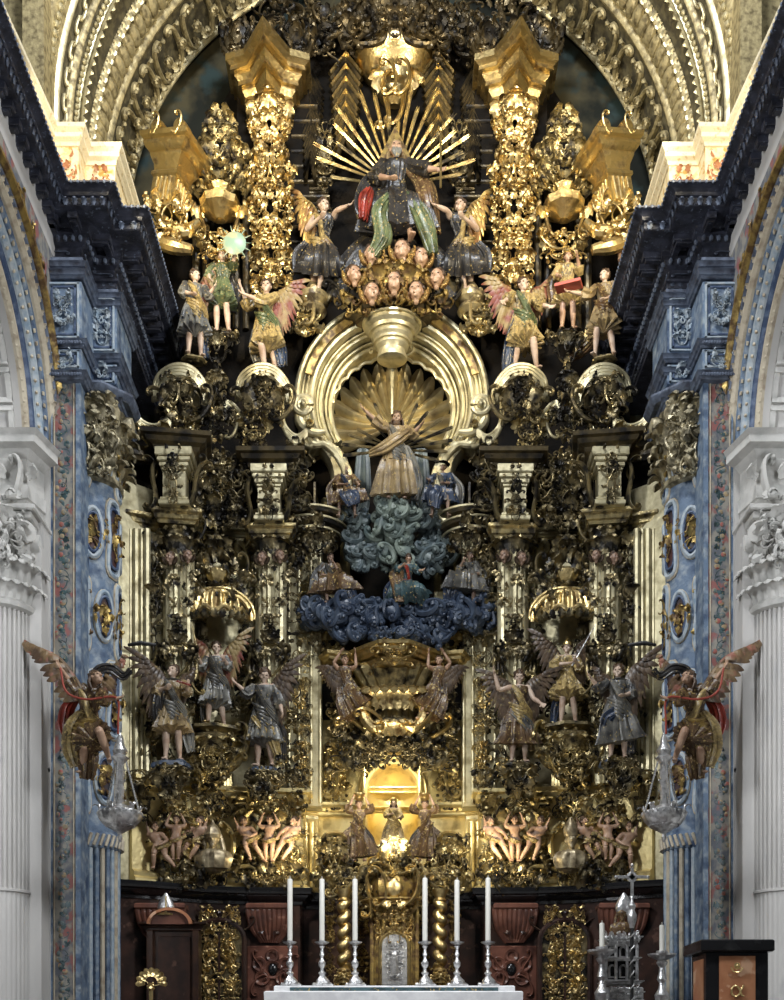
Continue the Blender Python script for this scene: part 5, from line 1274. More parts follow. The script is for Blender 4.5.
# ---- bracket under the clouds
cb = T('central_corbel', 'big gilded corbel with leaf flutes carrying the blue cloud platform', 'corbel', tuple(P(394,745,-.5)))
Y = -.75; m = MB()
path = [pp(322,-.2),pp(332,-.7),pp(352,-.6),pp(372,-1.1),pp(382,-1.3),pp(406,-1.3),pp(416,-1.1),pp(438,-.6),pp(458,-.7),pp(466,-.2)]
m.add(sweep(path, [(-.5,0),(0,0),(.03,.04),(.08,.06),(.1,.12),(.16,.15),(.18,.22),(-.5,.22)], 'XY', Z(662,Y))); m.add(sweep(path, [(-.5,0),(-.1,0),(-.08,.1),(-.03,.16),(-.5,.16)], 'XY', Z(672,Y))); m.o('wavy_cornice', M['gold'], cb)
m = MB(); m.add(lathe([(.2,Z(745,Y)),(.42,Z(738,Y)),(.48,Z(725,Y)),(.5,Z(712,Y)),(.55,Z(700,Y)),(.7,Z(685,Y)),(.95,Z(670,Y)),(.9,Z(664,Y))],64,18,.06), mtx((X(394,Y),Y+.35,0),s=(1,.7,1))); m.o('fluted_bell', M['carve'], cb)
m = MB()
for i in range(9):
    a = (i-4)/4; m.add(LEAF[1], mtx(P(394+a*30,708,Y-.25*(1-a*a)),ry=a*.5,s=.75))
for i in range(7): a = (i-3)/3; m.add(LEAF[0], mtx(P(394+a*20,735,Y-.3*(1-a*a)),ry=a*.5,s=.5))
m.o('leaf_flutes', M['gold'], cb)
m = MB()
for q_ in (1,-1):
    m.add(CC[0], mtx(P(394+q_*12,652,Y-.6),ry=q_*1.2,s=.5)); m.add(SS[0], mtx(P(394+q_*34,664,Y-.1),ry=q_*1.3,s=.6))
orn(m, 394, 655, 34, 18, Y-.5, 16, 4, .2, (.18,.32)); m.o('cartouche', M['gold'], cb)
for i,(py,w,Yq) in enumerate(((722,56,-.9),(733,64,-.9),(745,40,-.95))):
    m = MB(); k = w/2/S(Yq); m.add(lathe([(k*.8,0),(k,.03),(k,.1),(k*.9,.14),(k*.75,.16)],40), mtx((X(394,Yq),-.4,Z(py,Yq)),s=(1,.75,1))); m.o('base_ring', M['darkg'], cb)
for q_ in (1,-1):
    m = MB(); m.add(tube([P(394+q_*20,690,-.8),P(394+q_*30,712,-.95),P(394+q_*20,728,-1.0),P(394+q_*8,722,-1.05)],[.07,.12,.12,.07],10,k=5)); m.add(CC[0], mtx(P(394+q_*24,718,-1.1),ry=q_*1.0,s=.7)); m.add(CC[1], mtx(P(394+q_*42,728,-.7),ry=q_*1.0,s=.8)); m.o('side_scroll', M['gold'], cb)
m = MB(); orn(m, 394, 752, 88, 24, -.7, 60, 14, .3, (.2,.38)); orn(m, 350, 745, 30, 60, -.4, 40, 15, .2, (.2,.38)); orn(m, 438, 745, 30, 60, -.4, 40, 15, .2, (.2,.38)); orn(m, 344, 700, 24, 60, -.3, 26, 16, .2, (.22,.4)); orn(m, 444, 700, 24, 60, -.3, 26, 16, .2, (.22,.4)); m.o('lower_foliage', M['darkg'], cb)
for s in (1,-1):
    m = MB(s); orn(m, 333, 662, 22, 44, -.2, 26, 4, .2, (.2,.4)); m.o('side_foliage', M['carve'], cb)
# ---- lower centre: golden niche wall
nw = T('niche_wall', 'bright gold architectural wall with an arched niche behind the tabernacle', 'niche wall', tuple(P(392,890,.5)))
Y = .35; c = X(393,Y); hw = 26/S(Y); sp_ = Z(790,Y); kk = 1/S(Y)
x0, x1 = X(318,Y), X(468,Y)
for s in (1,-1):
    m = MB(); xo = x0 if s > 0 else x1
    a = [(x,z) for x,z in arc(c,sp_,hw,180,90,12)] if s > 0 else [(x,z) for x,z in arc(c,sp_,hw,0,90,12)]
    m.add(plate([(xo,Z(895,Y)),(xo,Z(720,Y)),(c,Z(720,Y))]+a[::-1]+[(a[0][0],Z(860,Y)),(a[0][0],Z(895,Y))], Y+.5, .5)); m.o('gilt_wall', M['ygold'], nw, smooth=False)
m = MB(); m.add(lathe([(hw,-1.6),(hw,0)],24,a0=0,a1=PI), mtx((c,Y+.45,sp_),s=(1,.9,1))); 
V=[];Fc=[]
for i in range(9):
    ph = PI/2*i/8
    for j in range(25): th = PI*j/24; V.append((c+hw*math.cos(ph)*math.cos(th), Y+.45+.9*hw*math.cos(ph)*math.sin(th), sp_+hw*math.sin(ph)))
for i in range(8):
    for j in range(24): Fc.append((i*25+j,i*25+j+1,(i+1)*25+j+1,(i+1)*25+j))
m.add((V,Fc)); m.box(c-hw,c+hw,Y,Y+1,Z(862,Y)-.05,Z(862,Y)); m.o('niche_bowl', M['ygold'], nw)
m = MB()
for (r_,t_,d_) in ((28,.05,.1),(33,.04,.06)): m.add(sweep([(c-r_*kk,Z(850,Y))]+arc(c,sp_,r_*kk,180,0,24)+[(c+r_*kk,Z(850,Y))], [(-t_,-.1),(-t_,d_*.5),(0,d_),(t_,d_*.5),(t_,-.1)], 'XZ', Y)); 
m.o('niche_archivolt', M['ygold'], nw)
m = MB()
for s in (1,-1):
    pass
m.add(sweep([pp(300,.1),pp(320,.2),pp(350,.25),pp(366,.25)], sm(MOLD,1,1.1), 'XY', Z(816,.2))); m.add(sweep([pp(418,.25),pp(434,.25),pp(464,.2),pp(484,.1)], sm(MOLD,1,1.1), 'XY', Z(816,.2))); m.o('gilt_cornice', M['ygold'], nw)
m = MB(); m.add(sweep([pp(368,.75),pp(418,.75)], sm(MOLD,.5,.5), 'XY', Z(812,.7))); m.add(sweep([pp(368,1.0),pp(418,1.0)], sm(MOLD,.6,.5), 'XY', Z(792,.9))); m.o('niche_ledge', M['ygold'], nw)
nl = MB(); nl.add(ball(.09,.05,.12,12,8), mtx((0.02,.95,Z(776,.9)))); 
for s in (1,-1):
    m = MB(s)
    for (px,w_) in ((321,.05),(364,.05),(325,.03)): m.add(tube([P(px,806,.3),P(px,745,.3)], w_, 8))
    m.add(tube([P(312,888,-.1),P(312,822,-.1)], .07, 10)); m.add(tube([P(306,888,-.15),P(306,822,-.15)], .05, 10)); m.box(X(300,.1),X(318,.1),.0,.4,Z(892,.1),Z(820,.1)); m.o('flanking_pilaster', M['ygold'], nw)
    m = MB(s); c2 = X(335,.3)
    m.add(sweep([(c2-.42,Z(885,.3))]+arc(c2,Z(852,.3),.42,180,0,16)+[(c2+.42,Z(885,.3))], [(-.05,-.1),(-.05,.05),(0,.1),(.05,.05),(.05,-.1)], 'XZ', .33)); m.o('side_arch', M['ygold'], nw)
    m = MB(s); m.add(plate([(c2-.37,Z(888,.3))]+arc(c2,Z(852,.3),.37,180,0,16)+[(c2+.37,Z(888,.3))], .34, .03)); m.o('side_recess', M['bronze'], nw, smooth=False)
    m = MB(s); orn(m, 336, 778, 22, 60, .2, 36, 4, .15, (.2,.4)); m.add(SS[0], mtx(P(338,770,.05),s=1.2)); orn(m, 340, 872, 30, 56, -.2, 56, 5, .25, (.2,.4)); m.o('side_foliage', M['carve'], nw)
    m = MB(s); orn(m, 362, 752, 24, 34, -.1, 24, 6, .2, (.2,.34)); m.o('arch_foliage', M['darkg'], nw)
    m = MB(s); orn(m, 300, 740, 7, 120, -.5, 50, 9, .05, (.1,.2)); m.o('carved_edge', M['gold'], nw)
# ------------------------------------------------------------------ sculpture
M['shield'] = mat('green_shield_paint', (.22,.33,.25), (.36,.36,.22), 6, rough=.4)
UG = 'statues of the upper stage'
# left bay archangels
fig('archangel_statue','winged archangel in an ochre skirted tunic holding a book, outermost of the left-hand group','statue',172,762,-2.3,102,'archangels of the lower stage',rz=.15,robe='ochre_robe_paint',hem=.27,sash='silvery_robe_paint',
    arms=[((-.15,-.04,.67),(-.06,-.14,.68)),((.14,-.08,.66),(.16,-.18,.7))],look=(.25,-.5,.1),wings=[((-.22,-.02,.95),(-.12,-.02,-.5),.06),((.16,.12,.92),(.04,0,-.25),.05)],base=(.19,.08),collar='silvery_robe_paint',
    cloak=[([(-.1,-.02,.72),(-.12,-.06,.6),(-.13,-.03,.45),(-.1,.02,.3)],.06,'black_robe_paint'),([(.1,.02,.5),(.15,.04,.3),(.18,.05,.12)],.06,'silvery_robe_paint')],extra=[('open_book',lambda m,H:(m.add(box(.13*H,.1*H,.014*H,.003),mtx((.12*H,-.2*H,.715*H),rx=.35,ry=.25)),),'red_robe_paint')])
fig('archangel_statue','winged archangel standing highest in the middle of the left-hand group in a grey robe','statue',216,728,-1.6,90,'archangels of the lower stage',robe='silvery_robe_paint',hem=.2,sash='grey_robe_paint',
    arms=[((-.15,-.02,.66),(-.17,-.14,.74)),((.15,-.05,.66),(.12,-.16,.7))],look=(-.15,.15,0),wings=[((-.24,.04,1.0),(-.08,0,-.42),.055),((.24,.04,1.0),(.08,0,-.44),.055)],wm='wingr',base=(.19,.07),
    legs=[((-.06,-.1,.27),(-.08,-.05,.045)),((.06,-.06,.28),(.09,.0,.045))],cloak=[([(.02,-.04,.5),(-.08,-.06,.38),(-.12,-.04,.2),(-.13,-.02,.06)],.05,'grey_robe_paint')],
    extra=[('spear',lambda m,H:m.add(tube([(-.2*H,-.12*H,.55*H),(-.17*H,-.13*H,.74*H),(-.24*H,-.12*H,1.08*H)],.008*H,6)),'carve')])
fig('archangel_statue','winged archangel with bare pale neck and arms opened wide, innermost of the left-hand group','statue',264,768,-1.7,104,'archangels of the lower stage',rz=-.1,robe='silvery_robe_paint',hem=.2,sash='grey_robe_paint',skin='skinp',
    arms=[((-.15,-.06,.7),(-.24,-.1,.78)),((.16,-.05,.62),(.2,-.12,.5))],look=(-.35,.25,.12),wings=[((.22,-.02,.93),(.08,-.03,-.48),.06)],base=(.16,.07),wm='wingd',
    cloak=[([(-.09,-.05,.48),(-.02,-.1,.42),(.08,-.08,.3),(.14,-.03,.12)],.06,'gilded_robe_paint'),([(.06,-.03,.5),(.14,.0,.35),(.16,.02,.08)],.07,'black_robe_paint')])
# right bay
fig('archangel_statue','bare-shouldered winged archangel raising one arm, innermost of the right-hand group','statue',518,764,-1.7,98,'archangels of the lower stage',rz=.05,robe='brown_robe_paint',hem=.17,sash='gilded_robe_paint',sleeves=False,top=.1,
    arms=[((-.2,-.03,.74),(-.25,-.05,.9)),((.15,-.04,.66),(.22,-.12,.58))],look=(-.3,-.2,-.1),wings=[((-.2,.03,.88),(-.08,0,-.45),.055),((.24,.0,.9),(.06,0,-.45),.055)],base=(.17,.07),
    cloak=[([(-.08,-.04,.52),(.02,-.1,.44),(.1,-.08,.36),(.16,-.04,.3)],.06,'silvery_robe_paint'),([(.05,-.05,.48),(.12,-.02,.3),(.14,0,.14)],.06,'ochre_robe_paint')])
fig('archangel_statue','helmeted archangel with a raised sword and flared gilded skirt, middle of the right-hand group','statue',566,726,-1.6,88,'archangels of the lower stage',robe='gilded_robe_paint',hem=.30,wide=1.2,hat='helmet',
    arms=[((-.15,-.04,.68),(.02,-.16,.66)),((.15,-.04,.64),(.09,-.17,.67))],look=(0,-.3,0),wings=[((-.25,.04,1.0),(-.1,0,-.42),.06),((.25,.04,1.0),(.1,0,-.45),.06)],base=(.2,.08),
    legs=[((-.05,-.08,.27),(-.06,-.03,.045)),((.07,-.07,.28),(.11,.0,.045))],cloak=[([(.0,.03,.45),(-.1,.02,.25),(-.14,0,.04)],.06,'blue_robe_paint')],
    extra=[('sword',lambda m,H:(m.add(tube([(.04*H,-.18*H,.62*H),(.3*H,-.2*H,1.08*H)],[.009*H,.004*H],6)),m.add(tube([(.04*H,-.19*H,.72*H),(.12*H,-.19*H,.67*H)],.007*H,6))),'silver')])
fig('archangel_statue','winged archangel in a grey jerkin with one hand raised, outermost of the right-hand group','statue',617,760,-2.3,100,'archangels of the lower stage',rz=-.12,robe='grey_robe_paint',hem=.15,sash='silvery_robe_paint',collar='silvery_robe_paint',
    arms=[((-.18,-.05,.7),(-.27,-.12,.8)),((.15,-.04,.65),(.06,-.15,.6))],look=(-.1,-.2,.1),wings=[((.26,-.02,.98),(.02,-.03,-.58),.065),((-.14,.1,.9),(-.04,0,-.3),.05)],base=(.18,.08),
    cloak=[([(.08,-.04,.55),(-.02,-.1,.44),(-.1,-.08,.38),(-.14,0,.2)],.06,'blue_robe_paint'),([(.06,-.02,.45),(.12,.0,.25),(.14,.02,.06)],.07,'black_robe_paint')])
# upper stage statues
fig('archangel_statue','pale-armed archangel with bare legs standing far left under the vault','statue',194,358,-1.3,92,UG,rz=.3,robe='silvery_robe_paint',hem=.22,sash='gilded_robe_paint',skin='skinp',
    arms=[((-.13,-.05,.66),(-.05,-.14,.6)),((.15,-.03,.68),(.2,-.1,.74))],look=(0,.5,.1),wings=[((.22,.1,1.06),(.05,0,-.3),.05)],wm='wingr',base=(.14,.05),basem='carve',cloak=[([(.04,0,.45),(.1,.02,.25),(.12,.02,.03)],.06,'blue_robe_paint')])
fig('soldier_saint_statue','armoured statue holding up a round green shield at upper left','statue',222,335,-1.0,88,UG,robe='green_robe_paint',hem=.3,hat='helmet',skin='skinp',
    arms=[((-.14,-.05,.66),(-.12,-.14,.55)),((.13,-.03,.74),(.16,-.14,.85))],base=(.15,.06),basem='bronze',cloak=[([(.06,.04,.75),(.12,.06,.55),(.1,.06,.3)],.08,'black_robe_paint')],
    extra=[('round_shield',lambda m,H:(m.add(lathe([(0,.03),(.06,.025),(.11,.01),(.13,0),(.125,-.012),(0,-.012)],24),mtx((.17*H,-.2*H,.9*H),rx=PI/2,s=H)),[m.add(tube([(.17*H+math.cos(a)*.13*H,-.2*H,.9*H+math.sin(a)*.13*H),(.17*H+math.cos(a)*.2*H,-.2*H,.9*H+math.sin(a)*.2*H)],[.008*H,.002*H],5)) for a in np.linspace(0,2*PI,15)]),'shield')])
fig('archangel_statue','gilded-robed angel with both hands lifted together beside the left foliage pilaster','statue',266,376,-1.0,100,UG,rz=-.15,robe='gilded_robe_paint',hem=.2,sash='green_robe_paint',skin='skinp',
    arms=[((-.17,-.05,.68),(-.22,-.12,.82)),((-.0,-.12,.66),(-.17,-.17,.72))],look=(-.15,.1,0),wings=[((.22,.08,.9),(.1,0,-.42),.055)],wm='wingr',legs=[((-.02,-.13,.29),(-.0,-.03,.045)),((.07,-.03,.28),(.1,.03,.045))],
    cloak=[([(.0,-.06,.5),(.08,-.06,.4),(.14,-.02,.25),(.17,0,.08)],.07,'blue_robe_paint'),([(-.1,-.03,.45),(-.12,0,.3),(-.1,.02,.15)],.05,'silvery_robe_paint')])
fig('archangel_statue','angel with tall red wing and one arm stretched down beside the right foliage pilaster','statue',522,374,-1.0,100,UG,rz=.1,robe='gilded_robe_paint',hem=.22,sash='green_robe_paint',skin='skinp',
    arms=[((-.14,-.04,.72),(-.2,-.08,.66)),((.16,-.06,.66),(.25,-.14,.6))],look=(-.1,.2,0),wings=[((-.2,.08,.92),(-.14,0,-.42),.06),((.22,.1,.95),(.02,0,-.42),.05)],wm='wingr',legs=[((-.05,-.04,.28),(-.08,.02,.045)),((.08,-.14,.28),(.14,-.04,.045))],
    cloak=[([(-.06,-.05,.5),(-.1,-.04,.35),(-.14,-.02,.15),(-.16,0,.02)],.07,'blue_robe_paint')])
fig('archangel_statue','statue in an olive tunic leaning inward with a small red tray at upper right','statue',604,358,-1.3,92,UG,rz=-.35,robe='ochre_robe_paint',hem=.24,sash='brown_robe_paint',skin='skinp',
    arms=[((-.15,-.1,.66),(-.33,-.2,.67)),((.12,-.04,.62),(.04,-.12,.56))],look=(0,-.4,-.1),base=(.14,.05),basem='carve',legs=[((-.06,-.1,.28),(-.09,-.03,.045)),((.07,-.03,.28),(.1,.04,.045))],
    cloak=[([(.04,.02,.5),(-.05,.05,.35),(-.25,.06,.18),(-.4,.05,.1)],.06,'brown_robe_paint')],extra=[('red_tray',lambda m,H:(m.add(box(.28*H,.14*H,.035*H,.006),mtx((-.34*H,-.24*H,.71*H))),),'robe_red')])
fig('soldier_saint_statue','statue in a short military skirt standing back between two larger angels at upper right','statue',567,332,-.9,84,UG,robe='gilded_robe_paint',hem=.32,hat='helmet',skin='skin',
    arms=[((-.14,-.04,.66),(-.12,-.13,.58)),((.14,-.05,.68),(.1,-.16,.78))],base=(.15,.06),basem='bronze',cloak=[([(-.08,.05,.76),(-.16,.06,.6),(-.15,.06,.35)],.08,'brown_robe_paint')])
fig('child_statue','gilded child figure seated high by the right broken cornice','statue',622,262,-1.0,46,UG,skin='skin',hs=1.5,fat=1.3,robe=None,pel=(0,0,.5),arms=[((-.18,-.05,.66),(-.22,-.1,.85)),((.15,-.05,.6),(.12,-.14,.5))],wings=[((.2,.1,.8),(.05,0,-.25),.05)],wm='wingg')
for s in (1,-1):
    side = 'left' if s > 0 else 'right'
    fig('kneeling_angel_statue','bare-shouldered angel with golden wing kneeling to the %s of the enthroned bearded figure' % side,'statue',322,298,-.7,104,UG,mir=s,rz=-.2,skin='skinp',robe='black_robe_paint',hem=.17,sleeves=False,sash='gilded_robe_paint',
        pel=(-.02,.02,.48),chest=(.03,-.04,.70),look=(-.1,.6,.1),arms=[((-.13,-.1,.6),(.03,-.2,.62)),((.17,-.1,.74),(.29,-.14,.74))],wings=[((-.2,.06,1.02),(-.1,0,-.4),.05)],wm='wingg',
        legs=[((.06,-.14,.3),(-.02,-.04,.06)),((-.06,-.1,.24),(-.1,.14,.08))],cloak=[([(-.12,-.05,.5),(-.2,-.05,.4),(-.22,-.03,.25)],.08,'black_robe_paint'),([(.02,-.08,.5),(.1,-.06,.38),(.16,-.02,.2)],.07,'brown_robe_paint')])
# enthroned bearded figure
fig('enthroned_bearded_statue','bearded enthroned figure in dark robes with a triangular nimbus inside the top sunburst','statue',396,256,-.7,128,UG,pel=(0,.03,.46),chest=(0,.0,.68),skin='skin',robe='black_robe_paint',beard='grey',hat='triangle',wide=.9,hem=.06,
    legs=[((-.1,-.15,.3),(-.09,-.13,.05)),((.1,-.17,.28),(.11,-.14,.05))],arms=[((-.17,-.08,.56),(-.05,-.18,.47)),((.2,-.08,.62),(.33,-.16,.55))],look=(.15,.1,0),long=True,
    cloak=[([(.08,.02,.72),(.2,-.05,.55),(.24,-.15,.35),(.3,-.1,.1)],.08,'brown_robe_paint'),([(-.08,.02,.7),(-.2,-.06,.5),(-.25,-.1,.3),(-.22,-.1,.15)],.08,'black_robe_paint'),([(.08,-.16,.36),(.18,-.2,.2),(.24,-.2,.05),(.28,-.2,-.12)],.07,'green_robe_paint'),([(-.04,-.2,.32),(-.12,-.24,.16),(-.1,-.22,.0),(-.18,-.2,-.14)],.07,'green_robe_paint'),([(-.2,-.2,.36),(-.235,-.24,.26),(-.25,-.22,.12)],.05,'red_robe_paint')],
    extra=[('sceptre',lambda m,H:(m.add(tube([(.34*H,-.2*H,.38*H),(.34*H,-.2*H,.8*H)],.009*H,6)),m.add(ball(.02*H),mtx((.34*H,-.2*H,.82*H)))),'gold')])
sb = T('sunburst','large radiating burst of gilded rays behind the enthroned bearded figure','sunburst',tuple(P(396,165,-.1)))
def ray(m, c, a, r0, r1, Y, w, k=3):
    for j in range(k):
        o_ = (j-(k-1)/2)*.02*k; aa = a+o_*.6; L = r1*(1-.14*abs(j-(k-1)/2))
        p0 = P(c[0]+r0*math.sin(aa), c[1]-r0*math.cos(aa), Y+.1); p1 = P(c[0]+L*math.sin(aa), c[1]-L*math.cos(aa), Y-.15)
        m.add(tube([p0,p0.lerp(p1,.92),p1],[w*.55,w,w*.2],5))
for i,(a,r1) in enumerate([(-82,62),(-70,80),(-62,88),(-53,70),(-44,84),(-36,96),(-28,74),(-20,98),(-12,92),(-5,64),(4,64),(10,98),(17,80),(24,104),(32,72),(40,92),(48,80),(56,88),(64,74),(72,82),(80,66)]):
    m = MB(); ray(m,(394,186),math.radians(a),22,r1*1.12,-.3,.026,2); m.o('ray', M['gold'] if i%3 else M['carve'], sb)
# cherub heads under it
for i,(px,py,h,tl,yw) in enumerate(((372,255,16,.1,.2),(402,251,17,-.15,-.3),(421,258,16,.1,.2),(354,275,15,-.1,.4),(437,278,15,.1,-.3),(372,293,16,0,.1),(394,283,17,0,0),(416,292,16,0,-.15))):
    cherub('winged cherub head, %s' % ('left one of the upper row beside the green drapery','turned central one of the upper row','right one of the upper row','outermost on the left slope','outermost on the right slope','left one of the lowest row','middle one of the lowest row, just above the keystone','right one of the lowest row')[i], px, py, -1.15, h*1.12, tl, yw, skin='skin')
gd = T('gloria_base','dark winged and draped mass under the enthroned figure holding the cherub heads','carving',tuple(P(394,300,-.6)))
m = MB()
for i in range(7): a=(i-3)/3; m.add(tube([P(394+a*14,235,-.6),P(394+a*40,265,-.75),P(394+a*58,300,-.7)],[(.16,.2),(.2,.3),(.12,.24)],24,k=4,folds=7,amp=.2))
m.o('draped_mass', M['black_robe_paint'], gd)
m = MB(); orn(m, 394, 290, 110, 34, -.85, 60, 4, .3, (.25,.5), kinds='llc', shape='up'); m.o('feather_mass', M['estof'], gd)
m = MB()
for q in (1,-1): m.add(tube([P(394+q*20,240,-.6),P(394+q*48,272,-.8),P(394+q*68,302,-.7)],[.1,.13,.08],8,k=4)); m.add(CC[0],mtx(P(394+q*60,292,-.95),ry=q*.6,s=.6))
m.o('side_scroll', M['darkg'], gd)
# transfiguration group
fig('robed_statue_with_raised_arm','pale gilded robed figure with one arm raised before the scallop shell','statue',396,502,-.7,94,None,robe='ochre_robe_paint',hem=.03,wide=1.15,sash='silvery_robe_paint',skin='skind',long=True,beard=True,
    arms=[((-.17,-.04,.8),(-.33,-.08,.93)),((.17,-.06,.68),(.26,-.14,.74))],look=(-.2,-.1,0),cloak=[([(-.28,-.02,.5),(-.14,-.1,.52),(.0,-.13,.6),(.12,-.08,.7)],.07,'ochre_robe_paint'),([(.1,-.08,.55),(.16,-.05,.4),(.22,0,.2),(.2,.0,.02)],.07,'silvery_robe_paint')])
s2 = T('sunburst','thin dark rays spreading behind the robed figure with the raised arm','sunburst',tuple(P(396,450,-.2)))
for a,r1 in ((-96,58),(-84,60),(-72,54),(-62,48),(-40,50),(-25,56),(25,56),(40,54),(56,62),(68,66),(80,62),(92,56),(104,48)):
    m = MB(); ray(m,(396,450),math.radians(a),10,r1,-.5,.03,2); m.o('ray', M['darkg'], s2)
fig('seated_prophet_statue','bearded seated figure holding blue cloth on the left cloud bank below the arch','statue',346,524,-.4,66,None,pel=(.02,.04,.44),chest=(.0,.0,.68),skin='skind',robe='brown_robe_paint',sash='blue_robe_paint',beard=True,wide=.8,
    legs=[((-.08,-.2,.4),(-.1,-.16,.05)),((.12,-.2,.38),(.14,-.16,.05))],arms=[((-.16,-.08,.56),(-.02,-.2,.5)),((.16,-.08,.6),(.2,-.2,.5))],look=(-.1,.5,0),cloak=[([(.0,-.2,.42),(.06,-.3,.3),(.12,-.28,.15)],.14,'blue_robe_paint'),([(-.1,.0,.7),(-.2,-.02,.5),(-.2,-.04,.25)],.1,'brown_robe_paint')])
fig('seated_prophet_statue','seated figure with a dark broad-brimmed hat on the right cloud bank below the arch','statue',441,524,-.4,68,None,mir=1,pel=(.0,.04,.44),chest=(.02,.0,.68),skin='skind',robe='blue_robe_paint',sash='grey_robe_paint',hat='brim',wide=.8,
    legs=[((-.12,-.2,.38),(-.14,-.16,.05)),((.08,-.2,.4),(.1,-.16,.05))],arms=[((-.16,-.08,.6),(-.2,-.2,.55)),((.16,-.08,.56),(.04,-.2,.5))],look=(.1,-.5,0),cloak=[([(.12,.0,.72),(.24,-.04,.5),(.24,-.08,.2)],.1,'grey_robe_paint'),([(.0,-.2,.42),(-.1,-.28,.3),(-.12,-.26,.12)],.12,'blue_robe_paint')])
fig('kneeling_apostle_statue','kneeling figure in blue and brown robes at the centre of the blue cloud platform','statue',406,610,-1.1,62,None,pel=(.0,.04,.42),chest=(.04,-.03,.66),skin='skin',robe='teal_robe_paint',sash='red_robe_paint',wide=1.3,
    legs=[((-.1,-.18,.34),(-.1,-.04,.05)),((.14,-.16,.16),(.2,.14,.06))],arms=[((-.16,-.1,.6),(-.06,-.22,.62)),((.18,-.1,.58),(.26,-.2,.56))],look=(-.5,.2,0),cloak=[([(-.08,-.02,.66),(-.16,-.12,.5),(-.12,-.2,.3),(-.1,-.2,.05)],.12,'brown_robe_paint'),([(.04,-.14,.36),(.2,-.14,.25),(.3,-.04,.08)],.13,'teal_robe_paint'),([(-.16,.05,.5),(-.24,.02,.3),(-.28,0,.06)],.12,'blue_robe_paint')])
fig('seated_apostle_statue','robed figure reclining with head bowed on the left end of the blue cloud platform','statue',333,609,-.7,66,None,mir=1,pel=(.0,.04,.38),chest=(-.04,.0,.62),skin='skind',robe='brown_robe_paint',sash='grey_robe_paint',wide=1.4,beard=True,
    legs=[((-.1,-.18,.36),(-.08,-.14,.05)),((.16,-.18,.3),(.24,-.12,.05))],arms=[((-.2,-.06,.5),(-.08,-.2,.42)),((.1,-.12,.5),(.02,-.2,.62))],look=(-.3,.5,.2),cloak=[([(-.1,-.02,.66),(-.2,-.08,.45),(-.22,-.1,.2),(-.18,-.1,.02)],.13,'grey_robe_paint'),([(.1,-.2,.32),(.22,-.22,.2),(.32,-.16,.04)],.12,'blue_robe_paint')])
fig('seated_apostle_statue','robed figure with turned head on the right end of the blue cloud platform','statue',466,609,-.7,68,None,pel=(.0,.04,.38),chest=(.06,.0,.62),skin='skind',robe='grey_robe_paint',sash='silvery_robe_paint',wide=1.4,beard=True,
    legs=[((-.14,-.18,.34),(-.2,-.14,.05)),((.1,-.18,.36),(.1,-.12,.05))],arms=[((-.1,-.12,.52),(-.06,-.22,.6)),((.22,-.06,.5),(.1,-.2,.42))],look=(-.1,.8,.1),cloak=[([(.1,-.02,.68),(.22,-.06,.45),(.2,-.1,.2),(.16,-.1,.02)],.14,'silvery_robe_paint'),([(-.1,-.2,.34),(-.22,-.2,.2),(-.26,-.14,.04)],.12,'blue_robe_paint')])
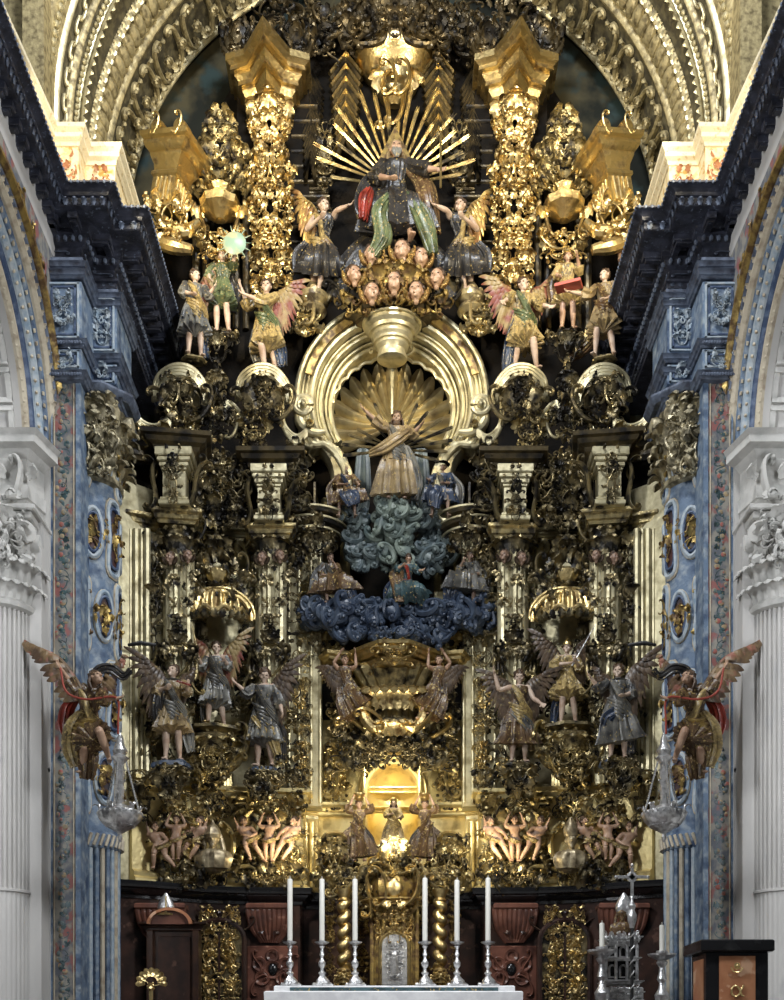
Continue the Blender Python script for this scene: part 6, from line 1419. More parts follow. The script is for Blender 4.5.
# supporting half-nude angels
for s in (1,-1):
    side = 'left' if s > 0 else 'right'
    fig('supporting_angel_statue','bare-chested angel with raised arms supporting the %s end of the gilded corbel' % side,'statue',352,722,-.9,70,'angels supporting the corbel',mir=s,rz=0,pel=(-.04,0,.48),chest=(-.1,-.03,.72),robe='brown_robe_paint',sleeves=False,hem=.1,skin='skin',wide=1.1,
        arms=[((-.26,-.06,.82),(-.16,-.1,.96)),((.06,-.1,.76),(.05,-.1,.95))],look=(-.1,.5,.1),legs=[((-.06,-.08,.3),(.08,-.04,.12)),((.06,-.1,.28),(.2,-.06,.05))],wings=[((-.3,.06,.8),(-.06,0,-.4),.06)],cloak=[([(-.1,-.04,.5),(.0,-.1,.3),(.12,-.06,.05)],.1,'black_robe_paint'),([(-.16,0,.5),(-.12,.0,.25),(-.02,.02,.02)],.1,'brown_robe_paint')])
    fig('caryatid_statue','dark robed female figure with a basket capital on her head %s of the golden niche' % side,'statue',359,862,-.6,66,'caryatids of the golden niche',mir=s,robe='brown_robe_paint',hat='capital',hem=.05,skin='skin',sash='brown_robe_paint',pel=(-.03,0,.5),chest=(.0,0,.72),
        arms=[((-.17,-.03,.78),(-.08,-.04,.98)),((.19,-.04,.78),(.1,-.04,.96))],look=(-.1,.3,.0),cloak=[([(-.1,-.02,.5),(-.2,-.02,.35),(-.24,-.02,.12),(-.16,0,0)],.1,'brown_robe_paint'),([(.05,-.05,.5),(.16,-.04,.3),(.1,-.02,.08)],.08,'black_robe_paint')])
    # putti of the predella
    for i,(px,py,h,Y,kw) in enumerate(((160,872,52,-2.1,dict(arms=[((-.2,-.02,.7),(-.24,-.05,.88)),((.16,-.08,.6),(.05,-.18,.5))],legs=[((-.1,-.12,.32),(-.12,-.02,.1)),((.12,-.1,.3),(.28,-.04,.12))],chest=(-.1,-.03,.68),look=(0,.4,-.2))),
                            (176,862,46,-2.0,dict(arms=[((-.22,-.02,.8),(-.13,-.04,1.0)),((.22,-.02,.8),(.13,-.04,1.0))],legs=[((-.07,-.05,.3),(-.06,.0,.08)),((.08,-.1,.32),(.05,.0,.08))])),
                            (194,864,50,-1.75,dict(arms=[((-.16,-.06,.6),(-.2,-.16,.5)),((.2,-.02,.72),(.26,-.05,.85))],legs=[((-.14,-.12,.34),(-.3,-.06,.08)),((.08,-.12,.32),(-.08,-.08,.1))],chest=(.12,-.03,.67),look=(.1,-.5,.25))),
                            (250,864,50,-1.45,dict(arms=[((-.22,-.02,.7),(-.28,-.05,.84)),((.14,-.08,.6),(.04,-.18,.52))],legs=[((-.08,-.12,.34),(.02,-.08,.1)),((.12,-.12,.34),(.28,-.06,.08))],chest=(-.12,-.03,.67),look=(.1,.5,-.25))),
                            (269,864,48,-1.45,dict(arms=[((-.22,-.02,.8),(-.13,-.04,1.0)),((.22,-.02,.8),(.13,-.04,1.0))],legs=[((-.07,-.05,.3),(-.06,.0,.08)),((.08,-.1,.32),(.05,.0,.08))])),
                            (288,864,50,-1.4,dict(arms=[((-.16,-.06,.6),(-.2,-.16,.5)),((.2,-.02,.72),(.24,-.05,.88))],legs=[((-.14,-.12,.34),(-.28,-.06,.08)),((.08,-.12,.32),(-.1,-.08,.1))],chest=(.12,-.03,.67),look=(.1,-.5,.25))))):
        who = ('leaning putto at the outer edge','putto standing with both arms raised in the outer trio','leaning putto beside the bust medallion on its outer side','leaning putto beside the bust medallion on its inner side','putto standing with both arms raised in the inner trio','leaning putto at the inner edge')[i]
        fig('putto','%s of the %s-hand predella' % (who, side),'putto',px,py,Y,h,'putti of the predella',mir=s,skin='skin',hs=1.45,fat=1.4,hair=.8,
            cloak=[([(-.12,-.06,.46),(.0,-.13,.44),(.12,-.08,.5),(.22,.0,.56)],.04,'gilded_robe_paint')],**kw)
M['bustm'] = mat('silvered_brown_bust', (.42,.35,.22), (.12,.09,.05), 6, (.4,.65), .6, .4, .4)
def bust(name,label,px,py,Y,hpx,mt,hatk,mir=1):
    H = hpx/S(Y); root = T(name,label,'bust',tuple(P(px,py,Y)),None,mir); root['_w'] = 0
    b = MB(mir)
    b.add(tube([(0,.02*H,0),(0,.02*H,.12*H),(0,.01*H,.3*H),(0,0,.42*H),(0,0,.5*H),(0,0,.6*H)],[(.12*H,.16*H),(.2*H,.3*H),(.2*H,.36*H),(.16*H,.3*H),(.08*H,.1*H),(.07*H,.08*H)],16,k=3))
    for (c,r) in (((0,0,.72),(.13,.15,.17)),((0,-.04,.64),(.1,.11,.12)),((0,-.15,.7),(.022,.035,.04)),((.05,-.13,.77),(.04,.02,.015)),((-.05,-.13,.77),(.04,.02,.015)),((0,-.13,.62),(.04,.025,.012)),((.13,0,.7),(.02,.04,.05)),((-.13,0,.7),(.02,.04,.05)),((0,-.11,.56),(.06,.05,.05))):
        b.add(ball(*[x*H for x in r],12,9),mtx([x*H for x in c]))
    me = remesh(b.mesh('body'),H*.02); me.materials.append(mt); o = bpy.data.objects.new('body',me); COL.objects.link(o); o.parent = root
    m = MB(mir); m.add(tube([(0,.02*H,.08*H),(0,.01*H,.3*H),(0,0,.44*H),(0,0,.5*H)],[(.23*H,.34*H),(.24*H,.4*H),(.19*H,.32*H),(.1*H,.14*H)],40,k=5,folds=9,amp=.08)); m.o('cope', mt, root)
    m = MB(mir)
    if hatk == 'mitre': m.add(tube([(0,0,.8*H),(0,0,.95*H),(0,0,1.1*H),(0,0,1.25*H)],[(.14*H,.15*H),(.15*H,.18*H),(.1*H,.13*H),(.01*H,.02*H)],14,k=3,up=(0,-1,0))); m.add(box(.03*H,.33*H,.4*H,.01),mtx((0,0,1.0*H),s=(1,.9,1))); nm='mitre'
    else: m.add(lathe([(.17*H,.72*H),(.19*H,.8*H),(.15*H,.92*H),(.1*H,1.0*H),(.06*H,1.03*H),(0,1.14*H)],18,6,.06),mtx(s=(1,1,1))); m.add(tube([(-.16*H,0,.8*H),(-.2*H,.02*H,.6*H),(-.24*H,0,.42*H)],[.04*H,.06*H,.05*H],8,k=3)); m.add(tube([(.16*H,0,.8*H),(.2*H,.02*H,.6*H),(.24*H,0,.42*H)],[.04*H,.06*H,.05*H],8,k=3)); nm='veil'
    m.o(nm, mt if hatk != 'mitre' else mt, root)
    return root
bust('relief_bust','gilded veiled bust in the medallion of the left-hand predella',213,872,-1.75,46,M['bustm'],'veil')
bust('relief_bust','gilded mitred bishop bust in the medallion of the right-hand predella',571,872,-1.75,44,M['bustm'],'mitre')
# small virgin in the golden niche
fig('crowned_madonna_statue','small golden crowned statue in the lit arched niche','statue',393,853,.1,56,None,robe='gilded_robe_paint',hem=.02,wide=1.0,hat='crown',skin='skinp',sash='gilded_robe_paint',arms=[((-.13,-.06,.66),(-.05,-.14,.66)),((.14,-.06,.64),(.1,-.14,.6))],base=(.16,.12),basem='estof',long=True)
# flying lamp-bearing angels in front of the blue columns
for s in (1,-1):
    side = 'left' if s > 0 else 'right'; Y = -5.2; H = 108/S(Y)
    fig('lamp_bearing_angel','flying angel holding a silver lamp on a red cord before the %s blue column' % side,'statue',88,778,Y,118,'lamp-bearing angels',mir=s,rz=.0,pel=(.0,0,.44),chest=(.04,-.1,.65),skin='skin',robe='brown_robe_paint',hem=.255,wide=.95,sash='gilded_robe_paint',
        look=(.35,.9,.1),head=(.05,-.03,.0),arms=[((-.1,-.1,.74),(-.19,-.14,.88)),((.16,-.2,.6),(.3,-.24,.6))],legs=[((.0,-.12,.24),(-.06,.06,.08)),((.15,-.2,.34),(.21,-.12,.13))],
        wings=[((-.5,.16,1.14),(-.24,.02,-.04),.075),((.24,.16,1.04),(.1,.0,-.1),.05)],wm='feather',long=True,collar='brown_robe_paint',
        cloak=[([(-.02,-.1,.52),(-.1,-.08,.4),(-.14,.0,.26),(-.1,.02,.1)],.08,'gilded_robe_paint'),([(.02,.02,.34),(.0,.0,.18),(-.02,.02,.0)],.08,'brown_robe_paint'),([(-.1,.0,.68),(-.17,-.02,.58),(-.2,.02,.46),(-.18,.03,.36)],.06,'red_robe_paint'),([(-.02,.03,.72),(.08,.0,.9),(.2,.0,.93),(.3,.0,.86),(.36,.0,.92)],.05,'black_robe_paint'),([(-.1,-.06,.44),(.0,-.16,.4),(.12,-.14,.38),(.18,-.04,.3)],.07,'estof')],
        extra=[('cord',lambda m,H:m.add(tube([(-.19*H,-.15*H,.88*H),(-.12*H,-.22*H,.66*H),(.06*H,-.27*H,.58*H),(.3*H,-.25*H,.6*H),(.315*H,-.25*H,.4*H),(.315*H,-.25*H,.3*H)],[.009*H]*6,6,k=5)),'rope')])
    # bracket on the pilaster behind
    br = T('iron_hook','small black iron hook on the %s stone pilaster' % side,'hook',tuple(P(44,767,-4.36)),None,s)
    m = MB(s); m.add(tube([P(48,770,-4.3),P(43,768,-4.45),P(40,764,-4.5),P(41,758,-4.5)],[.04,.05,.03,.03],8,k=3)); m.add(ball(.06,.03,.06),mtx(P(47,770,-4.32))); m.add(ball(.035),mtx(P(41,757,-4.5))); m.o('hook', M['iron'], br)
    Yl = Y-.55; lx = X(120,Yl) ; tl = T('sanctuary_lamp','silver hanging sanctuary lamp with a pierced stem and wide dish before the %s blue column' % side,'lamp',(lx,Yl,Z(842,Yl)),'hanging silver lamps',s)
    k = 1/S(Yl); m = MB(s)
    zz = lambda py: Z(py,Yl)
    prof = [(3,zz(808)),(4.4,zz(803)),(3.2,zz(798)),(4.2,zz(790)),(3.4,zz(780)),(4.4,zz(772)),(3.6,zz(765)),(5.5,zz(761)),(9,zz(758)),(5,zz(755)),(7.5,zz(751)),(4,zz(745)),(3,zz(738)),(1,zz(733))]
    m.add(lathe([(a*k,b) for a,b in prof],20,5,.06),mtx((lx,Yl,0))); 
    for i in range(26):
        zq = zz(804)+(zz(758)-zz(804))*(i%13)/12; a = i*2.4; m.add(LEAF[i%3] if i%2 else CC[0],mtx((lx+math.cos(a)*3.6*k,Yl+math.sin(a)*3.6*k,zq),rz=a+PI/2,s=.12))
    m.o('pierced_stem', M['silver'], tl)
    m = MB(s); m.add(lathe([(0,zz(843)),(1.5*k,zz(841)),(2.5*k,zz(837)),(1.5*k,zz(834)),(3*k,zz(833)),(9*k,zz(829.5)),(16*k,zz(825)),(20*k,zz(820)),(21.5*k,zz(816)),(21.5*k,zz(812)),(19*k,zz(811)),(12*k,zz(810)),(8*k,zz(806)),(3*k,zz(804)),(0,zz(803))],48,16,.02),mtx((lx,Yl,0))); m.o('dish', M['silver'], tl)
    m = MB(s)
    for i in range(24):
        a = i*PI/12; m.add(LEAF[1],mtx((lx+math.cos(a)*15*k,Yl+math.sin(a)*15*k,zz(826)),rz=a+PI/2,rx=-.5,s=.2)); m.add(ball(.02,.02,.025,6,5),mtx((lx+math.cos(a)*21.7*k,Yl+math.sin(a)*21.7*k,zz(814))))
    for i in range(6):
        a = i*PI/3+.3; q = Vector((lx+math.cos(a)*20*k,Yl+math.sin(a)*20*k,zz(811))); m.add(LEAF[0],mtx(q-Vector((0,0,.02)),rz=a+PI/2,s=.2)); m.add(CC[0],mtx(q,rz=a+PI/2,s=.2))
    m.o('rim_leaf', M['silver'], tl)
    for i in range(3):
        a = i*2*PI/3+.5; m = MB(s); p0 = Vector((lx+math.cos(a)*20*k,Yl+math.sin(a)*20*k,zz(812))); p1 = Vector((lx+math.cos(a)*5*k,Yl+math.sin(a)*5*k,zz(756)))
        for j in range(26): m.add(lathe([(.012,-.022),(.02,0),(.012,.022)],6),mtx(p0.lerp(p1,j/25)))
        m.o('chain', M['silver'], tl)
# ------------------------------------------------------------------ altar, tabernacle and furniture
aY = -5.6; ak = 1/S(aY)
al = T('altar_table','altar table with white front under the linen cloth','altar',(X(394,aY),aY,.2))
m = MB(); m.box(X(272,aY),X(516,aY),aY,aY+1.3,.2,Z(999,aY),.02); m.o('altar_body', M['stone2'], al, smooth=False)
m = MB(); m.box(X(268,aY),X(520,aY),aY-.08,aY+1.4,Z(999,aY),Z(993,aY),.02); m.o('altar_slab', M['stone'], al)
m = MB(); m.add(sweep([(X(266,aY),aY+1.42),(X(266,aY),aY-.12),(X(521,aY),aY-.12),(X(521,aY),aY+1.42)],[(-.01,-.55),(.02,-.55),(.015,-.3),(.02,0),(-.01,.02)],'XY',Z(992.5,aY))); m.box(X(266,aY),X(521,aY),aY-.12,aY+1.42,Z(992.8,aY),Z(992,aY))
tag(m.o('altar_cloth', M['linen']),'white linen cloth covering the altar table','cloth')
gy = aY+.55; m = MB(); m.box(X(274,gy),X(515,gy),gy,gy+.8,Z(993,gy),Z(985.5,gy),.02)
gr = m.o('gradine_step', M['linen']); tag(gr,'low white step on the altar carrying the six candlesticks','step')
m = MB(); m.box(X(290,gy),X(498,gy),gy-.03,gy,Z(991,gy),Z(987.5,gy)); tag(m.o('green_strip', M['teal_robe_paint'], smooth=False),'thin green band along the front of the white step','strip')
def candlestick(px,py0,py1,Y,label,group,ctop,mt='silver',clabel=''):
    k = (py0-py1)/S(Y)/45; o = P(px,py0,Y)
    t = T('candlestick',label,'candlestick',tuple(o),group)
    def lz(pr,n=16,folds=0,amp=0): m = MB(); m.add(lathe([(r*k,z*k) for r,z in pr],n,folds,amp),mtx(o)); return m
    m = MB(); m.add(lathe([(r*k,z*k) for r,z in [(9.5,0),(10,1.2),(7,2.4),(6.5,5),(4,8),(2.5,10),(3,11)]],12,3,.16,ph=PI/2),mtx(o))
    for i in range(3): a=-PI/2+i*2*PI/3; m.add(ball(2.4*k,2.4*k,2*k,8,6),mtx(o+Vector((9*k*math.cos(a),9*k*math.sin(a),1.6*k))))
    m.o('foot', M[mt], t)
    lz([(2,10.5),(4,12.5),(2,14.5),(1.6,17),(3.4,20),(3.8,23),(2,26),(1.4,29),(2.6,31),(1.8,34),(1.4,37),(3,39.5),(2,41)]).o('baluster_stem', M[mt], t)
    lz([(1.5,40.5),(4,41.5),(7,43),(7.4,44),(5,44),(3,43.5),(3,45.5),(0,45.5)]).o('drip_pan', M[mt], t)
    m = MB(); r_ = 2.6/S(Y); q = P(px,py1,Y); H_ = (py1-ctop)/S(Y)
    m.add(lathe([(r_,0),(r_,H_-.02),(r_*.8,H_),(.006,H_+.005),(.005,H_+.05),(0,H_+.05)],14),mtx(q+Vector((0,0,.0))))
    tag(m.o('candle', M['wax']), clabel, 'candle', 'tall white altar candles' if group == 'silver candlesticks on the altar' else None)
ords = ('first','second','third','fourth','fifth','sixth')
for i,(px,ct) in enumerate(((290,879),(322,879),(355,879),(425,878),(457,880),(488,878))):
    candlestick(px,985.5,941,gy+.35,'tall silver candlestick with three-footed base, %s from the left on the altar' % ords[i],'silver candlesticks on the altar',ct,clabel='tall white candle in the %s altar candlestick from the left' % ords[i])
candlestick(602,1040,948,-5.2,'slender silver candlestick standing left of the silver reliquary tower','silver candlesticks by the reliquary',923,clabel='short white candle left of the silver reliquary tower')
candlestick(662,1040,952,-5.2,'slender silver candlestick standing right of the silver reliquary tower beside the blue column','silver candlesticks by the reliquary',925,clabel='short white candle right of the silver reliquary tower')
# tabernacle
tY = -1.9; tb = T('tabernacle','gilded tabernacle with a silver arched door behind the altar candles','tabernacle',(X(394,tY),tY,Z(1010,tY)))
m = MB(); m.box(X(371,tY),X(417,tY),tY,tY+.9,.2,Z(905,tY),.02)
for px in (372,378,411,417): m.add(tube([P(px,985,tY-.02),P(px,908,tY-.02)],.045,8))
m.o('gilded_case', M['estof'], tb)
Yd = tY-.08; c = X(394.5,Yd); hw = 12.5/S(Yd); sp_ = Z(945,Yd)
m = MB(); out = [(c-hw,Z(985,Yd)),(c-hw,sp_)]+arc(c,sp_,hw,180,0,20,rz=hw*.85)[1:-1]+[(c+hw,sp_),(c+hw,Z(985,Yd))]
m.add(plate(out,Yd,.04)); dd = m.o('silver_door', M['silver'], tb, smooth=False)
m = MB(); m.add(sweep(out,[(-.0,0),(-.0,.05),(-.03,.08),(-.07,.05),(-.07,0)],'XZ',Yd)); m.o('door_frame', M['gold'], tb)
m = MB(); orn(m,394.5,961,15,36,Yd-.05,60,3,.05,(.06,.13)); m.add(ball(.06,.04,.08),mtx(P(394.5,955,Yd-.1))); m.add(tube([P(394.5,975,Yd-.08),P(394.5,958,Yd-.12)],[(.04,.09),(.05,.06)],12,folds=5,amp=.1)); m.o('door_relief', M['silver'], tb)
m = MB(); orn(m,394,922,34,30,tY-.1,44,8,.12,(.12,.26)); m.add(fan(.34,-80,80,9,.3,.06),mtx(P(394,922,tY-.1),s=1))
m.o('case_relief', M['gold'], tb)
m = MB()
m.add(sweep([pp(362,tY+.2),pp(370,tY-.1),pp(382,tY-.3),pp(407,tY-.3),pp(419,tY-.1),pp(427,tY+.2)],sm(MOLD,.6,.6),'XY',Z(907,tY)))
m.add(lathe([(.42,Z(904,tY)),(.52,Z(897,tY)),(.56,Z(885,tY)),(.5,Z(874,tY)),(.42,Z(868,tY)),(.55,Z(864,tY)),(.5,Z(858,tY)),(.3,Z(852,tY)),(.2,Z(846,tY)),(0,Z(846,tY))],32,8,.05),mtx((X(394,tY),tY+.2,0))); m.o('domed_top', M['estof'], tb)
m = MB(); cc_ = P(394,888,tY-.35)
for q in (1,-1): m.add(CC[0],mtx(cc_+Vector((q*.32,0,.05)),ry=q*.2,s=.8)); m.add(SS[0],mtx(cc_+Vector((q*.5,.15,-.1)),ry=q*.2,s=.9)); m.add(CC[1],mtx(cc_+Vector((q*.22,0,.4)),ry=q*1.2,s=.5)); m.add(LEAF[0],mtx(cc_+Vector((q*.1,-.02,-.25)),ry=q*2.5,s=.35))
m.add(ball(.16,.08,.2,12,8),mtx(cc_)); m.o('cartouche', M['gold'], tb)
m = MB(); orn(m,394,858,54,34,tY-.15,60,17,.25,(.18,.34),shape='up'); orn(m,394,890,66,40,tY+.1,60,18,.3,(.18,.34)); m.o('crest_foliage', M['carve'], tb)
for s in (1,-1):
    side = 'left' if s > 0 else 'right'; sY = -2.0; cx_ = X(344,sY); k = 1/S(sY)
    sc_ = T('solomonic_column','gilded twisted column on the %s of the tabernacle' % side,'column',(cx_,sY,Z(1000,sY)),'twisted columns of the tabernacle',s)
    m = MB(s); z0,z1 = Z(968,sY),Z(902,sY); n_=60
    m.add(tube([(cx_+.05*math.cos(i/n_*10*PI),sY+.05*math.sin(i/n_*10*PI),z0+(z1-z0)*i/n_) for i in range(n_+1)],[5*k*(1+.12*math.sin(i/n_*20*PI)) for i in range(n_+1)],14,up=(1,0,0))); m.o('twisted_shaft', M['gold'], sc_)
    m = MB(s); m.add(lathe([(5*k,z1-.02),(7*k,z1+.03),(5*k,z1+.08),(8*k,z1+.22),(8.5*k,z1+.26),(0,z1+.26)],16,8,.08),mtx((cx_,sY,0))); m.o('capital', M['gold'], sc_)
    m = MB(s); m.box(cx_-8*k,cx_+8*k,sY-8*k,sY+8*k,.2,z0-.22,.02); m.add(lathe([(8*k,z0-.22),(8*k,z0-.16),(6*k,z0-.12),(7*k,z0-.05),(5*k,z0)],16),mtx((cx_,sY,0))); m.o('pedestal', M['estof'], sc_)
    m = MB(s); orn(m,344,984,16,26,sY-8*k-.02,18,3,.04,(.1,.2)); m.o('pedestal_relief', M['gold'], sc_)
    tw = T('tabernacle_wing','carved gilded wing of scrolls beside the %s of the tabernacle' % side,'carving',tuple(P(360,1000,-1.4)),None,s)
    m = MB(s); m.box(X(328,-1.2),X(372,-1.2),-1.2,-.7,.2,Z(893,-1.2)); m.o('dark_panel', M['wood'], tw, smooth=False)
    m = MB(s); orn(m,350,885,40,30,-1.6,46,5,.3,(.18,.36)); m.add(SS[0],mtx(P(348,888,-1.9),ry=.9,s=.9)); m.o('upper_scrolls', M['carve'], tw)
    for px,w in ((330,6),(362,7)):
        m = MB(s); orn(m,px,940,w,84,-1.25,50,px,.08,(.1,.2)); m.o('carved_strip', M['estof'], tw)
    m = MB(s); orn(m,335,865,34,50,-.6,50,6,.25,(.2,.4)); m.o('outer_scrolls', M['carve'], tw)
# left doorway cabinet with mitre finial
Y = -2.3; cbx = T('wooden_portal','dark polished wooden portal with rounded pinkish pediment in the left marble plinth','portal',(X(170,Y),Y,.2))
m = MB(); m.box(X(151,Y),X(196,Y),Y+.05,Y+.3,.2,Z(926,Y)); 
for px in (150,196): m.box(X(px-3,Y),X(px+3,Y),Y-.05,Y+.3,.2,Z(930,Y),.02)
m.o('portal_frame', M['wood'], cbx, smooth=False)
m = MB(); m.box(X(158,Y),X(190,Y),Y-.02,Y+.06,.2,Z(936,Y),.02); m.o('door_leaf', M['dmarb'], cbx, smooth=False)
m = MB(); m.add(sweep([(X(145,Y),Y+.3),(X(145,Y),Y),(X(201,Y),Y),(X(201,Y),Y+.3)],sm(MOLD,.6,.7),'XY',Z(931,Y))); m.o('lintel', M['wood'], cbx)
m = MB(); m.add(plate([(x,z) for x,z in arc(X(171,Y),Z(925,Y),21/S(Y),0,180,16,rz=.3)],Y+.1,.25)); m.o('rounded_pediment', M['red'], cbx)
m = MB(); m.add(sweep(arc(X(171,Y),Z(925,Y),21/S(Y),180,0,16,rz=.3),[(-.03,0),(-.03,.1),(.03,.12),(.04,0)],'XZ',Y-.1)); m.o('pediment_moulding', M['peach'], cbx)
mt = T('silver_mitre','silver bishop\'s mitre standing on the rounded pediment at left','mitre',tuple(P(166,914,-2.35)))
def mitre(m,px,py,Y,h):
    k = h/S(Y); m.add(tube([P(px,py,Y),P(px,py,Y)+Vector((0,0,.35*k)),P(px,py,Y)+Vector((0,0,.7*k)),P(px,py,Y)+Vector((0,0,k))],[(.2*k,.3*k),(.24*k,.4*k),(.16*k,.26*k),(.01,.02)],20,k=4,up=(0,-1,0)))
m = MB(); mitre(m,166,914,-2.3,21); m.o('mitre_body', M['silver'], mt)
m = MB(); m.add(lathe([(.22,0),(.23,.03),(.2,.05)],20),mtx(P(166,916,-2.3))); m.add(box(.03,.04,.36,.01),mtx(P(166,905,-2.48))); m.o('mitre_band', M['gold'], mt)
# right reliquary tower with bust
Y = -4.6; rq = T('silver_reliquary','silver tower-shaped reliquary with small arched windows carrying a bust at right','reliquary',(X(621,Y),Y,.2)); k = 1/S(Y); c = X(621,Y)
m = MB(); m.box(c-20*k,c+20*k,Y-.3,Y+.4,.2,Z(1000,Y),.02); m.box(c-19*k,c+19*k,Y-.28,Y+.38,Z(1000,Y),Z(988,Y),.02); m.o('stepped_base', M['silver'], rq)
m = MB()
for (z,w,h) in ((996,21,.8),(985,20,.7),(962,17,.7),(942,19,.9)): moldbox(m,c,Y+.05,Z(z,Y),w*2*k*.8,.55,sm(MOLD,.35,.35*h))
m.o('silver_cornice', M['silver'], rq)
m = MB()
for px in (606,616,627,637): m.add(tube([P(px,983,Y-.22),P(px,945,Y-.22)],[.03,.03],8)); m.add(tube([P(px,983,Y+.25),P(px,945,Y+.25)],[.03,.03],8))
m.box(c-15*k,c+15*k,Y-.15,Y+.25,Z(984,Y),Z(980,Y)); m.box(c-15*k,c+15*k,Y-.15,Y+.25,Z(947,Y),Z(943,Y)); m.o('colonnette', M['silver'], rq)
m = MB(); m.box(c-14*k,c+14*k,Y-.1,Y+.2,Z(982,Y),Z(944,Y)); m.o('dark_core', M['lblack'], rq, smooth=False)
for px in (611,621.5,632):
    for (a,b) in ((978,966),(958,948)):
        m = MB(); h_ = 3.4*k; m.add(sweep([(X(px,Y)-h_,Z(a,Y)),(X(px,Y)-h_,Z(b+3,Y))]+arc(X(px,Y),Z(b+3,Y),h_,180,0,10)[1:-1]+[(X(px,Y)+h_,Z(b+3,Y)),(X(px,Y)+h_,Z(a,Y))],[(-.012,0),(-.012,.03),(.02,.04),(.02,0)],'XZ',Y-.12,closed=True)); m.o('arched_window', M['silver'], rq)
m = MB(); orn(m,621,992,36,10,Y-.3,30,3,.03,(.08,.14)); orn(m,621,938,34,8,Y-.25,24,3,.05,(.1,.16)); m.o('silver_relief', M['silver'], rq)
bust('reliquary_bust','dark bishop bust under a tall silver mitre standing on the silver reliquary',622,937,Y,30,M['brown_robe_paint'],'none')
m = MB(); mitre(m,624,915,Y,22); tag(m.o('silver_mitre', M['silver']),'tall silver mitre worn by the dark bust at right','mitre')
# processional cross
Y = -6.0; pc = T('processional_cross','silver processional cross on a dark spiral staff at right','cross',(X(632,Y),Y,.2)); k = 1/S(Y)
m = MB(); m.add(tube([(X(632,Y),Y,.2),P(632,925,Y)],.03,8)); 
m.o('staff', M['iron'], pc)
m = MB(); n_=120; zt = Z(925,Y); m.add(tube([(X(632,Y)+.033*math.cos(i*.5),Y+.033*math.sin(i*.5),.2+(zt-.2)*i/n_) for i in range(n_+1)],.012,6)); m.o('silver_spiral', M['silver'], pc)
m = MB(); m.add(lathe([(1*k,Z(930,Y)),(2.5*k,Z(926,Y)),(4.5*k,Z(920,Y)),(4.8*k,Z(915,Y)),(2.5*k,Z(910,Y)),(4*k,Z(906,Y)),(1.4*k,Z(901,Y)),(1.2*k,Z(895,Y)),(0,Z(894,Y))],18,6,.06),mtx((X(632,Y),Y,0))); m.o('knop', M['silver'], pc)
m = MB(); cz_ = Z(877,Y); cx_ = X(632,Y)
m.add(box(.05,.03,.5,.01),mtx((cx_,Y,Z(882,Y)))); m.add(box(.52,.03,.05,.01),mtx((cx_,Y,cz_)))
for (dx,dz) in ((-.27,0),(.27,0),(0,.2)): m.add(ROS,mtx((cx_+dx,Y-.01,cz_+dz),s=.09)); m.add(ball(.03),mtx((cx_+dx,Y,cz_+dz)))
m.add(lathe([(.05,-.015),(.09,0),(.05,.015)],20),mtx((cx_,Y,cz_),rx=PI/2)); m.o('cross', M['silver'], pc)
# lectern
Y = -9.2; k = 1/S(Y); lc = T('lectern','black lectern with salmon marble panels and a gold rosette at the bottom right corner','lectern',(X(735,Y),Y,-1.6))
x0, x1, zt = X(706,Y), X(768,Y), Z(952,Y)
m = MB(); m.box(x0,x1,Y,Y+.75,-1.6,zt,.01); m.o('black_body', M['lblack'], lc, smooth=False)
m = MB(); m.box(x0-.1,x1+.06,Y-.1,Y+.85,zt,Z(940,Y),.02); m.o('black_top', M['lblack'], lc, smooth=False)
m = MB(); m.box(X(719,Y),X(755,Y),Y-.02,Y+.02,-1.5,Z(956,Y),.004); m.o('salmon_panel', M['peach'], lc, smooth=False)
m = MB(); m.box(x0-.012,x0+.01,Y+.12,Y+.62,-1.5,Z(958,Y),.004); m.o('salmon_panel', M['peach'], lc, smooth=False)
m = MB(); q = P(737,966,Y-.06)
for i in range(8): m.add(LEAF[0],mtx(q,ry=i*PI/4,s=(.085,.03,.085)))
m.add(ball(.03,.02,.03),mtx(q)); m.add(tube([q+Vector((-.08,0,-.02)),q+Vector((-.04,0,-.08)),q+Vector((.04,0,-.08)),q+Vector((.08,0,-.02))],.012,6,k=3)); m.o('gold_rosette', M['gold'], lc)
m = MB(); q = P(737,991,Y-.04); u = .085
m.add(tube([q+Vector((x*u,0,z*u)) for x,z in ((1.1,.95),(.75,.3),(.35,-.55),(-.2,-.9),(-.75,-.6),(-.9,0),(-.7,.65),(-.15,.85),(.35,.4),(.65,-.3),(.85,-.75),(1.15,-.85))],.014,6,k=4)); m.o('alpha_letter', M['gold'], lc)
# gold shell finial at lower left
Y = -8.0; sf = T('shell_finial','small gold scallop shell finial on a stem at the bottom left','finial',(X(151,Y),Y,-1.6))
m = MB(); m.add(fan(15/S(Y),-105,105,9,.25,.06,.1),mtx(P(151,983,Y+.1))); m.o('shell', M['gold'], sf)
m = MB(); o = P(151,983,Y); m.add(lathe([(.12,-1.6),(.12,-1.55),(.03,-1.5),(.03,o.z-.12),(.06,o.z-.08),(.03,o.z-.04),(.05,o.z)],14),mtx((o.x,o.y,0)))
for q in (1,-1): m.add(CC[0],mtx(o+Vector((q*.1,-.02,0)),ry=q*1.2,s=.16))
m.o('stem', M['gold'], sf)
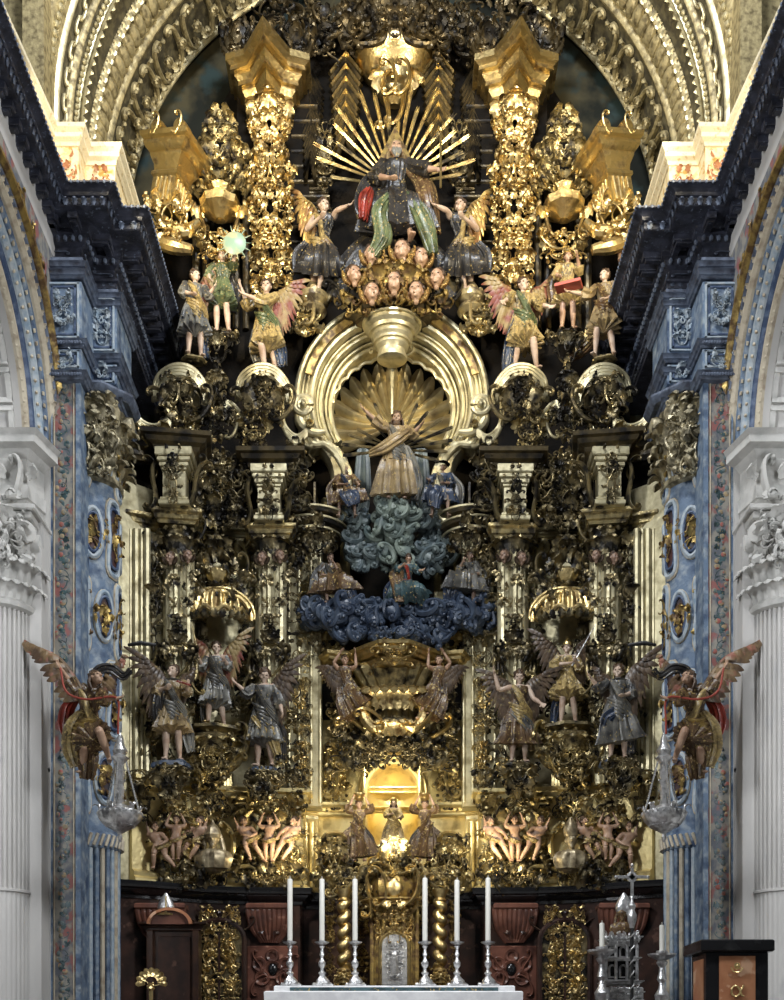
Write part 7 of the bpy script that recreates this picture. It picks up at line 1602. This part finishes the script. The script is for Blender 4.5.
# ------------------------------------------------------------------ light and camera
def area(name, loc, tgt, size, power, col, shape='RECTANGLE', sy=None, spread=180):
    l = bpy.data.lights.new(name, 'AREA'); l.shape = shape; l.size = size
    if sy: l.size_y = sy
    l.energy = power; l.color = col; l.spread = math.radians(spread)
    o = bpy.data.objects.new(name, l); COL.objects.link(o); o.location = loc
    o.rotation_euler = (Vector(tgt)-Vector(loc)).to_track_quat('-Z','Y').to_euler(); return o
def spot(name, loc, tgt, power, col, ang=70, r=.1, blend=.6):
    l = bpy.data.lights.new(name, 'SPOT'); l.energy = power; l.color = col; l.spot_size = math.radians(ang); l.spot_blend = blend; l.shadow_soft_size = r
    o = bpy.data.objects.new(name, l); COL.objects.link(o); o.location = loc
    o.rotation_euler = (Vector(tgt)-Vector(loc)).to_track_quat('-Z','Y').to_euler(); return o
DAY = (.93,.96,1.0); WARM = (1.0,.86,.6)
area('dome_daylight', (0,-13,25), (0,0,8), 4, 2300, DAY, sy=2.5)
for s in (1,-1):
    area('side_window_light', (s*8.5,-15,13), (-s*3,-1,7), 2, 1500, DAY, sy=3.5)
    area('chapel_window_light', (s*8.2,-11.5,6), (s*6.4,-4,6), 2, 500, DAY, sy=4)
    spot('cornice_lamp', (s*5.6,-5.6,16.15), (s*5.9,-3.6,17.2), 105, (1,.88,.66), 120, .15)
    spot('upper_lamp', (s*5.9,-7.5,16.3), (-s*.8,0,18.2), 2300, WARM, 75, .12)
    spot('vault_lamp', (s*3.0,-6.5,17), (s*4.5,-1,22.5), 700, (1,.88,.66), 80, .3)
    spot('shelf_lamp', (s*1.9,-2.2,4.1), (s*3.6,0,6.0), 110, (1,.84,.52), 120, .1)
spot('niche_lamp', (0,-.1,6.6), (0,.9,5.2), 120, (1,.95,.74), 150, .12)
spot('niche_front_lamp', (0,-2.8,4.2), (0,0,6.0), 480, (1,.9,.66), 80, .1)
for s in (1,-1): spot('tabernacle_fill_spot', (s*3.5,-9,6.5), (0,-1,3.6), 800, (1,.93,.8), 34, .1)  # added pair of unseen fill spots, only there to brighten the tabernacle
w = bpy.data.worlds.new('world'); sc.world = w; w.use_nodes = True
bg_ = w.node_tree.nodes['Background']; bg_.inputs[0].default_value = (.62,.66,.72,1); bg_.inputs[1].default_value = .05
cam = bpy.data.cameras.new('camera'); co_ = bpy.data.objects.new('camera', cam); COL.objects.link(co_)
co_.location = (0,-D0,0); co_.rotation_euler = (PI/2,0,0)
cam.sensor_fit = 'VERTICAL'; cam.sensor_height = 24.0; cam.sensor_width = 24*.784
cam.lens = 24.0*F/1000.0; cam.shift_y = (H0-500)/1000.0; cam.clip_end = 200
sc.camera = co_
sc.view_settings.view_transform = 'Standard'; sc.view_settings.look = 'None'; sc.view_settings.gamma = 1.0; sc.view_settings.use_curve_mapping = False
sc.view_settings.exposure = 0.2
